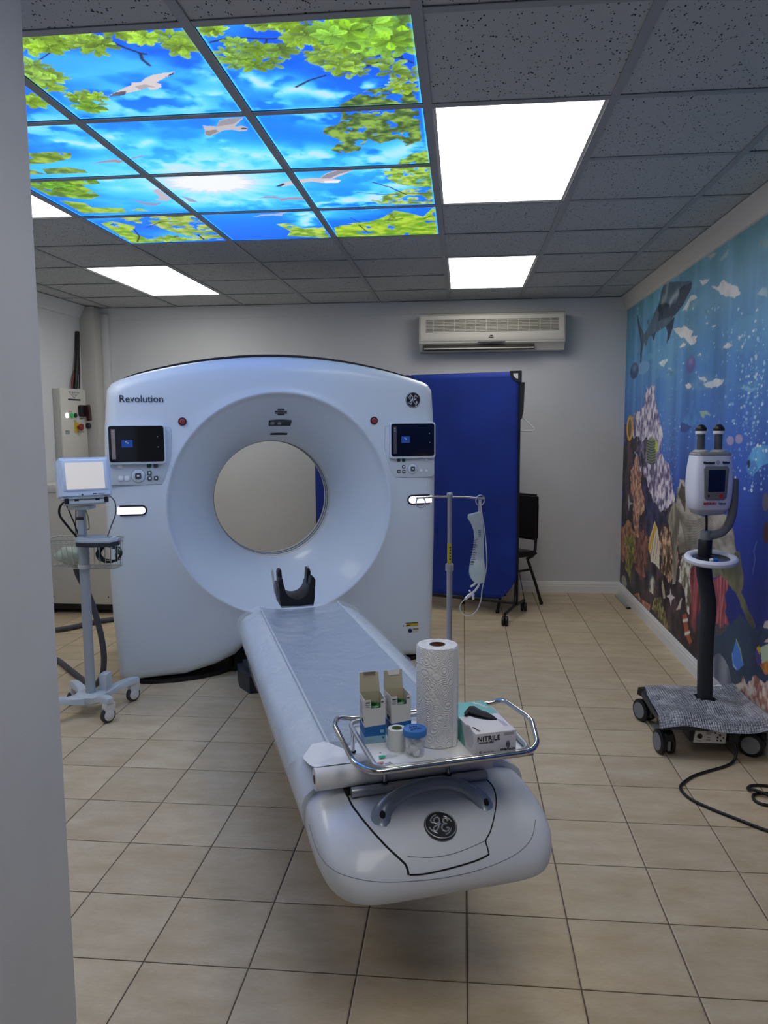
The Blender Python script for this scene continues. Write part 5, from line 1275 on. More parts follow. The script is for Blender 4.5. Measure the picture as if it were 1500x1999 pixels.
# ---- things on the tray
ITEM_Z = TZ + 0.0012
M_BOXW = mat('box_card_white', (226, 224, 218), 0.6)
M_BOXI = mat('box_card_inside', (196, 188, 160), 0.8)
M_BOXB = mat('box_blue', (30, 104, 176), 0.5)
M_BOXL = mat('box_light_blue', (140, 184, 212), 0.5)
M_GREENF = mat('tape_core_green', (24, 92, 48), 0.35)
def tape_carton(s, v, rz, label, flapang, tuck):
    W, D, H = 0.057, 0.068, 0.121
    t = thing('tape_carton', label, 'carton', axis_pt(s, v, ITEM_Z), AX + R(rz), group='open tape cartons on the tray')
    k = 0.001
    def wall(nm, outl, y0, y1, M=None, m=M_BOXW): return prism(nm, outl, y0, y1, m, t, M=M)
    notch = [(-W / 2, 0), (W / 2, 0), (W / 2, H), (W * 0.30, H), (W * 0.28, H * 0.80), (-W * 0.18, H * 0.80), (-W * 0.20, H), (-W / 2, H)]
    f_ = wall('front_wall', notch, -D / 2, -D / 2 + k)
    b_ = wall('back_wall_panel', [(-W / 2, 0), (W / 2, 0), (W / 2, H), (-W / 2, H)], D / 2 - k, D / 2, m=M_BOXI)
    for sg in (-1, 1):
        prism('side_wall_panel', [(-D / 2 + k, 0), (D / 2 - k, 0), (D / 2 - k, H), (-D / 2 + k, H)], -k / 2, k / 2, M_BOXW, t, M=T(sg * (W / 2 - k / 2), 0, 0) @ RZ(90))
    box('bottom_panel', -W / 2, W / 2, -D / 2, D / 2, 0, 0.001, M_BOXW, t)
    fl = prism('lid_flap', [(-W / 2, 0), (W / 2, 0), (W / 2 - 0.002, 0.052), (-W / 2 + 0.002, 0.052)], -0.0005, 0.0005, M_BOXI, t, M=T(0, D / 2, H) @ RX(flapang))
    prism('tuck_flap', [(-W * 0.30, 0), (W * 0.34, 0), (W * 0.30, 0.014), (-W * 0.26, 0.014)], -0.0005, 0.0005, M_BOXW, fl, M=T(0, D / 2, H) @ RX(flapang) @ T(0, 0, 0.052) @ RX(tuck))
    for nm, z0, z1, m in (('blue_band', 0.020, 0.046, M_BOXB), ('pale_band', 0.0005, 0.020, M_BOXL)):
        zz = (lambda x, z_: z_)
        o = prism(nm, [(-W / 2 - 0.0004, z0), (W / 2 + 0.0004, z0), (W / 2 + 0.0004, z1 + (0.004 if z1 > 0.03 else 0)), (-W / 2 - 0.0004, z1)], -D / 2 - 0.0005, -D / 2 - 0.0001, m, t)
        prism(nm, [(-D / 2, z0), (D / 2, z0), (D / 2, z1), (-D / 2, z1)], -0.0002, 0.0002, m, t, M=T(-W / 2 - 0.0003, 0, 0) @ RZ(90))
        prism(nm, [(-D / 2, z0), (D / 2, z0), (D / 2, z1), (-D / 2, z1)], -0.0002, 0.0002, m, t, M=T(W / 2 + 0.0003, 0, 0) @ RZ(90))
    def ink(x0, x1, z0, z1, m, side=False):
        if side: prism('print', [(x0, z0), (x1, z0), (x1, z1), (x0, z1)], -0.0002, 0.0002, m, t, M=T(-W / 2 - 0.0006, 0, 0) @ RZ(-90))
        else: prism('print', [(x0, z0), (x1, z0), (x1, z1), (x0, z1)], -D / 2 - 0.0009, -D / 2 - 0.0004, m, t)
    g = mat('print_dark', (52, 58, 70), 0.7); gg = mat('print_pale', (150, 156, 160), 0.7)
    ink(-0.025, -0.0135, 0.112, 0.115, g); ink(-0.025, -0.0140, 0.106, 0.108, gg); ink(-0.025, -0.015, 0.101, 0.103, gg); ink(0.018, 0.024, 0.112, 0.115, g)
    ink(0.014, 0.024, 0.028, 0.036, M_BOXL); ink(0.020, 0.024, 0.012, 0.017, g); ink(-0.022, 0.0, 0.009, 0.0103, gg); ink(-0.022, -0.004, 0.006, 0.0073, gg)
    for q_ in range(7): ink(-0.002 + q_ * 0.0035, 0.0 + q_ * 0.0035, 0.052, 0.062, g, True)
    for q_ in range(6): ink(-0.024, 0.012 - (q_ % 3) * 0.006, 0.072 + q_ * 0.006, 0.0735 + q_ * 0.006, gg, True)
    for zz in (0.012, 0.056):
        lathe('tape_roll_inside', [(0.012, zz), (0.024, zz), (0.024, zz + 0.038), (0.021, zz + 0.040), (0.012, zz + 0.040), (0.012, zz)], M_GREENF, t, 24, T(0.0, 0, 0) , close=False)
    return t
tape_carton(-0.1300, 2.001, -3, 'open white and blue tape carton, left of the pair on the tray', -13, 78)
tape_carton(-0.0575, 2.008, 2, 'open white and blue tape carton beside the paper towel roll', -4, 170)
# paper towel
tw_ = thing('paper_towel_roll', 'tall white embossed paper towel roll standing on the tray', 'paper towel', axis_pt(0.033, 1.932, ITEM_Z), AX)
def towel_mat():
    m = mat('towel_paper', (238, 238, 238), 0.9)
    nt = m.node_tree; b = nt.nodes['Principled BSDF']; tc = nt.nodes.new('ShaderNodeTexCoord')
    vo = nt.nodes.new('ShaderNodeTexVoronoi'); vo.inputs['Scale'].default_value = 32
    wv = nt.nodes.new('ShaderNodeMath'); wv.operation = 'MULTIPLY'; wv.inputs[1].default_value = 42
    sn = nt.nodes.new('ShaderNodeMath'); sn.operation = 'SINE'
    nt.links.new(tc.outputs['Object'], vo.inputs['Vector']); nt.links.new(vo.outputs['Distance'], wv.inputs[0]); nt.links.new(wv.outputs[0], sn.inputs[0])
    bp = nt.nodes.new('ShaderNodeBump'); bp.inputs['Strength'].default_value = 0.55; bp.inputs['Distance'].default_value = 0.0016
    nt.links.new(sn.outputs[0], bp.inputs['Height']); nt.links.new(bp.outputs['Normal'], b.inputs['Normal'])
    return m
lathe('towel', [(0.0215, 0.0), (0.053, 0.0), (0.056, 0.003), (0.0565, 0.14), (0.056, 0.266), (0.053, 0.270), (0.040, 0.2695), (0.0395, 0.2685), (0.028, 0.2695), (0.0215, 0.2695), (0.0215, 0.0)], towel_mat(), tw_, 56, close=False)
lathe('core', [(0.0188, 0.0002), (0.0213, 0.0002), (0.0213, 0.2705), (0.0188, 0.2705), (0.0188, 0.0002)], M_CARD, tw_, 32, close=False)
prism('loose_edge', [(0, 0.001), (0.012, 0.001), (0.012, 0.268), (0, 0.268)], -0.0004, 0.0004, M_PAPER, tw_, M=RZ(-62) @ T(0.0572, 0, 0) @ RZ(84))
# roll of white surgical tape
tr = thing('surgical_tape_roll', 'white surgical tape roll standing beside the blue-lidded cup', 'tape', axis_pt(-0.0855, 1.9155, ITEM_Z), AX)
lathe('tape', [(0.0145, 0), (0.0235, 0), (0.0240, 0.002), (0.0240, 0.055), (0.0235, 0.057), (0.0145, 0.057), (0.0145, 0)], mat('tape_white', (222, 224, 218), 0.5), tr, 36, close=False)
lathe('core', [(0.0125, 0.0003), (0.0143, 0.0003), (0.0143, 0.0575), (0.0125, 0.0575), (0.0125, 0.0003)], mat('tape_core', (120, 140, 110), 0.6), tr, 24, close=False)
# specimen cup
cup = thing('specimen_cup', 'clear specimen cup with blue screw lid filled with cotton', 'cup', axis_pt(-0.052, 1.8645, ITEM_Z), AX)
M_CLEAR = mat('clear_plastic', (244, 248, 248), 0.08, alpha=0.22, spec=0.7)
lathe('cup_wall', [(0.0, 0.0005), (0.0235, 0.0005), (0.0250, 0.003), (0.0285, 0.062), (0.0285, 0.066)], M_CLEAR, cup, 32, close=False)
lathe('lid', [(0.0298, 0.056), (0.0312, 0.0565), (0.0312, 0.070), (0.0300, 0.0725), (0.0270, 0.0725), (0.0265, 0.0715), (0, 0.0715)], mat('lid_blue', (66, 132, 206), 0.4), cup, 40)
rr = random.Random(4)
for k in range(14):
    a = k * 2.4; r_ = 0.0125 if k % 4 else 0.002
    bm = bmesh.new(); bmesh.ops.create_icosphere(bm, subdivisions=2, radius=0.0105)
    for v_ in bm.verts: v_.co *= 1 + rr.uniform(-0.12, 0.12)
    bm.transform(T(r_ * math.cos(a), r_ * math.sin(a), 0.012 + (k // 4) * 0.0125)); bm_obj('cotton_ball', bm, mat('cotton', (240, 240, 236), 0.95), cup, smooth=True)
for pts in ([(-0.012, 0.010), (-0.008, 0.016), (-0.006, 0.009), (-0.002, 0.015), (0.001, 0.010), (0.006, 0.014), (0.010, 0.011)], [(-0.014, 0.000), (-0.010, 0.007), (-0.007, -0.001), (-0.003, 0.005), (0.001, -0.001), (0.004, 0.005), (0.009, 0.000), (0.015, 0.005)], [(-0.014, -0.009), (-0.004, -0.006), (0.010, -0.006), (0.018, -0.003)]):
    tube('marker_scribble', [(x, y, 0.0719) for x, y in pts], 0.0008, M_INK, cup, 5, spline=4)
# glove box
gb = thing('glove_box', 'teal and white box of nitrile gloves with a black glove poking out', 'glove box', axis_pt(0.0925, 1.803, ITEM_Z), AX)
GW, GD, GH = 0.113, 0.226, 0.063
M_TEAL = mat('box_teal', (118, 190, 184), 0.5); M_GBW = mat('glove_box_white', (226, 224, 230), 0.5)
box('carton_front', 0, GW, 0, GD * 0.55, 0, GH, M_GBW, gb, bev=0.001)
box('carton_back', 0, GW, GD * 0.55, GD, 0, GH, M_TEAL, gb, bev=0.001)
prism('teal_side', [(GD * 0.32, 0), (GD * 0.55, 0), (GD * 0.55, GH), (GD * 0.45, GH)], -0.0003, 0.0003, M_TEAL, gb, M=T(-0.0003, 0, 0) @ RZ(90))
DI = mat('glove_ink', (26, 26, 32), 0.6)
text('lettering', 'NITRILE', 0.0185, DI, gb, T(0.036, -0.0007, 0.048) @ FRONT, bold=0.0003)
text('lettering', 'POWDER FREE', 0.0062, DI, gb, T(0.029, -0.0007, 0.0375) @ FRONT)
text('lettering', 'S', 0.015, DI, gb, T(0.0135, -0.0007, 0.010) @ FRONT, bold=0.0003)
text('lettering', '71012', 0.0115, DI, gb, T(0.036, -0.0007, 0.009) @ FRONT)
text('lettering', 'STRONG', 0.0105, DI, gb, T(0.089, -0.0007, 0.012) @ FRONT, bold=0.0002)
text('lettering', 'STRONG', 0.0085, DI, gb, T(0.013, 0.03, GH + 0.0007) @ RZ(-75))
for zz in (0.058, 0.054): box('print', 0.078, 0.106, -0.0009, -0.0002, zz - 0.0008, zz + 0.0004, mat('print_pale', ()), gb)
for r_ in (0.0065, 0.0040, 0.0018): tube('emblem', [(0.090 + r_ * 0.7 * math.cos(a), -0.0008, 0.027 + r_ * 1.5 * math.sin(a)) for a in [2 * math.pi * k / 16 for k in range(16)]], 0.0006, DI, gb, 5, True)
for k in range(3): box('print', 0.094 + k * 0.004, 0.0955 + k * 0.004, 0.03, 0.09 - k * 0.012, GH + 0.0001, GH + 0.0006, mat('print_lilac', (160, 150, 190), 0.6), gb)
text('lettering', 'NITRILE', 0.016, mat('print_white', (236, 240, 240), 0.6), gb, T(0.090, 0.192, GH + 0.0006) @ RZ(-62), bold=0.0003)
for k in range(4): prism('print', [(GD * 0.62, 0.03 + k * 0.008), (GD * 0.92, 0.03 + k * 0.008), (GD * 0.92, 0.0325 + k * 0.008), (GD * 0.62, 0.0325 + k * 0.008)], -0.0003, 0.0003, mat('print_white', ()), gb, M=T(-0.0004, 0, 0) @ RZ(90))
prism('thumb_tab_print', ellipse(0.045, 0.040, 0.028, 0.030, 20), -0.0003, 0.0003, mat('print_greyish', (206, 206, 214), 0.6), gb, M=T(-0.0005, 0, 0) @ RZ(90))
bm = bmesh.new()
gl_pts = [(0.026, 0.150, 0.0), (0.034, 0.168, 0.010), (0.050, 0.168, 0.014), (0.062, 0.150, 0.012), (0.072, 0.120, 0.010), (0.086, 0.094, 0.006), (0.092, 0.078, 0.001)]
cen = [(0.030, 0.150), (0.042, 0.150), (0.052, 0.140), (0.062, 0.122), (0.072, 0.104), (0.083, 0.088), (0.092, 0.077)]
wid = [0.008, 0.020, 0.022, 0.018, 0.016, 0.012, 0.002]; hgt = [0.004, 0.014, 0.016, 0.012, 0.012, 0.008, 0.001]
prev = None
for (x, y), w_, h_ in zip(cen, wid, hgt):
    nx, ny = 0.78, 0.62
    ring = [bm.verts.new((x + nx * w_ * math.cos(a) , y + ny * w_ * math.cos(a), GH + 0.0003 + max(0, h_ * math.sin(a)) * (1 + 0.25 * math.sin(5 * a)))) for a in [math.pi * k / 8 for k in range(9)]]
    if prev:
        for k in range(8): bm.faces.new((prev[k], prev[k + 1], ring[k + 1], ring[k]))
        bm.faces.new((prev[8], prev[0], ring[0], ring[8]))
    prev = ring
bm_obj('glove', bm, mat('glove_black', (10, 10, 12), 0.6), gb, smooth=True)
tube('glove_finger', [(0.036, 0.140, GH + 0.004), (0.026, 0.131, GH + 0.006), (0.020, 0.120, GH + 0.004)], [0.006, 0.006, 0.005], mat('glove_black', ()), gb, 8)
lathe('opening', [(0, 0), (0.030, 0), (0.030, 0.0006), (0, 0.0006)], DI, gb, 24, T(0.056, 0.118, GH) @ RZ(-55) @ Matrix.Diagonal((1.35, 0.62, 1, 1)))
# capped needle and torn wrapper
nd = thing('capped_needle', 'thin capped needle with green hub lying on the tray liner', 'needle', axis_pt(-0.135, 1.868, ITEM_Z), AX + R(2))
lathe('hub', [(0.0, 0), (0.0040, 0), (0.0042, 0.010), (0.003, 0.016), (0, 0.016)], mat('hub_green', (70, 190, 150), 0.35), nd, 14, T(-0.012, 0, 0.0043) @ RY(90))
lathe('cap', [(0.0, 0.016), (0.0030, 0.016), (0.0022, 0.046), (0.0015, 0.048), (0, 0.048)], mat('needle_cap_clear', (226, 240, 236), 0.1, alpha=0.45), nd, 12, T(-0.012, 0, 0.0043) @ RY(90))
wp = thing('needle_wrapper', 'small torn needle wrapper with pink tip at the tray front', 'wrapper', axis_pt(-0.155, 1.828, ITEM_Z), AX + R(12))
prism('paper_strip', [(-0.010, -0.007), (0.036, -0.009), (0.034, 0.004), (0.004, 0.008), (-0.012, 0.004)], 0, 0.0008, mat('wrapper_white', (228, 224, 232), 0.6), wp, M=T(0, 0, 0.0014) @ RX(90))
lathe('pink_cap', [(0, 0), (0.0035, 0.0), (0.0037, 0.010), (0.0025, 0.016), (0, 0.016)], mat('cap_pink', (226, 170, 160), 0.45), wp, 12, T(-0.006, 0.001, 0.0060) @ RY(90))
prism('print', [(0.012, 0.0), (0.030, -0.002), (0.030, 0.002), (0.012, 0.004)], 0, 0.0004, mat('print_grey', ()), wp, M=T(0, 0, 0.0020) @ RX(90))

# ---- infusion pole on the table rail, with bag
ivp = thing('infusion_pole', 'steel infusion pole with two ring hooks beside the table', 'infusion pole', axis_pt(0.348, 2.70, 0.405), AX)
PZ = 0.405
def ip(s, v, z): return (s - 0.348, v - 2.70, z - PZ)
SV = 0.348
tube('lower_tube', [ip(SV, 2.70, 0.41), ip(SV, 2.70, 0.985)], 0.0105, M_STEEL, ivp, 16)
tube('upper_tube', [ip(SV - 0.0, 2.70, 0.985), ip(SV, 2.70, 1.252)], 0.0080, M_STEEL, ivp, 16)
lathe('clamp_collar', [(0.0, 0.968), (0.0150, 0.968), (0.0155, 0.972), (0.0155, 0.990), (0.0140, 0.994), (0, 0.994)], mat('collar_grey', (176, 178, 178), 0.4, metal=0.5), ivp, 20, T(0, 0, -PZ))
lathe('top_cap', [(0, 1.240), (0.0115, 1.240), (0.0115, 1.254), (0.0095, 1.258), (0, 1.258)], M_STEEL, ivp, 20, T(0, 0, -PZ))
lb_ = tube('scale_label', [ip(SV - 0.0005, 2.6995, 0.996), ip(SV - 0.0005, 2.6995, 1.070)], 0.0083, M_YELLOW, ivp, 16)
for k in range(5): box('scale_mark', -0.004, 0.002, -0.0092, -0.0086, 1.010 + k * 0.011 - PZ, 1.015 + k * 0.011 - PZ, M_INK, ivp)
box('rail_clamp', -0.016, 0.016, -0.02, 0.02, 0.41 - PZ, 0.47 - PZ, M_SLATE, ivp, bev=0.004)
tube('hook_bar', [ip(SV - 0.130, 2.70, 1.243), ip(SV - 0.05, 2.70, 1.245), ip(SV + 0.06, 2.70, 1.240), ip(SV + 0.136, 2.70, 1.232)], 0.0036, M_STEEL, ivp, 10)
for s, v in ((SV - 0.112, 2.70), (SV + 0.120, 2.70)):
    tube('ring_hook', [ip(s + 0.019 * math.cos(a), v + 0.004 * math.cos(a), 1.226 + 0.019 * math.sin(a)) for a in [2 * math.pi * k / 24 for k in range(24)]], 0.0022, M_STEEL, ivp, 8, True)
bag = thing('infusion_bag', 'partly emptied clear infusion bag with tube hanging from the pole', 'infusion bag', axis_pt(SV + 0.120, 2.700, 1.232), AX)
M_BAG = mat('bag_film', (240, 250, 246), 0.10, alpha=0.40, spec=1.0, bump=0.4, bscale=22)
M_BAGL = mat('bag_fluid', (226, 244, 240), 0.06, alpha=0.40, spec=1.0)
bs = [  # z, left, right, half depth (from the hook)
    (-0.048, -0.010, 0.006, 0.003), (-0.056, -0.048, 0.008, 0.004), (-0.070, -0.050, 0.009, 0.006), (-0.090, -0.036, 0.011, 0.008), (-0.115, -0.026, 0.013, 0.009), (-0.145, -0.022, 0.015, 0.010), (-0.175, -0.026, 0.016, 0.011),
    (-0.205, -0.031, 0.016, 0.013), (-0.230, -0.036, 0.017, 0.017), (-0.255, -0.041, 0.020, 0.021), (-0.275, -0.042, 0.023, 0.023), (-0.295, -0.037, 0.023, 0.020), (-0.310, -0.026, 0.018, 0.014), (-0.318, -0.014, 0.012, 0.007)]
def bagmesh(nm, rows, m, k=1.0):
    bm = bmesh.new(); prev = None; n = 16
    for i, (z, l, r_, d) in enumerate(rows):
        c_, w_ = (l + r_) / 2, (r_ - l) / 2
        ring = [bm.verts.new((c_ + k * w_ * math.copysign(abs(math.cos(a)) ** 0.8, math.cos(a)), k * d * math.sin(a) * (1 + 0.12 * math.sin(i * 2.3 + 3 * a)), z)) for a in [2 * math.pi * q_ / n for q_ in range(n)]]
        if prev:
            for q_ in range(n): bm.faces.new((prev[q_], prev[(q_ + 1) % n], ring[(q_ + 1) % n], ring[q_]))
        else: bm.faces.new(ring)
        prev = ring
    bm.faces.new(prev[::-1]); return bm_obj(nm, bm, m, bag, smooth=True)
bagmesh('bag', bs, M_BAG)
bagmesh('fluid', [(z, l, r_, d) for z, l, r_, d in bs if z <= -0.225], M_BAGL, 0.86)
prism('hanging_strap', [(-0.006, 0.002), (0.004, 0.004), (0.006, -0.050), (-0.008, -0.052)], -0.001, 0.001, mat('strap_clear', (206, 214, 224), 0.2, alpha=0.7), bag)
for k in range(16):
    z = -0.150 - k * 0.0062; l = -0.024 - k * 0.0010
    box('scale_print', l - 0.006, l + (0.012 if k % 4 == 0 else 0.007), -0.0185 + 0.006 * (k < 8), -0.0178 + 0.006 * (k < 8), z, z + 0.0022, M_INK, bag)
for k in range(4): box('label_print', -0.012 + 0.002 * (k % 2), 0.000, -0.0125, -0.0118, -0.118 - k * 0.007, -0.1150 - k * 0.007, mat('print_teal', (70, 104, 104), 0.6), bag)
M_TUBEC = mat('tubing_clear', (222, 226, 220), 0.2, alpha=0.75)
tube('port', [(-0.012, 0, -0.314), (-0.024, 0, -0.324), (-0.036, 0, -0.330)], 0.0042, mat('port_white', (226, 230, 222), 0.4), bag, 10)
tube('port', [(0.000, 0, -0.316), (-0.006, 0, -0.332), (-0.018, 0, -0.346), (-0.030, 0, -0.356)], 0.0042, mat('port_white', ()), bag, 10)
tube('spike', [(-0.030, 0, -0.356), (-0.045, 0, -0.366), (-0.058, 0, -0.376)], [0.0062, 0.0068, 0.0048], mat('spike_white', (238, 238, 242), 0.35), bag, 12)
tube('spike_vent', [(-0.028, -0.004, -0.354), (-0.026, -0.004, -0.378)], 0.0040, mat('spike_white', ()), bag, 10)
tube('spike_wings', [(-0.043, -0.002, -0.343), (-0.022, -0.002, -0.362)], 0.0028, mat('spike_white', ()), bag, 8)
tube('line', [(-0.058, 0, -0.376), (-0.070, 0, -0.386), (-0.078, 0, -0.404), (-0.074, -0.002, -0.424), (-0.058, -0.004, -0.437), (-0.036, -0.005, -0.438), (-0.012, -0.005, -0.420), (0.004, -0.004, -0.385), (0.009, -0.003, -0.345), (0.013, -0.012, -0.305), (0.020, -0.020, -0.250), (0.019, -0.018, -0.19), (0.014, -0.012, -0.12), (0.004, -0.006, -0.05), (0.000, -0.003, -0.010)], 0.0021, M_TUBEC, bag, 8, spline=5)
# ================================================================== AIR CONDITIONER
M_AC = mat('ac_plastic', (214, 211, 200), 0.4)
ac = thing('air_conditioner', 'cream wall-mounted air conditioner with slatted grille', 'air conditioner', (0.241, 7.0, 2.11))
AW = 0.612
prof = [(-0.005, 0.012), (-0.012, 0.325), (-0.165, 0.325), (-0.192, 0.312), (-0.200, 0.285), (-0.200, 0.10), (-0.190, 0.075), (-0.165, 0.062), (-0.125, 0.012)]
def sweep_x(name, prof, x0, x1, m, parent, bev=0.0):
    n = len(prof); v = [(x0, y, z) for y, z in prof] + [(x1, y, z) for y, z in prof]
    f = [(i, (i + 1) % n, n + (i + 1) % n, n + i) for i in range(n)] + [tuple(range(n))[::-1], tuple(range(n, 2 * n))]
    return pyd(name, v, f, m, parent, smooth=True, angle=28, recalc=True)
sweep_x('body', prof, -AW, AW, M_AC, ac)
sweep_x('front_panel', [(-0.2, 0.09), (-0.2, 0.305), (-0.208, 0.30), (-0.212, 0.26), (-0.211, 0.13), (-0.206, 0.10)], -AW + 0.012, AW - 0.012, M_AC, ac)
box('grille_recess', -0.550, 0.550, -0.2135, -0.209, 0.165, 0.265, mat('ac_dark', (120, 116, 104), 0.7), ac)
for k in range(9):
    z = 0.166 + k * 0.0122
    sweep_x('grille_slat', [(-0.2130, z), (-0.2205, z + 0.003), (-0.2205, z + 0.0062), (-0.2130, z + 0.0078)], -0.552, 0.552, M_AC, ac)
for k in range(12):
    x = -0.49 + k * 0.0891
    box('grille_rib', x - 0.003, x + 0.003, -0.2175, -0.213, 0.165, 0.275, M_AC, ac)
prism('display', [(-0.115, 0.082), (-0.08, 0.072), (0.0, 0.066), (0.08, 0.072), (0.115, 0.082)], -0.2145, -0.19, M_BLACK, ac)
box('emblem_bar', -0.024, 0.016, -0.2128, -0.2105, 0.114, 0.120, mat('print_dark', ()), ac)
prism('emblem', [(-0.016, 0.128), (0.008, 0.128), (0.012, 0.136), (-0.012, 0.136)], -0.2128, -0.2105, mat('print_dark', ()), ac)
box('outlet_slot', -0.575, 0.36, -0.1795, -0.13, 0.018, 0.062, mat('ac_shadow', (58, 56, 50), 0.8), ac)
sweep_x('louver', [(-0.178, 0.022), (-0.196, 0.026), (-0.196, 0.034), (-0.178, 0.034)], -0.57, 0.355, mat('ac_louver', (206, 202, 190), 0.4), ac)

# ================================================================== PRIVACY SCREEN
M_BLUE = mat('screen_blue_fabric', (16, 52, 150), 0.75, noise=0.35, nscale=2.5, rgb2=(12, 42, 128), bump=0.3, bscale=10)
M_BLKMET = mat('black_metal', (24, 24, 26), 0.45)
scr_o = thing('privacy_screen', 'blue fabric folding privacy screen on black casters behind the scanner', 'privacy screen', (0.43, 6.03, 0), R(-20.5))
def caster(parent, M, r_=0.03, w_=0.022, m_t=M_BLKMET, m_h=None, gap=0.004, twin=True, name='caster'):
    c_ = box(name, -0.007, 0.007, -0.008, 0.008, r_ * 1.2, r_ * 2.35, m_t, parent, bev=0.002, M=M)
    for sg in ((-1, 1) if twin else (0,)):
        lathe('wheel', [(0, -w_ / 2), (r_ * 0.82, -w_ / 2), (r_, -w_ * 0.28), (r_, w_ * 0.28), (r_ * 0.82, w_ / 2), (0, w_ / 2)], m_t, c_, 24, M @ T(sg * (w_ / 2 + gap / 2), 0, r_) @ RY(90))
        if m_h: lathe('hub', [(0, -w_ / 2 - 0.0012), (r_ * 0.70, -w_ / 2 - 0.0012), (r_ * 0.74, -w_ / 2 + 0.001), (r_ * 0.74, w_ / 2 - 0.001), (r_ * 0.70, w_ / 2 + 0.0012), (0, w_ / 2 + 0.0012)], m_h, c_, 24, M @ T(sg * (w_ / 2 + gap / 2), 0, r_) @ RY(90))
    box('axle', -w_ - gap / 2, w_ + gap / 2, -0.004, 0.004, r_ - 0.004, r_ + 0.004, m_t, c_, M=M)
    return c_
def fabric(x0, x1, z0, z1, cut, seed):
    bm = bmesh.new(); nx, nz = 26, 44; g_ = {}
    rn = random.Random(seed)
    for i in range(nx + 1):
        for j in range(nz + 1):
            x, z = x0 + (x1 - x0) * i / nx, z0 + (z1 - z0) * j / nz
            if cut:
                d = x1 - x
                lo = z0 + (0.17 * max(0, 1 - d / 0.17) ** 2.0)
                z = max(z, lo + (z - z0) * 0.0) if z < lo else z
            y = 0.004 * math.sin(x * 9 + z * 3) * math.sin(z * 4 + x * 2) + 0.006 * math.sin(z * 13 + 4 * x) * max(0, 1 - (z - z0) * 2.2) + 0.003 * math.sin(x * 23) * (z < z0 + 0.4)
            g_[i, j] = bm.verts.new((x, y, z))
    for i in range(nx):
        for j in range(nz): bm.faces.new((g_[i, j], g_[i + 1, j], g_[i + 1, j + 1], g_[i, j + 1]))
    bmesh.ops.remove_doubles(bm, verts=bm.verts, dist=1e-5)
    return bm
SZ0, SZ1 = 0.135, 1.895
for k, (x0, x1) in enumerate(((-0.90, -0.012), (-1.80, -0.92))):
    f_ = bm_obj('fabric_panel', fabric(x0, x1, SZ0, SZ1 - 0.004, k == 0, k), M_BLUE, scr_o, smooth=True)
    sd = f_.modifiers.new('thick', 'SOLIDIFY'); sd.thickness = 0.006; sd.offset = 0
    for x in (x0 - 0.004, x1 + 0.006):
        tube('frame_post', [(x, 0.012, 0.10), (x, 0.012, SZ1 - 0.006)], 0.009, M_BLKMET, scr_o, 10)
    tube('frame_rail', [(x0, 0.012, SZ1 - 0.008), (x1, 0.012, SZ1 - 0.008)], 0.008, M_BLKMET, scr_o, 10)
    tube('frame_rail', [(x0, 0.006, 0.118), (x1, 0.006, 0.118)], 0.012, M_BLKMET, scr_o, 10)
bm = bmesh.new()
co = [(0.006, 0.0), (0.006, -0.085), (-0.012, -0.085), (-0.055, -0.060), (-0.075, -0.03), (-0.078, 0.0)]
ci = [(-0.012, -0.018), (-0.012, -0.062), (-0.034, -0.052), (-0.046, -0.038), (-0.050, -0.028), (-0.052, -0.018)]
for y in (-0.012, 0.0): pass
a = [bm.verts.new((x, -0.014, SZ1 + z + 0.002)) for x, z in co]; b = [bm.verts.new((x, -0.014, SZ1 + z + 0.002)) for x, z in ci]
a2 = [bm.verts.new((x, 0.022, SZ1 + z + 0.002)) for x, z in co]; b2 = [bm.verts.new((x, 0.022, SZ1 + z + 0.002)) for x, z in ci]
for i in range(6):
    j = (i + 1) % 6
    bm.faces.new((a[i], a[j], b[j], b[i])); bm.faces.new((a2[j], a2[i], b2[i], b2[j])); bm.faces.new((a[j], a[i], a2[i], a2[j])); bm.faces.new((b[i], b[j], b2[j], b2[i]))
bm_obj('corner_bracket', bm, M_BLKMET, scr_o)
box('bracket_window', -0.050, -0.012, -0.012, -0.008, SZ1 - 0.058, SZ1 - 0.016, mat('screen_lining', (206, 208, 206), 0.8), scr_o)
prism('hinge_strap', [(0.012, SZ1 - 0.36), (0.026, SZ1 - 0.30), (0.034, SZ1 - 0.085), (0.004, SZ1 - 0.085), (0.004, SZ1 - 0.36)], -0.008, 0.010, M_BLKMET, scr_o)
for xf in (-0.02, -1.70):
    ft = tube('foot_bar', [(xf, -0.255, 0.088), (xf, -0.20, 0.090), (xf, 0.0, 0.098), (xf, 0.20, 0.090), (xf, 0.255, 0.088)], 0.012, M_BLKMET, scr_o, 10)
    tube('foot_brace', [(xf, -0.02, 0.10), (xf, 0.0, 0.22), (xf, 0.02, 0.34)], 0.009, M_BLKMET, scr_o, 8)
    for y in (-0.25, 0.25): caster(scr_o, T(xf, y, 0) @ RZ(12), 0.035, 0.022)
tube('stay_wire', [(0.004, 0.03, 0.36), (0.0, 0.20, 0.10)], 0.003, M_BLKMET, scr_o, 6)
# hanger on the back of the screen
hg = thing('coat_hanger', 'white plastic coat hanger hooked on the blue privacy screen', 'coat hanger', (0.43, 6.12, 1.70), R(-4))
M_HANG = mat('hanger_white', (238, 238, 236), 0.4)
tube('hook', [(-0.008, 0, -0.01), (0.0, 0, 0.005), (0.016, 0, 0.004), (0.026, 0, -0.014), (0.024, 0, -0.045), (0.020, 0, -0.085), (0.018, 0, -0.14)], 0.005, M_HANG, hg, 8, spline=5)
tube('shoulder_bar', [(-0.10, 0, -0.245), (0.010, 0, -0.150), (0.026, 0, -0.150), (0.115, 0, -0.232), (0.117, 0, -0.248), (0.108, 0, -0.253), (-0.10, 0, -0.255)], 0.005, M_HANG, hg, 8, True)

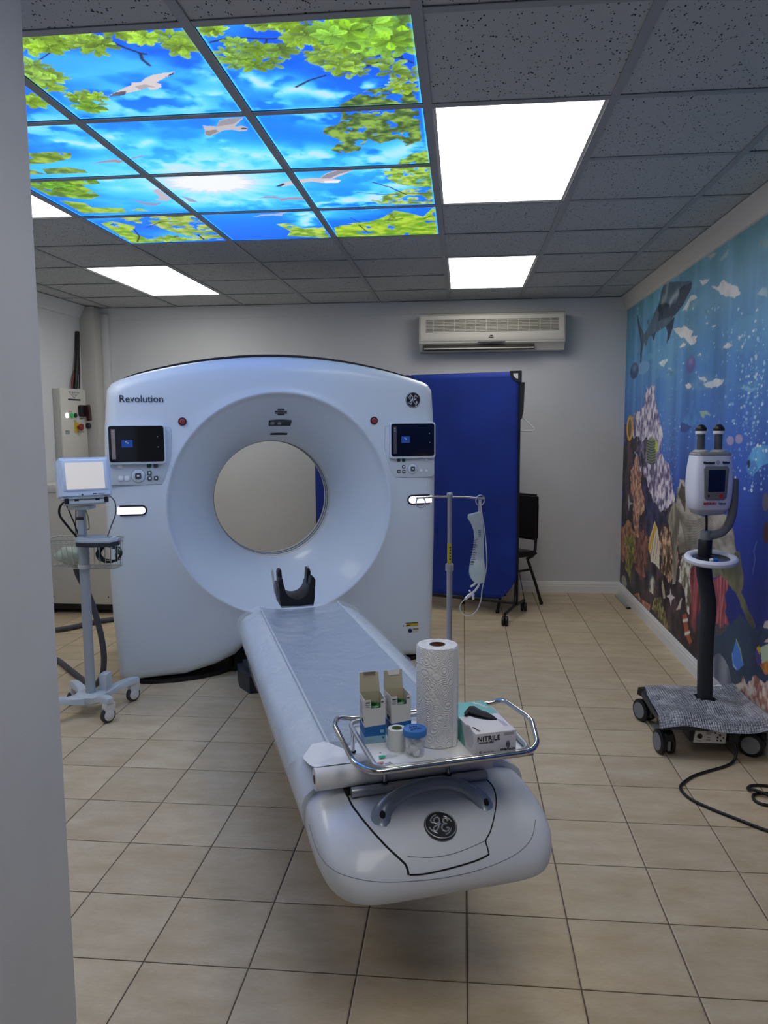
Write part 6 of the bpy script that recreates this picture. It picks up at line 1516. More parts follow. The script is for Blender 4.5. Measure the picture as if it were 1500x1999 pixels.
# ================================================================== CHAIR
M_CHAIR = mat('chair_black_vinyl', (22, 22, 24), 0.42, bump=0.1, bscale=40)
ch = thing('chair', 'black padded metal chair half hidden behind the privacy screen', 'chair', (0.323, 6.50, 0), R(-48))
# local: chair faces -Y (after turning: towards the left); back at +Y
for sx in (-1, 1):
    tube('rear_leg', [(sx * 0.20, 0.205, 0.44), (sx * 0.205, 0.10, 0.40), (sx * 0.205, 0.12, 0.36), (sx * 0.21, 0.19, 0.20), (sx * 0.215, 0.262, 0.012)], 0.0125, M_BLKMET, ch, 10)
    tube('front_leg', [(sx * 0.195, -0.10, 0.41), (sx * 0.20, -0.17, 0.25), (sx * 0.205, -0.235, 0.012)], 0.0125, M_BLKMET, ch, 10)
    tube('back_upright', [(sx * 0.20, 0.10, 0.40), (sx * 0.20, 0.165, 0.415), (sx * 0.20, 0.195, 0.47), (sx * 0.20, 0.205, 0.60), (sx * 0.20, 0.215, 0.84)], 0.0125, M_BLKMET, ch, 10)
    for y in (0.262, -0.235): lathe('foot_cap', [(0, 0), (0.015, 0), (0.016, 0.02), (0.013, 0.024), (0, 0.024)], M_DARK, ch, 12, T(sx * (0.215 if y > 0 else 0.205), y, 0))
    tube('side_bar', [(sx * 0.205, -0.145, 0.31), (sx * 0.208, 0.15, 0.31)], 0.010, M_BLKMET, ch, 8)
box('seat', -0.215, 0.215, -0.22, 0.18, 0.415, 0.465, M_CHAIR, ch, bev=0.02, seg=3)
bm = bmesh.new(); add_box(bm, -0.225, 0.225, 0.175, 0.222, 0.545, 0.925); bmesh.ops.bevel(bm, geom=bm.edges[:], offset=0.02, segments=3, affect='EDGES', clamp_overlap=True)
bm_obj('backrest', bm, M_CHAIR, ch, smooth=True, angle=50)

# ================================================================== WALL CABINETS ON THE LEFT
M_CABW = mat('cabinet_white', (206, 204, 196), 0.5)
cab = thing('equipment_cabinet', 'low beige equipment cabinet on feet behind the monitor stand', 'cabinet', (-3.0, 6.15, 0))
box('cabinet_body', -0.38, 0.33, -0.25, 0.30, 0.085, 0.985, M_CABW, cab, bev=0.006)
box('cabinet_top', -0.39, 0.34, -0.262, 0.31, 0.986, 1.045, mat('cabinet_top', (214, 212, 205), 0.45), cab, bev=0.006)
box('kick_recess', -0.35, 0.31, -0.22, 0.27, 0.035, 0.085, M_BLACK, cab)
for x in (-0.3, 0.27):
    for y in (-0.19, 0.24): lathe('foot', [(0, 0), (0.022, 0), (0.022, 0.02), (0.012, 0.024), (0.012, 0.0352), (0, 0.0352)], M_DARK, cab, 14, T(x, y, 0))
for x in (-0.27, 0.19): lathe('screw', [(0, 0), (0.006, 0), (0.005, 0.003), (0, 0.003)], M_INK, cab, 10, T(x, -0.2505, 0.145) @ RX(90))
EBX = -3.33
def eb(px, py): p = onX(px, py, EBX); return p.y, p.z
y0_, zt_ = eb(117, 757); y1_, _ = eb(167, 763)
ebx = thing('electrical_cabinet', 'tall white electrical cabinet with indicator lamps and switches on the left wall', 'electrical cabinet', (XL, (y0_ + y1_) / 2, 1.07))
ey0, ey1 = -(y1_ - y0_) / 2, (y1_ - y0_) / 2; ezt = zt_ - 1.07
box('housing', 0.001, 0.055, ey0, ey1, 0, ezt - 0.004, mat('housing_grey', (176, 176, 172), 0.5), ebx, bev=0.003)
box('door', 0.0555, EBX - XL, ey0 + 0.002, ey1 - 0.002, 0.004, ezt, M_CABW, ebx, bev=0.003)
FX = EBX - XL
def ep(px, py): y, z = eb(px, py); return Vector((FX, y - (y0_ + y1_) / 2, z - 1.07))
FACE = lambda p: Matrix.Translation(p) @ RZ(90)          # local -Y looks along +X
def eknob(nm, px, py, r_, h_, m, par=ebx): return lathe(nm, [(r_, 0), (r_, h_ * 0.8), (r_ * 0.8, h_), (0, h_)], m, par, 18, FACE(ep(px, py)) @ RX(90))
eknob('indicator_lamp', 130, 811, 0.022, 0.012, mat('lamp_white_on', (235, 235, 255), 0.3, emit=1.3))
eknob('indicator_lamp', 139, 811, 0.022, 0.014, mat('lamp_green_on', (40, 150, 80), 0.3, emit=0.35))
eknob('push_button', 146.5, 811, 0.020, 0.014, mat('button_dark_green', (14, 50, 34), 0.4))
sw = prism('main_switch', rrect(-0.05, 0.05, -0.05, 0.05, 0.02), -0.025, 0.0, M_BLACK, ebx, M=FACE(ep(158, 802)), bev=0.004)
prism('switch_lever', rrect(-0.014, 0.03, -0.085, 0.055, 0.012), -0.055, -0.025, mat('switch_dark_red', (52, 20, 24), 0.4), sw, M=FACE(ep(163, 803)) @ RY(-10))
es = prism('stop_plate', rrect(-0.035, 0.035, -0.045, 0.045, 0.005), -0.008, 0, mat('stop_yellow', (206, 180, 50), 0.45), ebx, M=FACE(ep(149, 834)))
lathe('stop_knob', [(0.014, 0.008), (0.014, 0.025), (0.030, 0.030), (0.032, 0.042), (0.024, 0.050), (0, 0.052)], mat('stop_dark_red', (136, 24, 34), 0.4), es, 20, FACE(ep(150.5, 834)) @ RX(90))
eknob('key_switch', 170, 831.5, 0.026, 0.03, M_BLACK)
def eprint(px0, px1, py0, py1, m): 
    a, b = ep(px0, py1), ep(px1, py0)
    return prism('print', [(a.y, a.z), (b.y, a.z), (b.y, b.z), (a.y, b.z)], -0.0008, 0.0, m, ebx, M=T(FX, 0, 0) @ RZ(90))
for q_ in ((133, 157, 779.4, 781.2, 'd'), (128, 132, 827 + 14, 842, 'p'), (156, 163, 828, 832, 'd'), (156, 164, 840, 845, 'p'), (144, 149, 820, 823.5, 'p'), (155, 162, 816.8, 818.2, 'd'), (128, 136, 840, 848, 'p'), (134, 140, 802.5, 804.5, 'p')):
    eprint(*q_[:4], mat('print_dark', ()) if q_[4] == 'd' else mat('print_pale', ()))
tri = [ep(134, 764.8), ep(154.5, 766), ep(145, 777)]
tube('emblem', [p + Vector((0.0012, 0, 0)) for p in tri], 0.004, mat('print_pale', ()), ebx, 6, True)
text('emblem_letters', 'RG', 0.055, mat('print_pale', ()), ebx, FACE(ep(144.5, 769) + Vector((0.001, 0, 0))) @ FRONT)
# cables dropping out of the wall into the electrical cabinet
def cpt(px, py, x): p = onX(px, py, x); return tuple(p)
for nm, pts, r_, m, lab in (('power_cable', [(151, 648, -3.385), (151, 690, -3.37), (149, 725, -3.365), (147, 758, -3.365)], 0.020, M_BLACK, 'thick black cable dropping from the torn wall into the electrical cabinet'),
                            ('power_cable', [(153, 662, -3.385), (155, 720, -3.38), (155, 758.5, -3.375)], 0.007, M_BLACK, 'thin black cable behind the thick one above the electrical cabinet'),
                            ('power_cable', [(146, 722, -3.385), (142, 740, -3.372), (140, 757.5, -3.365)], 0.008, mat('cable_red', (110, 52, 48), 0.5), 'dull red cable entering the top of the electrical cabinet')):
    tag(tube(nm, [cpt(*p) for p in pts], r_, m, None, 10, spline=4), lab, 'cable', 'cables above the electrical cabinet')

# ================================================================== MONITOR STAND
M_PALE = mat('stand_pale_grey', (196, 206, 210), 0.4); M_POLE = mat('stand_pole_grey', (168, 178, 186), 0.4, metal=0.1); M_CASTW = mat('caster_white', (214, 214, 212), 0.45); M_TYRE = mat('tyre_grey', (58, 58, 62), 0.6)
st = thing('monitor_stand', 'pale grey rolling monitor stand with wire basket beside the entry wall', 'stand', (-1.947, 3.83, 0), 0)
cst = [(0.152, -0.118), (0.150, 0.195), (-0.152, 0.118), (-0.150, -0.195)]
def leg_mesh(x, y):
    d = Vector((x, y, 0)); n = Vector((-d.y, d.x, 0)).normalized(); rows = []
    for t, w_, z0, z1 in ((0.0, 0.055, 0.070, 0.108), (0.25, 0.052, 0.070, 0.108), (0.45, 0.030, 0.078, 0.112), (0.62, 0.024, 0.092, 0.124), (0.85, 0.024, 0.098, 0.132), (1.0, 0.023, 0.100, 0.132), (1.12, 0.016, 0.104, 0.128)):
        p = d * t; rows.append([p + n * w_ + Vector((0, 0, z0)), p + n * w_ * 0.96 + Vector((0, 0, z1 - 0.006)), p + n * w_ * 0.75 + Vector((0, 0, z1)), p - n * w_ * 0.75 + Vector((0, 0, z1)), p - n * w_ * 0.96 + Vector((0, 0, z1 - 0.006)), p - n * w_ + Vector((0, 0, z0))])
    return sweep_sections('base_leg', rows, M_PALE, parent=st, angle=40)
for x, y in cst:
    leg_mesh(x, y)
    a = random.Random(int(x * 1000 + y * 99)).uniform(-30, 40)
    Mc = T(x, y, 0) @ RZ(58)
    c_ = prism('caster_fork', [(-0.026, 0.100), (0.030, 0.100), (0.032, 0.082), (0.020, 0.045), (0.008, 0.028), (-0.012, 0.030), (-0.024, 0.055), (-0.030, 0.080)], -0.016, 0.016, M_CASTW, st, M=Mc, bev=0.003)
    lathe('caster_wheel', [(0.0, -0.012), (0.034, -0.012), (0.040, -0.007), (0.040, 0.007), (0.034, 0.012), (0, 0.012)], M_TYRE, c_, 28, Mc @ T(-0.006, 0, 0.040) @ RX(90))
    lathe('hub_cap', [(0.0, -0.0175), (0.026, -0.0175), (0.028, -0.016), (0.028, 0.016), (0.026, 0.0175), (0, 0.0175)], M_CASTW, c_, 20, Mc @ T(-0.006, 0, 0.040) @ RX(90))
lathe('base_hub', [(0, 0.068), (0.075, 0.068), (0.08, 0.075), (0.078, 0.106), (0.07, 0.112), (0, 0.112)], M_PALE, st, 28)
box('counterweight', 0.03, 0.075, 0.03, 0.10, 0.10, 0.20, M_PALE, st, bev=0.01)
tube('column', [(0, 0, 0.108), (0, 0, 0.93)], 0.026, M_POLE, st, 16, flat=0.8)
tube('upper_column', [(0, 0, 0.93), (0, 0, 1.085)], 0.022, M_POLE, st, 16, flat=0.8)
box('column_label', -0.012, 0.016, -0.0225, -0.0195, 0.955, 1.03, M_PALE, st); box('column_band', -0.018, 0.019, -0.0235, -0.0205, 1.03, 1.045, M_SLATE, st)
lathe('basket_clamp', [(0.0, 0.775), (0.030, 0.775), (0.032, 0.785), (0.030, 0.795), (0, 0.795)], M_CASTW, st, 18)
shelf = plan('shelf', [(-0.03, 0.06), (-0.02, -0.05), (0.02, -0.10), (0.10, -0.115), (0.185, -0.09), (0.205, -0.045), (0.19, 0.0), (0.10, 0.06)], 0.925, 0.945, M_PALE, st, bev=0.008)
plan('bumper', [(0.0, -0.08), (0.02, -0.107), (0.10, -0.123), (0.190, -0.098), (0.212, -0.045), (0.197, 0.005), (0.10, 0.063), (0.02, 0.06)], 0.905, 0.926, M_SLATE, st, bev=0.004)
tray_in = plan('shelf_tray', [(0.03, 0.02), (0.03, -0.06), (0.10, -0.09), (0.17, -0.07), (0.175, -0.03), (0.10, 0.03)], 0.9455, 0.950, M_POLE, st, bev=0.003)
box('mount_head', -0.05, 0.06, -0.05, 0.04, 1.085, 1.105, M_PALE, st, bev=0.004)
bx0, bx1, by0, by1, bz0, bz1 = -0.23, 0.145, 0.045, 0.175, 0.765, 0.918
M_WIRE = mat('basket_wire', (190, 192, 186), 0.35, metal=0.5)
bk = tube('wire_basket', round_loop([(bx0, by0, bz1), (bx1, by0, bz1), (bx1, by1, bz1), (bx0, by1, bz1)], 0.02, 3), 0.0035, M_WIRE, st, 8, True)
tube('basket_rail', round_loop([(bx0, by0, bz1 - 0.022), (bx1, by0, bz1 - 0.022), (bx1, by1, bz1 - 0.022), (bx0, by1, bz1 - 0.022)], 0.02, 3), 0.0025, M_WIRE, bk, 6, True)
tube('basket_rail', round_loop([(bx0 + 0.01, by0 + 0.008, bz0), (bx1 - 0.01, by0 + 0.008, bz0), (bx1 - 0.01, by1 - 0.01, bz0), (bx0 + 0.01, by1 - 0.01, bz0)], 0.02, 3), 0.003, M_WIRE, bk, 6, True)
for k in range(12):
    x = bx0 + 0.02 + (bx1 - bx0 - 0.04) * k / 11; xb = x * 0.96
    tube('basket_wire', [(x, by0, bz1), (xb, by0 + 0.008, bz0), (xb, by1 - 0.01, bz0), (x, by1, bz1)], 0.0018, M_WIRE, bk, 6)
for k in range(4):
    y = by0 + 0.02 + (by1 - by0 - 0.04) * k / 3
    tube('basket_wire', [(bx0, y, bz1), (bx0 + 0.01, y, bz0), (bx1 - 0.01, y, bz0), (bx1, y, bz1)], 0.0018, M_WIRE, bk, 6)
# things in the basket
bag2 = bmesh.new(); bmesh.ops.create_icosphere(bag2, subdivisions=3, radius=1.0)
rn = random.Random(2)
for v_ in bag2.verts:
    k = 1 + 0.10 * math.sin(v_.co.x * 5 + v_.co.z * 4) + 0.06 * math.sin(v_.co.y * 9 + v_.co.x * 7) + rn.uniform(-0.03, 0.03); v_.co = Vector((v_.co.x * 0.095 * k, v_.co.y * 0.045 * k, v_.co.z * 0.048 * k))
o = bm_obj('plastic_bag', bag2, mat('bag_cloudy', (196, 200, 184), 0.25, noise=0.6, nscale=30, rgb2=(150, 176, 150)), None, smooth=True); o.location = (-2.06, 3.93, 0.825)
tag(o, 'crumpled cloudy plastic bag in the left of the wire basket', 'plastic bag')
cl_ = thing('cable_coil', 'loose coil of thin black cables in the wire basket', 'cable', (-1.865, 3.945, 0.835))
for k in range(5):
    pts = []
    rk = random.Random(k)
    for q_ in range(22):
        a = q_ * 0.62; r0 = 0.045 + 0.012 * rk.uniform(-1, 1)
        pts.append((r0 * math.cos(a) * 1.25, 0.012 * math.sin(a * 0.7 + k) + (k - 2) * 0.008, 0.045 * math.sin(a) + rk.uniform(-0.006, 0.006)))
    tube('loop', pts, 0.003, M_BLACK if k % 2 else mat('cable_dark_green', (30, 62, 54), 0.5), cl_, 6, spline=4)
# patient monitor on the stand
mon = thing('patient_monitor', 'small white touchscreen monitor with pale reflecting screen on the stand', 'monitor', (-1.895, 3.775, 1.112), rot=(R(-11), 0, R(37)))
M_MONW = mat('monitor_white', (208, 222, 236), 0.4)
bm = bmesh.new(); add_box(bm, -0.128, 0.128, -0.045, 0.055, 0.030, 0.238); bmesh.ops.bevel(bm, geom=bm.edges[:], offset=0.014, segments=3, affect='EDGES', clamp_overlap=True)
bm_obj('housing', bm, M_MONW, mon, smooth=True, angle=40)
prism('bezel', rrect(-0.108, 0.108, 0.068, 0.222, 0.008), -0.0475, -0.045, M_MONW, mon, bev=0.001)
prism('display', rrect(-0.092, 0.092, 0.076, 0.210, 0.003), -0.0482, -0.0474, mat('monitor_screen_glare', (226, 218, 204), 0.15, emit=0.40), mon)  # display emission stands in for the ceiling lamp's reflection
for x, m in ((-0.045, M_LIGHTBTN), (-0.02, M_GREYBTN)): lathe('front_key', [(0, 0), (0.005, 0), (0.004, 0.002), (0, 0.002)], m, mon, 12, T(x, -0.0452, 0.048) @ RX(90))
box('brand_print', 0.030, 0.048, -0.0460, -0.0449, 0.0475, 0.0525, M_INK, mon); box('brand_print', 0.052, 0.088, -0.0460, -0.0449, 0.0490, 0.0510, M_GREYBTN, mon)
box('foot_plate', -0.10, 0.10, -0.035, 0.045, 0.004, 0.018, M_PALE, mon, bev=0.003)
for x in (-0.095, -0.045, 0.055, 0.095): lathe('rubber_foot', [(0, 0.004), (0.010, 0.004), (0.011, 0.030), (0, 0.030)], M_BLACK, mon, 12, T(x, -0.036 if abs(x) > 0.06 else -0.02, 0.002))
# leads of the monitor
def lead(nm, pts, r_, m, lab):          # leads move with the stand: parts of it
    o = tube(nm, [(x + 1.947, y - 3.83, z) for x, y, z in pts], r_, m, st, 8, spline=6); o['label'] = lab
    return o
lead('monitor_lead', [(-1.775, 3.735, 1.165), (-1.735, 3.715, 1.16), (-1.715, 3.72, 1.13), (-1.725, 3.74, 1.07), (-1.765, 3.76, 0.995), (-1.79, 3.78, 0.952)], 0.0032, mat('lead_grey', (96, 98, 104), 0.5), 'thin grey lead curving from the side of the monitor to the shelf')
lead('monitor_lead', [(-2.01, 3.80, 1.13), (-2.055, 3.82, 1.10), (-2.065, 3.83, 1.05), (-2.03, 3.855, 0.98), (-2.0, 3.87, 0.93), (-1.99, 3.885, 0.86)], 0.006, M_BLACK, 'thick black lead looping left of the stand column')
lead('monitor_lead', [(-2.02, 3.80, 1.13), (-2.005, 3.83, 1.05), (-1.993, 3.86, 0.97), (-1.985, 3.89, 0.87)], 0.0035, M_BLACK, 'straight thin black lead left of the stand column')
lead('monitor_lead', [(-1.965, 3.81, 1.10), (-1.985, 3.84, 1.04), (-2.0, 3.86, 0.97), (-2.0, 3.88, 0.90)], 0.003, mat('lead_grey', ()), 'thin grey lead close behind the stand column')
lead('monitor_lead', [(-1.915, 3.80, 1.10), (-1.905, 3.81, 1.05), (-1.905, 3.82, 1.0), (-1.935, 3.87, 0.975), (-1.98, 3.88, 0.955), (-1.993, 3.89, 0.90)], 0.003, mat('lead_yellow', (150, 146, 60), 0.5), 'thin yellow-green lead hanging under the monitor')
# grey hoses
M_HOSE = mat('hose_grey', (72, 74, 80), 0.55)
tag(tube('floor_hose', [(-2.10, 4.03, 0.748), (-2.105, 4.075, 0.68), (-2.07, 4.10, 0.58), (-2.035, 4.10, 0.47), (-2.005, 4.10, 0.33), (-1.997, 4.10, 0.20), (-2.03, 4.12, 0.09), (-2.13, 4.20, 0.019), (-2.36, 4.43, 0.018), (-2.61, 4.68, 0.018), (-2.85, 4.80, 0.018)], 0.0165, M_HOSE, None, 12, spline=6), 'thick dark grey hose hanging from the basket and running along the floor', 'hose')
tag(tube('floor_hose', [(-3.2, 5.26, 0.020), (-2.97, 5.35, 0.020), (-2.86, 5.47, 0.020), (-2.75, 5.64, 0.020), (-2.55, 5.74, 0.020), (-2.3, 5.72, 0.020)], 0.019, M_HOSE, None, 12, spline=6), 'grey hose lying on the floor in front of the beige cabinet', 'hose')

# ================================================================== CONTRAST INJECTOR
M_INJW = mat('injector_white', (226, 228, 238), 0.4); M_INJG = mat('injector_grey', (120, 122, 120), 0.45); M_POST = mat('injector_post', (44, 48, 54), 0.55, bump=0.12, bscale=250)
M_HUBG = mat('hub_grey', (128, 132, 136), 0.5)
inj = thing('contrast_injector', 'white contrast injector head with two syringes on a black wheeled stand', 'injector', (1.135, 3.74, 0))
def il(x, y, z): return (x - 1.135, y - 3.74, z)
for x, y, a in ((0.928, 3.565, 12), (0.930, 3.965, 25), (1.318, 3.575, 62), (1.330, 3.955, -10)):
    M_ = T(*il(x, y, 0)) @ RZ(a)
    c_ = caster(inj, M_, 0.056, 0.026, M_BLACK, M_HUBG, 0.018)
    prism('brake_pedal', [(-0.020, 0.075), (0.020, 0.075), (0.018, 0.110), (-0.018, 0.110)], -0.058, -0.035, M_BLACK, c_, M=M_, bev=0.004)
    prism('brake_plate', [(-0.006, 0.03), (0.006, 0.03), (0.006, 0.085), (-0.006, 0.085)], -0.052, -0.045, M_HUBG, c_, M=M_)
    prism('base_arm', [(-0.030, 0.132), (0.030, 0.132), (0.026, 0.165), (-0.022, 0.168)], -0.05, 0.03, M_BLACK, inj, M=M_, bev=0.006)
plan('base_plate', [il(x, y, 0)[:2] for x, y in ((0.905, 3.50), (1.34, 3.50), (1.365, 3.60), (1.365, 3.93), (1.31, 3.985), (0.96, 3.985), (0.905, 3.93))], 0.135, 0.168, M_SLATE, inj, bev=0.008)
box('power_unit', *[q_ for q_ in (il(1.03, 0, 0)[0], il(1.25, 0, 0)[0], il(0, 3.53, 0)[1], il(0, 3.80, 0)[1], 0.075, 0.138)], M_BLACK, inj, bev=0.004)
cp = prism('connector_panel', [(il(1.045, 0, 0)[0], 0.070), (il(1.185, 0, 0)[0], 0.070), (il(1.190, 0, 0)[0], 0.130), (il(1.055, 0, 0)[0], 0.130)], 3.5235 - 3.74, 3.53 - 3.74, mat('panel_alu', (196, 198, 194), 0.4, metal=0.2), inj)
for x, z, r_ in ((1.073, 0.101, 0.012), (1.140, 0.118, 0.004), (1.150, 0.098, 0.0045), (1.150, 0.083, 0.004), (1.165, 0.083, 0.004), (1.175, 0.097, 0.0035), (1.160, 0.108, 0.005)):
    lathe('socket', [(0, 0), (r_, 0), (r_ * 0.9, 0.004), (0, 0.004)], M_BLACK, cp, 14, T(il(x, 0, 0)[0], 3.5235 - 3.74, z) @ RX(90))
for x, z, w_ in ((1.10, 0.121, 0.030), (1.10, 0.112, 0.022), (1.105, 0.096, 0.016), (1.06, 0.078, 0.02), (1.10, 0.084, 0.02)): box('print', il(x, 0, 0)[0], il(x + w_, 0, 0)[0], 3.5228 - 3.74, 3.5238 - 3.74, z - 0.001, z + 0.0012, mat('print_dark', ()), cp)
box('mains_plug', il(1.196, 0, 0)[0], il(1.236, 0, 0)[0], 3.505 - 3.74, 3.53 - 3.74, 0.072, 0.128, M_BLACK, inj, bev=0.005)
# post: flat-sided column with an S-bend
def post_sec(x, y, z, a, b):
    return [il(x + a * math.copysign(abs(math.cos(t)) ** 0.6, math.cos(t)), y + b * math.copysign(abs(math.sin(t)) ** 0.6, math.sin(t)), z) for t in [2 * math.pi * k / 20 for k in range(20)]]
PS = [(1.156, 0.169), (1.153, 0.25), (1.150, 0.35), (1.149, 0.45), (1.151, 0.55), (1.154, 0.62), (1.151, 0.68), (1.141, 0.74), (1.130, 0.79), (1.125, 0.84), (1.124, 0.885)]
sweep_sections('post', [post_sec(x, 3.74, z, 0.033, 0.030) for x, z in PS], M_POST, parent=inj, angle=60)
lathe('post_collar', [(0, 0.886), (0.030, 0.886), (0.031, 0.90), (0.031, 0.962), (0.028, 0.966), (0, 0.966)], M_BLACK, inj, 24, T(*il(1.128, 3.74, 0)))
# tray ring
RING = T(*il(1.145, 3.70, 0.884)) @ RX(8) @ T(0, 0, -0.884)
rg = lathe('tray_ring', [(0.090, 0.866), (0.118, 0.868), (0.127, 0.876), (0.128, 0.887), (0.121, 0.895), (0.108, 0.898), (0.097, 0.894), (0.089, 0.884), (0.090, 0.866)], M_INJW, inj, 44, RING @ Matrix.Diagonal((0.93, 0.90, 1, 1)), close=False)
lathe('tray_dish', [(0.0, 0.872), (0.060, 0.872), (0.091, 0.884), (0.091, 0.881), (0.058, 0.868), (0, 0.868)], mat('dish_clear', (60, 66, 72), 0.12, coat=0.6), rg, 36, RING @ Matrix.Diagonal((0.93, 0.90, 1, 1)))
# arm
tube('arm', [il(1.134, 3.735, 0.985), il(1.160, 3.725, 0.990), il(1.195, 3.72, 1.005), il(1.222, 3.72, 1.040), il(1.236, 3.72, 1.090), il(1.240, 3.72, 1.16), il(1.238, 3.72, 1.245)], [0.021, 0.021, 0.0205, 0.020, 0.0195, 0.019, 0.020], M_INJG, inj, 16, spline=5) if False else tube('arm', catmull([il(1.134, 3.735, 0.985), il(1.160, 3.725, 0.990), il(1.195, 3.72, 1.005), il(1.222, 3.72, 1.040), il(1.236, 3.72, 1.090), il(1.240, 3.72, 1.16), il(1.238, 3.72, 1.250)], 5), 0.0205, M_INJG, inj, 16)
lathe('arm_base', [(0, 0.966), (0.027, 0.966), (0.028, 0.97), (0.028, 1.003), (0.024, 1.008), (0, 1.008)], M_INJG, inj, 24, T(*il(1.132, 3.738, 0)))
tube('pivot', [il(1.205, 3.72, 1.235), il(1.245, 3.72, 1.235)], 0.016, M_BLACK, inj, 14)
tube('head_cable', [il(1.120, 3.735, 1.115), il(1.128, 3.735, 1.06), il(1.130, 3.738, 1.005)], 0.006, M_BLACK, inj, 8, spline=4)
# head, turned a little to the right
HM = T(*il(1.122, 3.70, 1.10)) @ RZ(9)
hd = bmesh.new(); rows = []
for z, wx, wy in ((0.012, 0.076, 0.050), (0.02, 0.084, 0.058), (0.07, 0.092, 0.064), (0.14, 0.095, 0.066), (0.20, 0.092, 0.064), (0.258, 0.084, 0.058)):
    rows.append([HM @ Vector((wx * math.copysign(abs(math.cos(t)) ** 0.45, math.cos(t)), wy * math.copysign(abs(math.sin(t)) ** 0.45, math.sin(t)), z)) for t in [2 * math.pi * k / 28 for k in range(28)]])
head = sweep_sections('head_shell', rows, M_INJW, parent=inj, angle=50)
def hsec(z, wx, wy): return [HM @ Vector((wx * math.copysign(abs(math.cos(t)) ** 0.45, math.cos(t)), wy * math.copysign(abs(math.sin(t)) ** 0.45, math.sin(t)), z)) for t in [2 * math.pi * k / 28 for k in range(28)]]
sweep_sections('head_bottom', [hsec(-0.012, 0.050, 0.032), hsec(-0.004, 0.070, 0.046), hsec(0.0119, 0.0765, 0.0505)], mat('head_grey_light', (168, 172, 182), 0.45), parent=inj, angle=50)
sweep_sections('head_top', [hsec(0.2581, 0.0845, 0.0585), hsec(0.268, 0.082, 0.056), hsec(0.274, 0.074, 0.050)], M_INJG, parent=inj, angle=50)
HF = HM @ T(0, -0.0665, 0)
fp = prism('face_panel', [(-0.050, 0.070), (-0.040, 0.060), (0.040, 0.060), (0.052, 0.072), (0.058, 0.20), (0.050, 0.212), (-0.050, 0.212), (-0.057, 0.20)], -0.002, 0.010, M_INJG, inj, M=HF, bev=0.002)
prism('display', rrect(-0.036, 0.040, 0.098, 0.196, 0.004), -0.0035, -0.001, mat('injector_screen', (14, 18, 38), 0.12, coat=0.5), fp, M=HF)
lathe('stop_key', [(0, 0), (0.0095, 0), (0.009, 0.003), (0, 0.003)], mat('key_red', (196, 40, 40), 0.4), fp, 18, HF @ T(0.026, -0.002, 0.078) @ RX(90))
lathe('function_key', [(0, 0), (0.006, 0), (0.005, 0.002), (0, 0.002)], M_INK, fp, 12, HF @ T(-0.032, -0.002, 0.079) @ RX(90))
prism('key_print', [(-0.022, 0.0785), (-0.008, 0.0785), (-0.008, 0.0800), (-0.022, 0.0800)], -0.0027, -0.0018, M_INK, fp, M=HF)
text('lettering', 'MEDRAD', 0.0145, mat('letters_red', (176, 44, 50), 0.5), inj, HF @ T(-0.024, -0.0004, 0.044) @ FRONT, ext=0.002, bold=0.0003)
text('lettering', 'Salient', 0.0125, mat('print_dark', ()), inj, HF @ T(0.032, -0.0004, 0.044) @ FRONT, ext=0.002)
text('handwriting', 'Contrast', 0.0140, M_INK, inj, HF @ T(-0.034, 0.0022, 0.228) @ FRONT, ext=0.005, bold=0.0002)
text('handwriting', 'Saline', 0.0140, M_INK, inj, HF @ T(0.044, 0.0022, 0.228) @ FRONT, ext=0.005, bold=0.0002)
tube('emblem', [HF @ Vector((0.006 + 0.0075 * math.cos(a), -0.0008, 0.229 + 0.0075 * math.sin(a))) for a in [2 * math.pi * k / 16 for k in range(16)]], 0.0009, M_INK, inj, 5, True)
tube('emblem', [HF @ Vector((0.006, -0.0008, 0.224)), HF @ Vector((0.006, -0.0008, 0.234))], 0.0008, M_INK, inj, 5); tube('emblem', [HF @ Vector((0.001, -0.0008, 0.229)), HF @ Vector((0.011, -0.0008, 0.229))], 0.0008, M_INK, inj, 5)
# syringes
for sx, up_, lab in ((-0.046, 0.004, 'black-capped syringe on the left of the injector head'), (0.036, 0.0, 'black-capped syringe on the right of the injector head')):
    p = Vector(inj.location) + (HM @ Vector((sx, 0, 0.2743)))
    sy = thing('syringe', lab, 'syringe', tuple(p), group='syringes on the injector')
    lathe('seat_ring', [(0, 0), (0.034, 0), (0.032, 0.006), (0.022, 0.010), (0, 0.010)], mat('seat_grey', (190, 190, 186), 0.45), sy, 28)
    lathe('plunger', [(0, 0.0102), (0.0172, 0.0102), (0.0172, 0.084), (0, 0.084)], M_BLACK, sy, 24)
    lathe('barrel', [(0.0235, 0.0102), (0.0235, 0.098)], mat('barrel_clear', (200, 214, 226), 0.05, alpha=0.12, spec=0.9), sy, 28, close=False)
    lathe('band', [(0.0238, 0.080), (0.0245, 0.081), (0.0245, 0.0925), (0.0238, 0.0935), (0.0238, 0.080)], mat('band_white', (236, 236, 236), 0.5), sy, 28, close=False)
    lathe('nose_cap', [(0, 0.0942), (0.0238, 0.0942), (0.0252, 0.097), (0.0245, 0.106), (0.0130, 0.121), (0.0060, 0.124), (0, 0.124)], M_BLACK, sy, 28)
    lathe('nozzle', [(0.004, 0.124), (0.003, 0.140), (0.0036, 0.142), (0.002, 0.147), (0, 0.147)], mat('barrel_clear', ()), sy, 12)
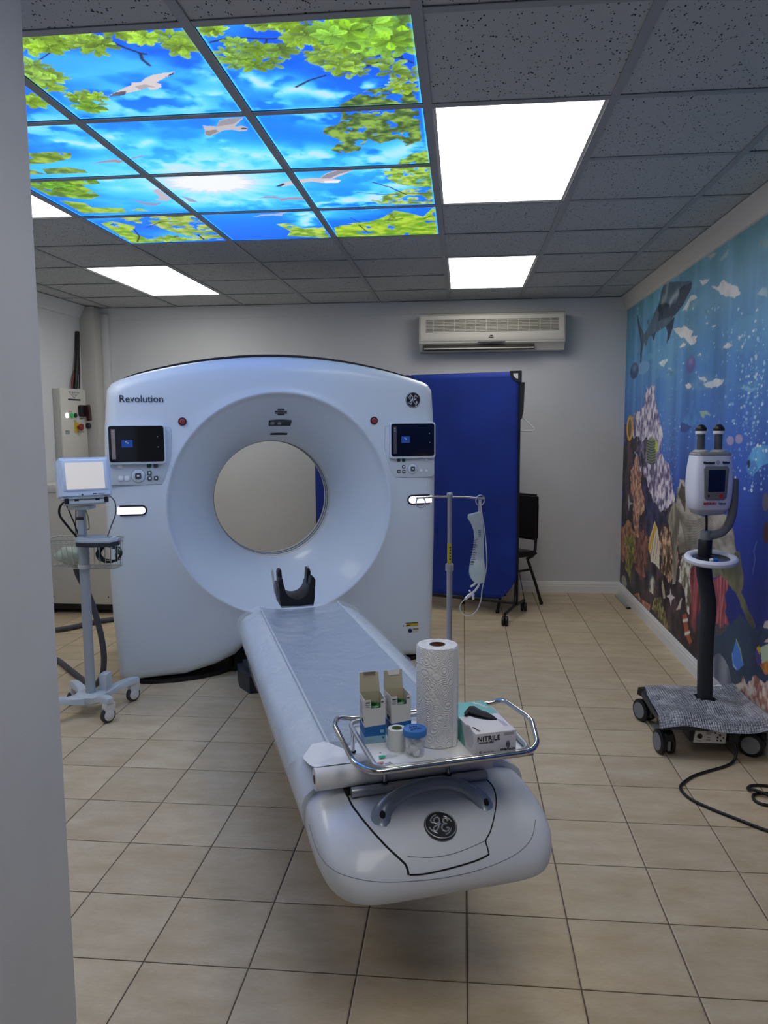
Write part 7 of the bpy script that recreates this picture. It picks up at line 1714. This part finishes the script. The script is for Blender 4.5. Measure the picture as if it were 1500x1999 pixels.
# folded syringe packaging lying in the tray ring
pk = thing('blue_cap', 'small blue and white cap lying in the injector tray ring', 'cap', tuple(Vector(inj.location) + Vector((0.0, -0.075, 0.8690))))
lathe('blue_end', [(0, 0), (0.010, 0), (0.010, 0.014), (0.007, 0.018), (0, 0.018)], mat('cap_blue', (30, 110, 210), 0.4), pk, 16, T(0.012, 0, 0.0102) @ RY(80))
lathe('white_end', [(0, 0), (0.009, 0), (0.008, 0.014), (0, 0.014)], mat('band_white', ()), pk, 16, T(-0.006, 0, 0.0102) @ RY(80))
# bubble wrap over the base
def wrap_mat():
    m = mat('bubble_wrap', (206, 210, 216), 0.10, alpha=0.85, spec=0.9)
    nt = m.node_tree; b = nt.nodes['Principled BSDF']; tc = nt.nodes.new('ShaderNodeTexCoord')
    vo = nt.nodes.new('ShaderNodeTexVoronoi'); vo.inputs['Scale'].default_value = 92; vo.inputs['Randomness'].default_value = 0.35
    nz = nt.nodes.new('ShaderNodeTexNoise'); nz.inputs['Scale'].default_value = 14; nz.inputs['Detail'].default_value = 4
    nt.links.new(tc.outputs['Object'], vo.inputs['Vector']); nt.links.new(tc.outputs['Object'], nz.inputs['Vector'])
    cr = nt.nodes.new('ShaderNodeValToRGB'); e = cr.color_ramp.elements
    e[0].position = 0.12; e[0].color = (*lin((236, 238, 244)), 1); e[1].position = 0.55; e[1].color = (*lin((160, 165, 173)), 1)  # paler bubble centres put the wrap's sparkle into the colour
    nt.links.new(vo.outputs['Distance'], cr.inputs[0])
    mx = nt.nodes.new('ShaderNodeMix'); mx.data_type = 'RGBA'; mr = nt.nodes.new('ShaderNodeMapRange'); mr.inputs[1].default_value = 0.45; mr.inputs[2].default_value = 0.62
    nt.links.new(nz.outputs['Fac'], mr.inputs[0]); nt.links.new(mr.outputs[0], mx.inputs[0]); nt.links.new(cr.outputs[0], mx.inputs[6]); mx.inputs[7].default_value = (*lin((226, 230, 238)), 1)
    nt.links.new(mx.outputs[2], b.inputs['Base Color'])
    bp = nt.nodes.new('ShaderNodeBump'); bp.invert = True; bp.inputs['Strength'].default_value = 1.0; bp.inputs['Distance'].default_value = 0.02
    nt.links.new(vo.outputs['Distance'], bp.inputs['Height']); nt.links.new(bp.outputs['Normal'], b.inputs['Normal'])
    return m
wr = thing('bubble_wrap', 'bubble wrap draped over the base of the injector stand', 'bubble wrap', (1.135, 3.74, 0.169))
bm = bmesh.new(); g_ = {}; NI, NJ = 34, 30
corner = {(0, 0): (0.885, 3.475), (1, 0): (1.375, 3.470), (0, 1): (0.925, 3.965), (1, 1): (1.365, 3.995)}
for i in range(NI + 1):
    for j in range(NJ + 1):
        u, v = i / NI, j / NJ
        x = (corner[0, 0][0] * (1 - u) + corner[1, 0][0] * u) * (1 - v) + (corner[0, 1][0] * (1 - u) + corner[1, 1][0] * u) * v
        y = (corner[0, 0][1] * (1 - u) + corner[1, 0][1] * u) * (1 - v) + (corner[0, 1][1] * (1 - u) + corner[1, 1][1] * u) * v
        z = 0.012 + 0.012 * math.sin(u * 7 + v * 3) * math.sin(v * 5 + 1) + 0.030 * math.exp(-(((x - 1.15) / 0.09) ** 2 + ((y - 3.72) / 0.1) ** 2)) + 0.020 * math.exp(-(((u - 0.25) / 0.2) ** 2 + ((v - 0.2) / 0.2) ** 2))
        if v < 0.12: z -= (0.12 - v) / 0.12 * 0.034
        if u > 0.86: z += (u - 0.86) * 0.10
        z = max(z, 0.0035 if v > 0.06 else -0.03)
        d = math.hypot((x - 1.155) / 0.042, (y - 3.74) / 0.040)
        g_[i, j] = None if d < 1 else bm.verts.new((x - 1.135, y - 3.74, z))
for i in range(NI):
    for j in range(NJ):
        q_ = [g_[i, j], g_[i + 1, j], g_[i + 1, j + 1], g_[i, j + 1]]
        if all(q_): bm.faces.new(q_)
bm_obj('sheet', bm, wrap_mat(), wr, smooth=True)
bm = bmesh.new(); prev = None
for k in range(14):
    a = math.pi * k / 13; x = 0.085 + 0.14 * k / 13; h = 0.035 + 0.13 * max(0.0, math.sin(a)) ** 0.8
    cur = [bm.verts.new((x, 0.262 + 0.01 * math.sin(k), 0.012 + h * t)) for t in (0, 0.33, 0.66, 1.0)]
    if prev:
        for q_ in range(3): bm.faces.new((prev[q_], cur[q_], cur[q_ + 1], prev[q_ + 1]))
    prev = cur
bm_obj('raised_corner', bm, mat('film_milky', (226, 230, 232), 0.25, alpha=0.5), wr, smooth=True)
# mains cord on the floor
cord = [(1.216, 3.512, 0.09), (1.222, 3.49, 0.05), (1.205, 3.47, 0.012), (1.147, 3.42, 0.0065), (1.06, 3.365, 0.0065), (0.985, 3.31, 0.0065), (0.925, 3.24, 0.0065), (0.905, 3.20, 0.0065), (0.905, 3.15, 0.0065), (0.925, 3.09, 0.0065), (0.985, 3.015, 0.0065), (1.045, 2.955, 0.0065), (1.127, 2.875, 0.0065), (1.24, 2.80, 0.0065), (1.33, 2.82, 0.0065), (1.345, 2.95, 0.0065), (1.28, 3.07, 0.0065), (1.20, 3.075, 0.0065), (1.170, 3.11, 0.0065), (1.185, 3.16, 0.0085), (1.25, 3.165, 0.012), (1.32, 3.14, 0.0195), (1.33, 3.19, 0.0085), (1.27, 3.245, 0.0065), (1.205, 3.245, 0.0065), (1.178, 3.21, 0.0065), (1.20, 3.165, 0.0215), (1.27, 3.11, 0.0085), (1.33, 3.03, 0.0065), (1.365, 2.90, 0.0065)]
tag(tube('mains_cable', cord, 0.0062, M_BLACK, None, 10, spline=6), 'black mains cable snaking over the tiles from the injector stand', 'cable')
# grey door bar on the floor by the skirting
bar = thing('metal_strip', 'flat grey metal strip lying along the right skirting board', 'metal strip', (1.350, 6.65, 0.0))
box('bar', -0.016, 0.016, -0.235, 0.235, 0.0, 0.012, M_STEEL, bar, bev=0.003)
box('end_block', -0.017, 0.017, -0.255, -0.236, 0.0, 0.014, M_BLACK, bar, bev=0.003)
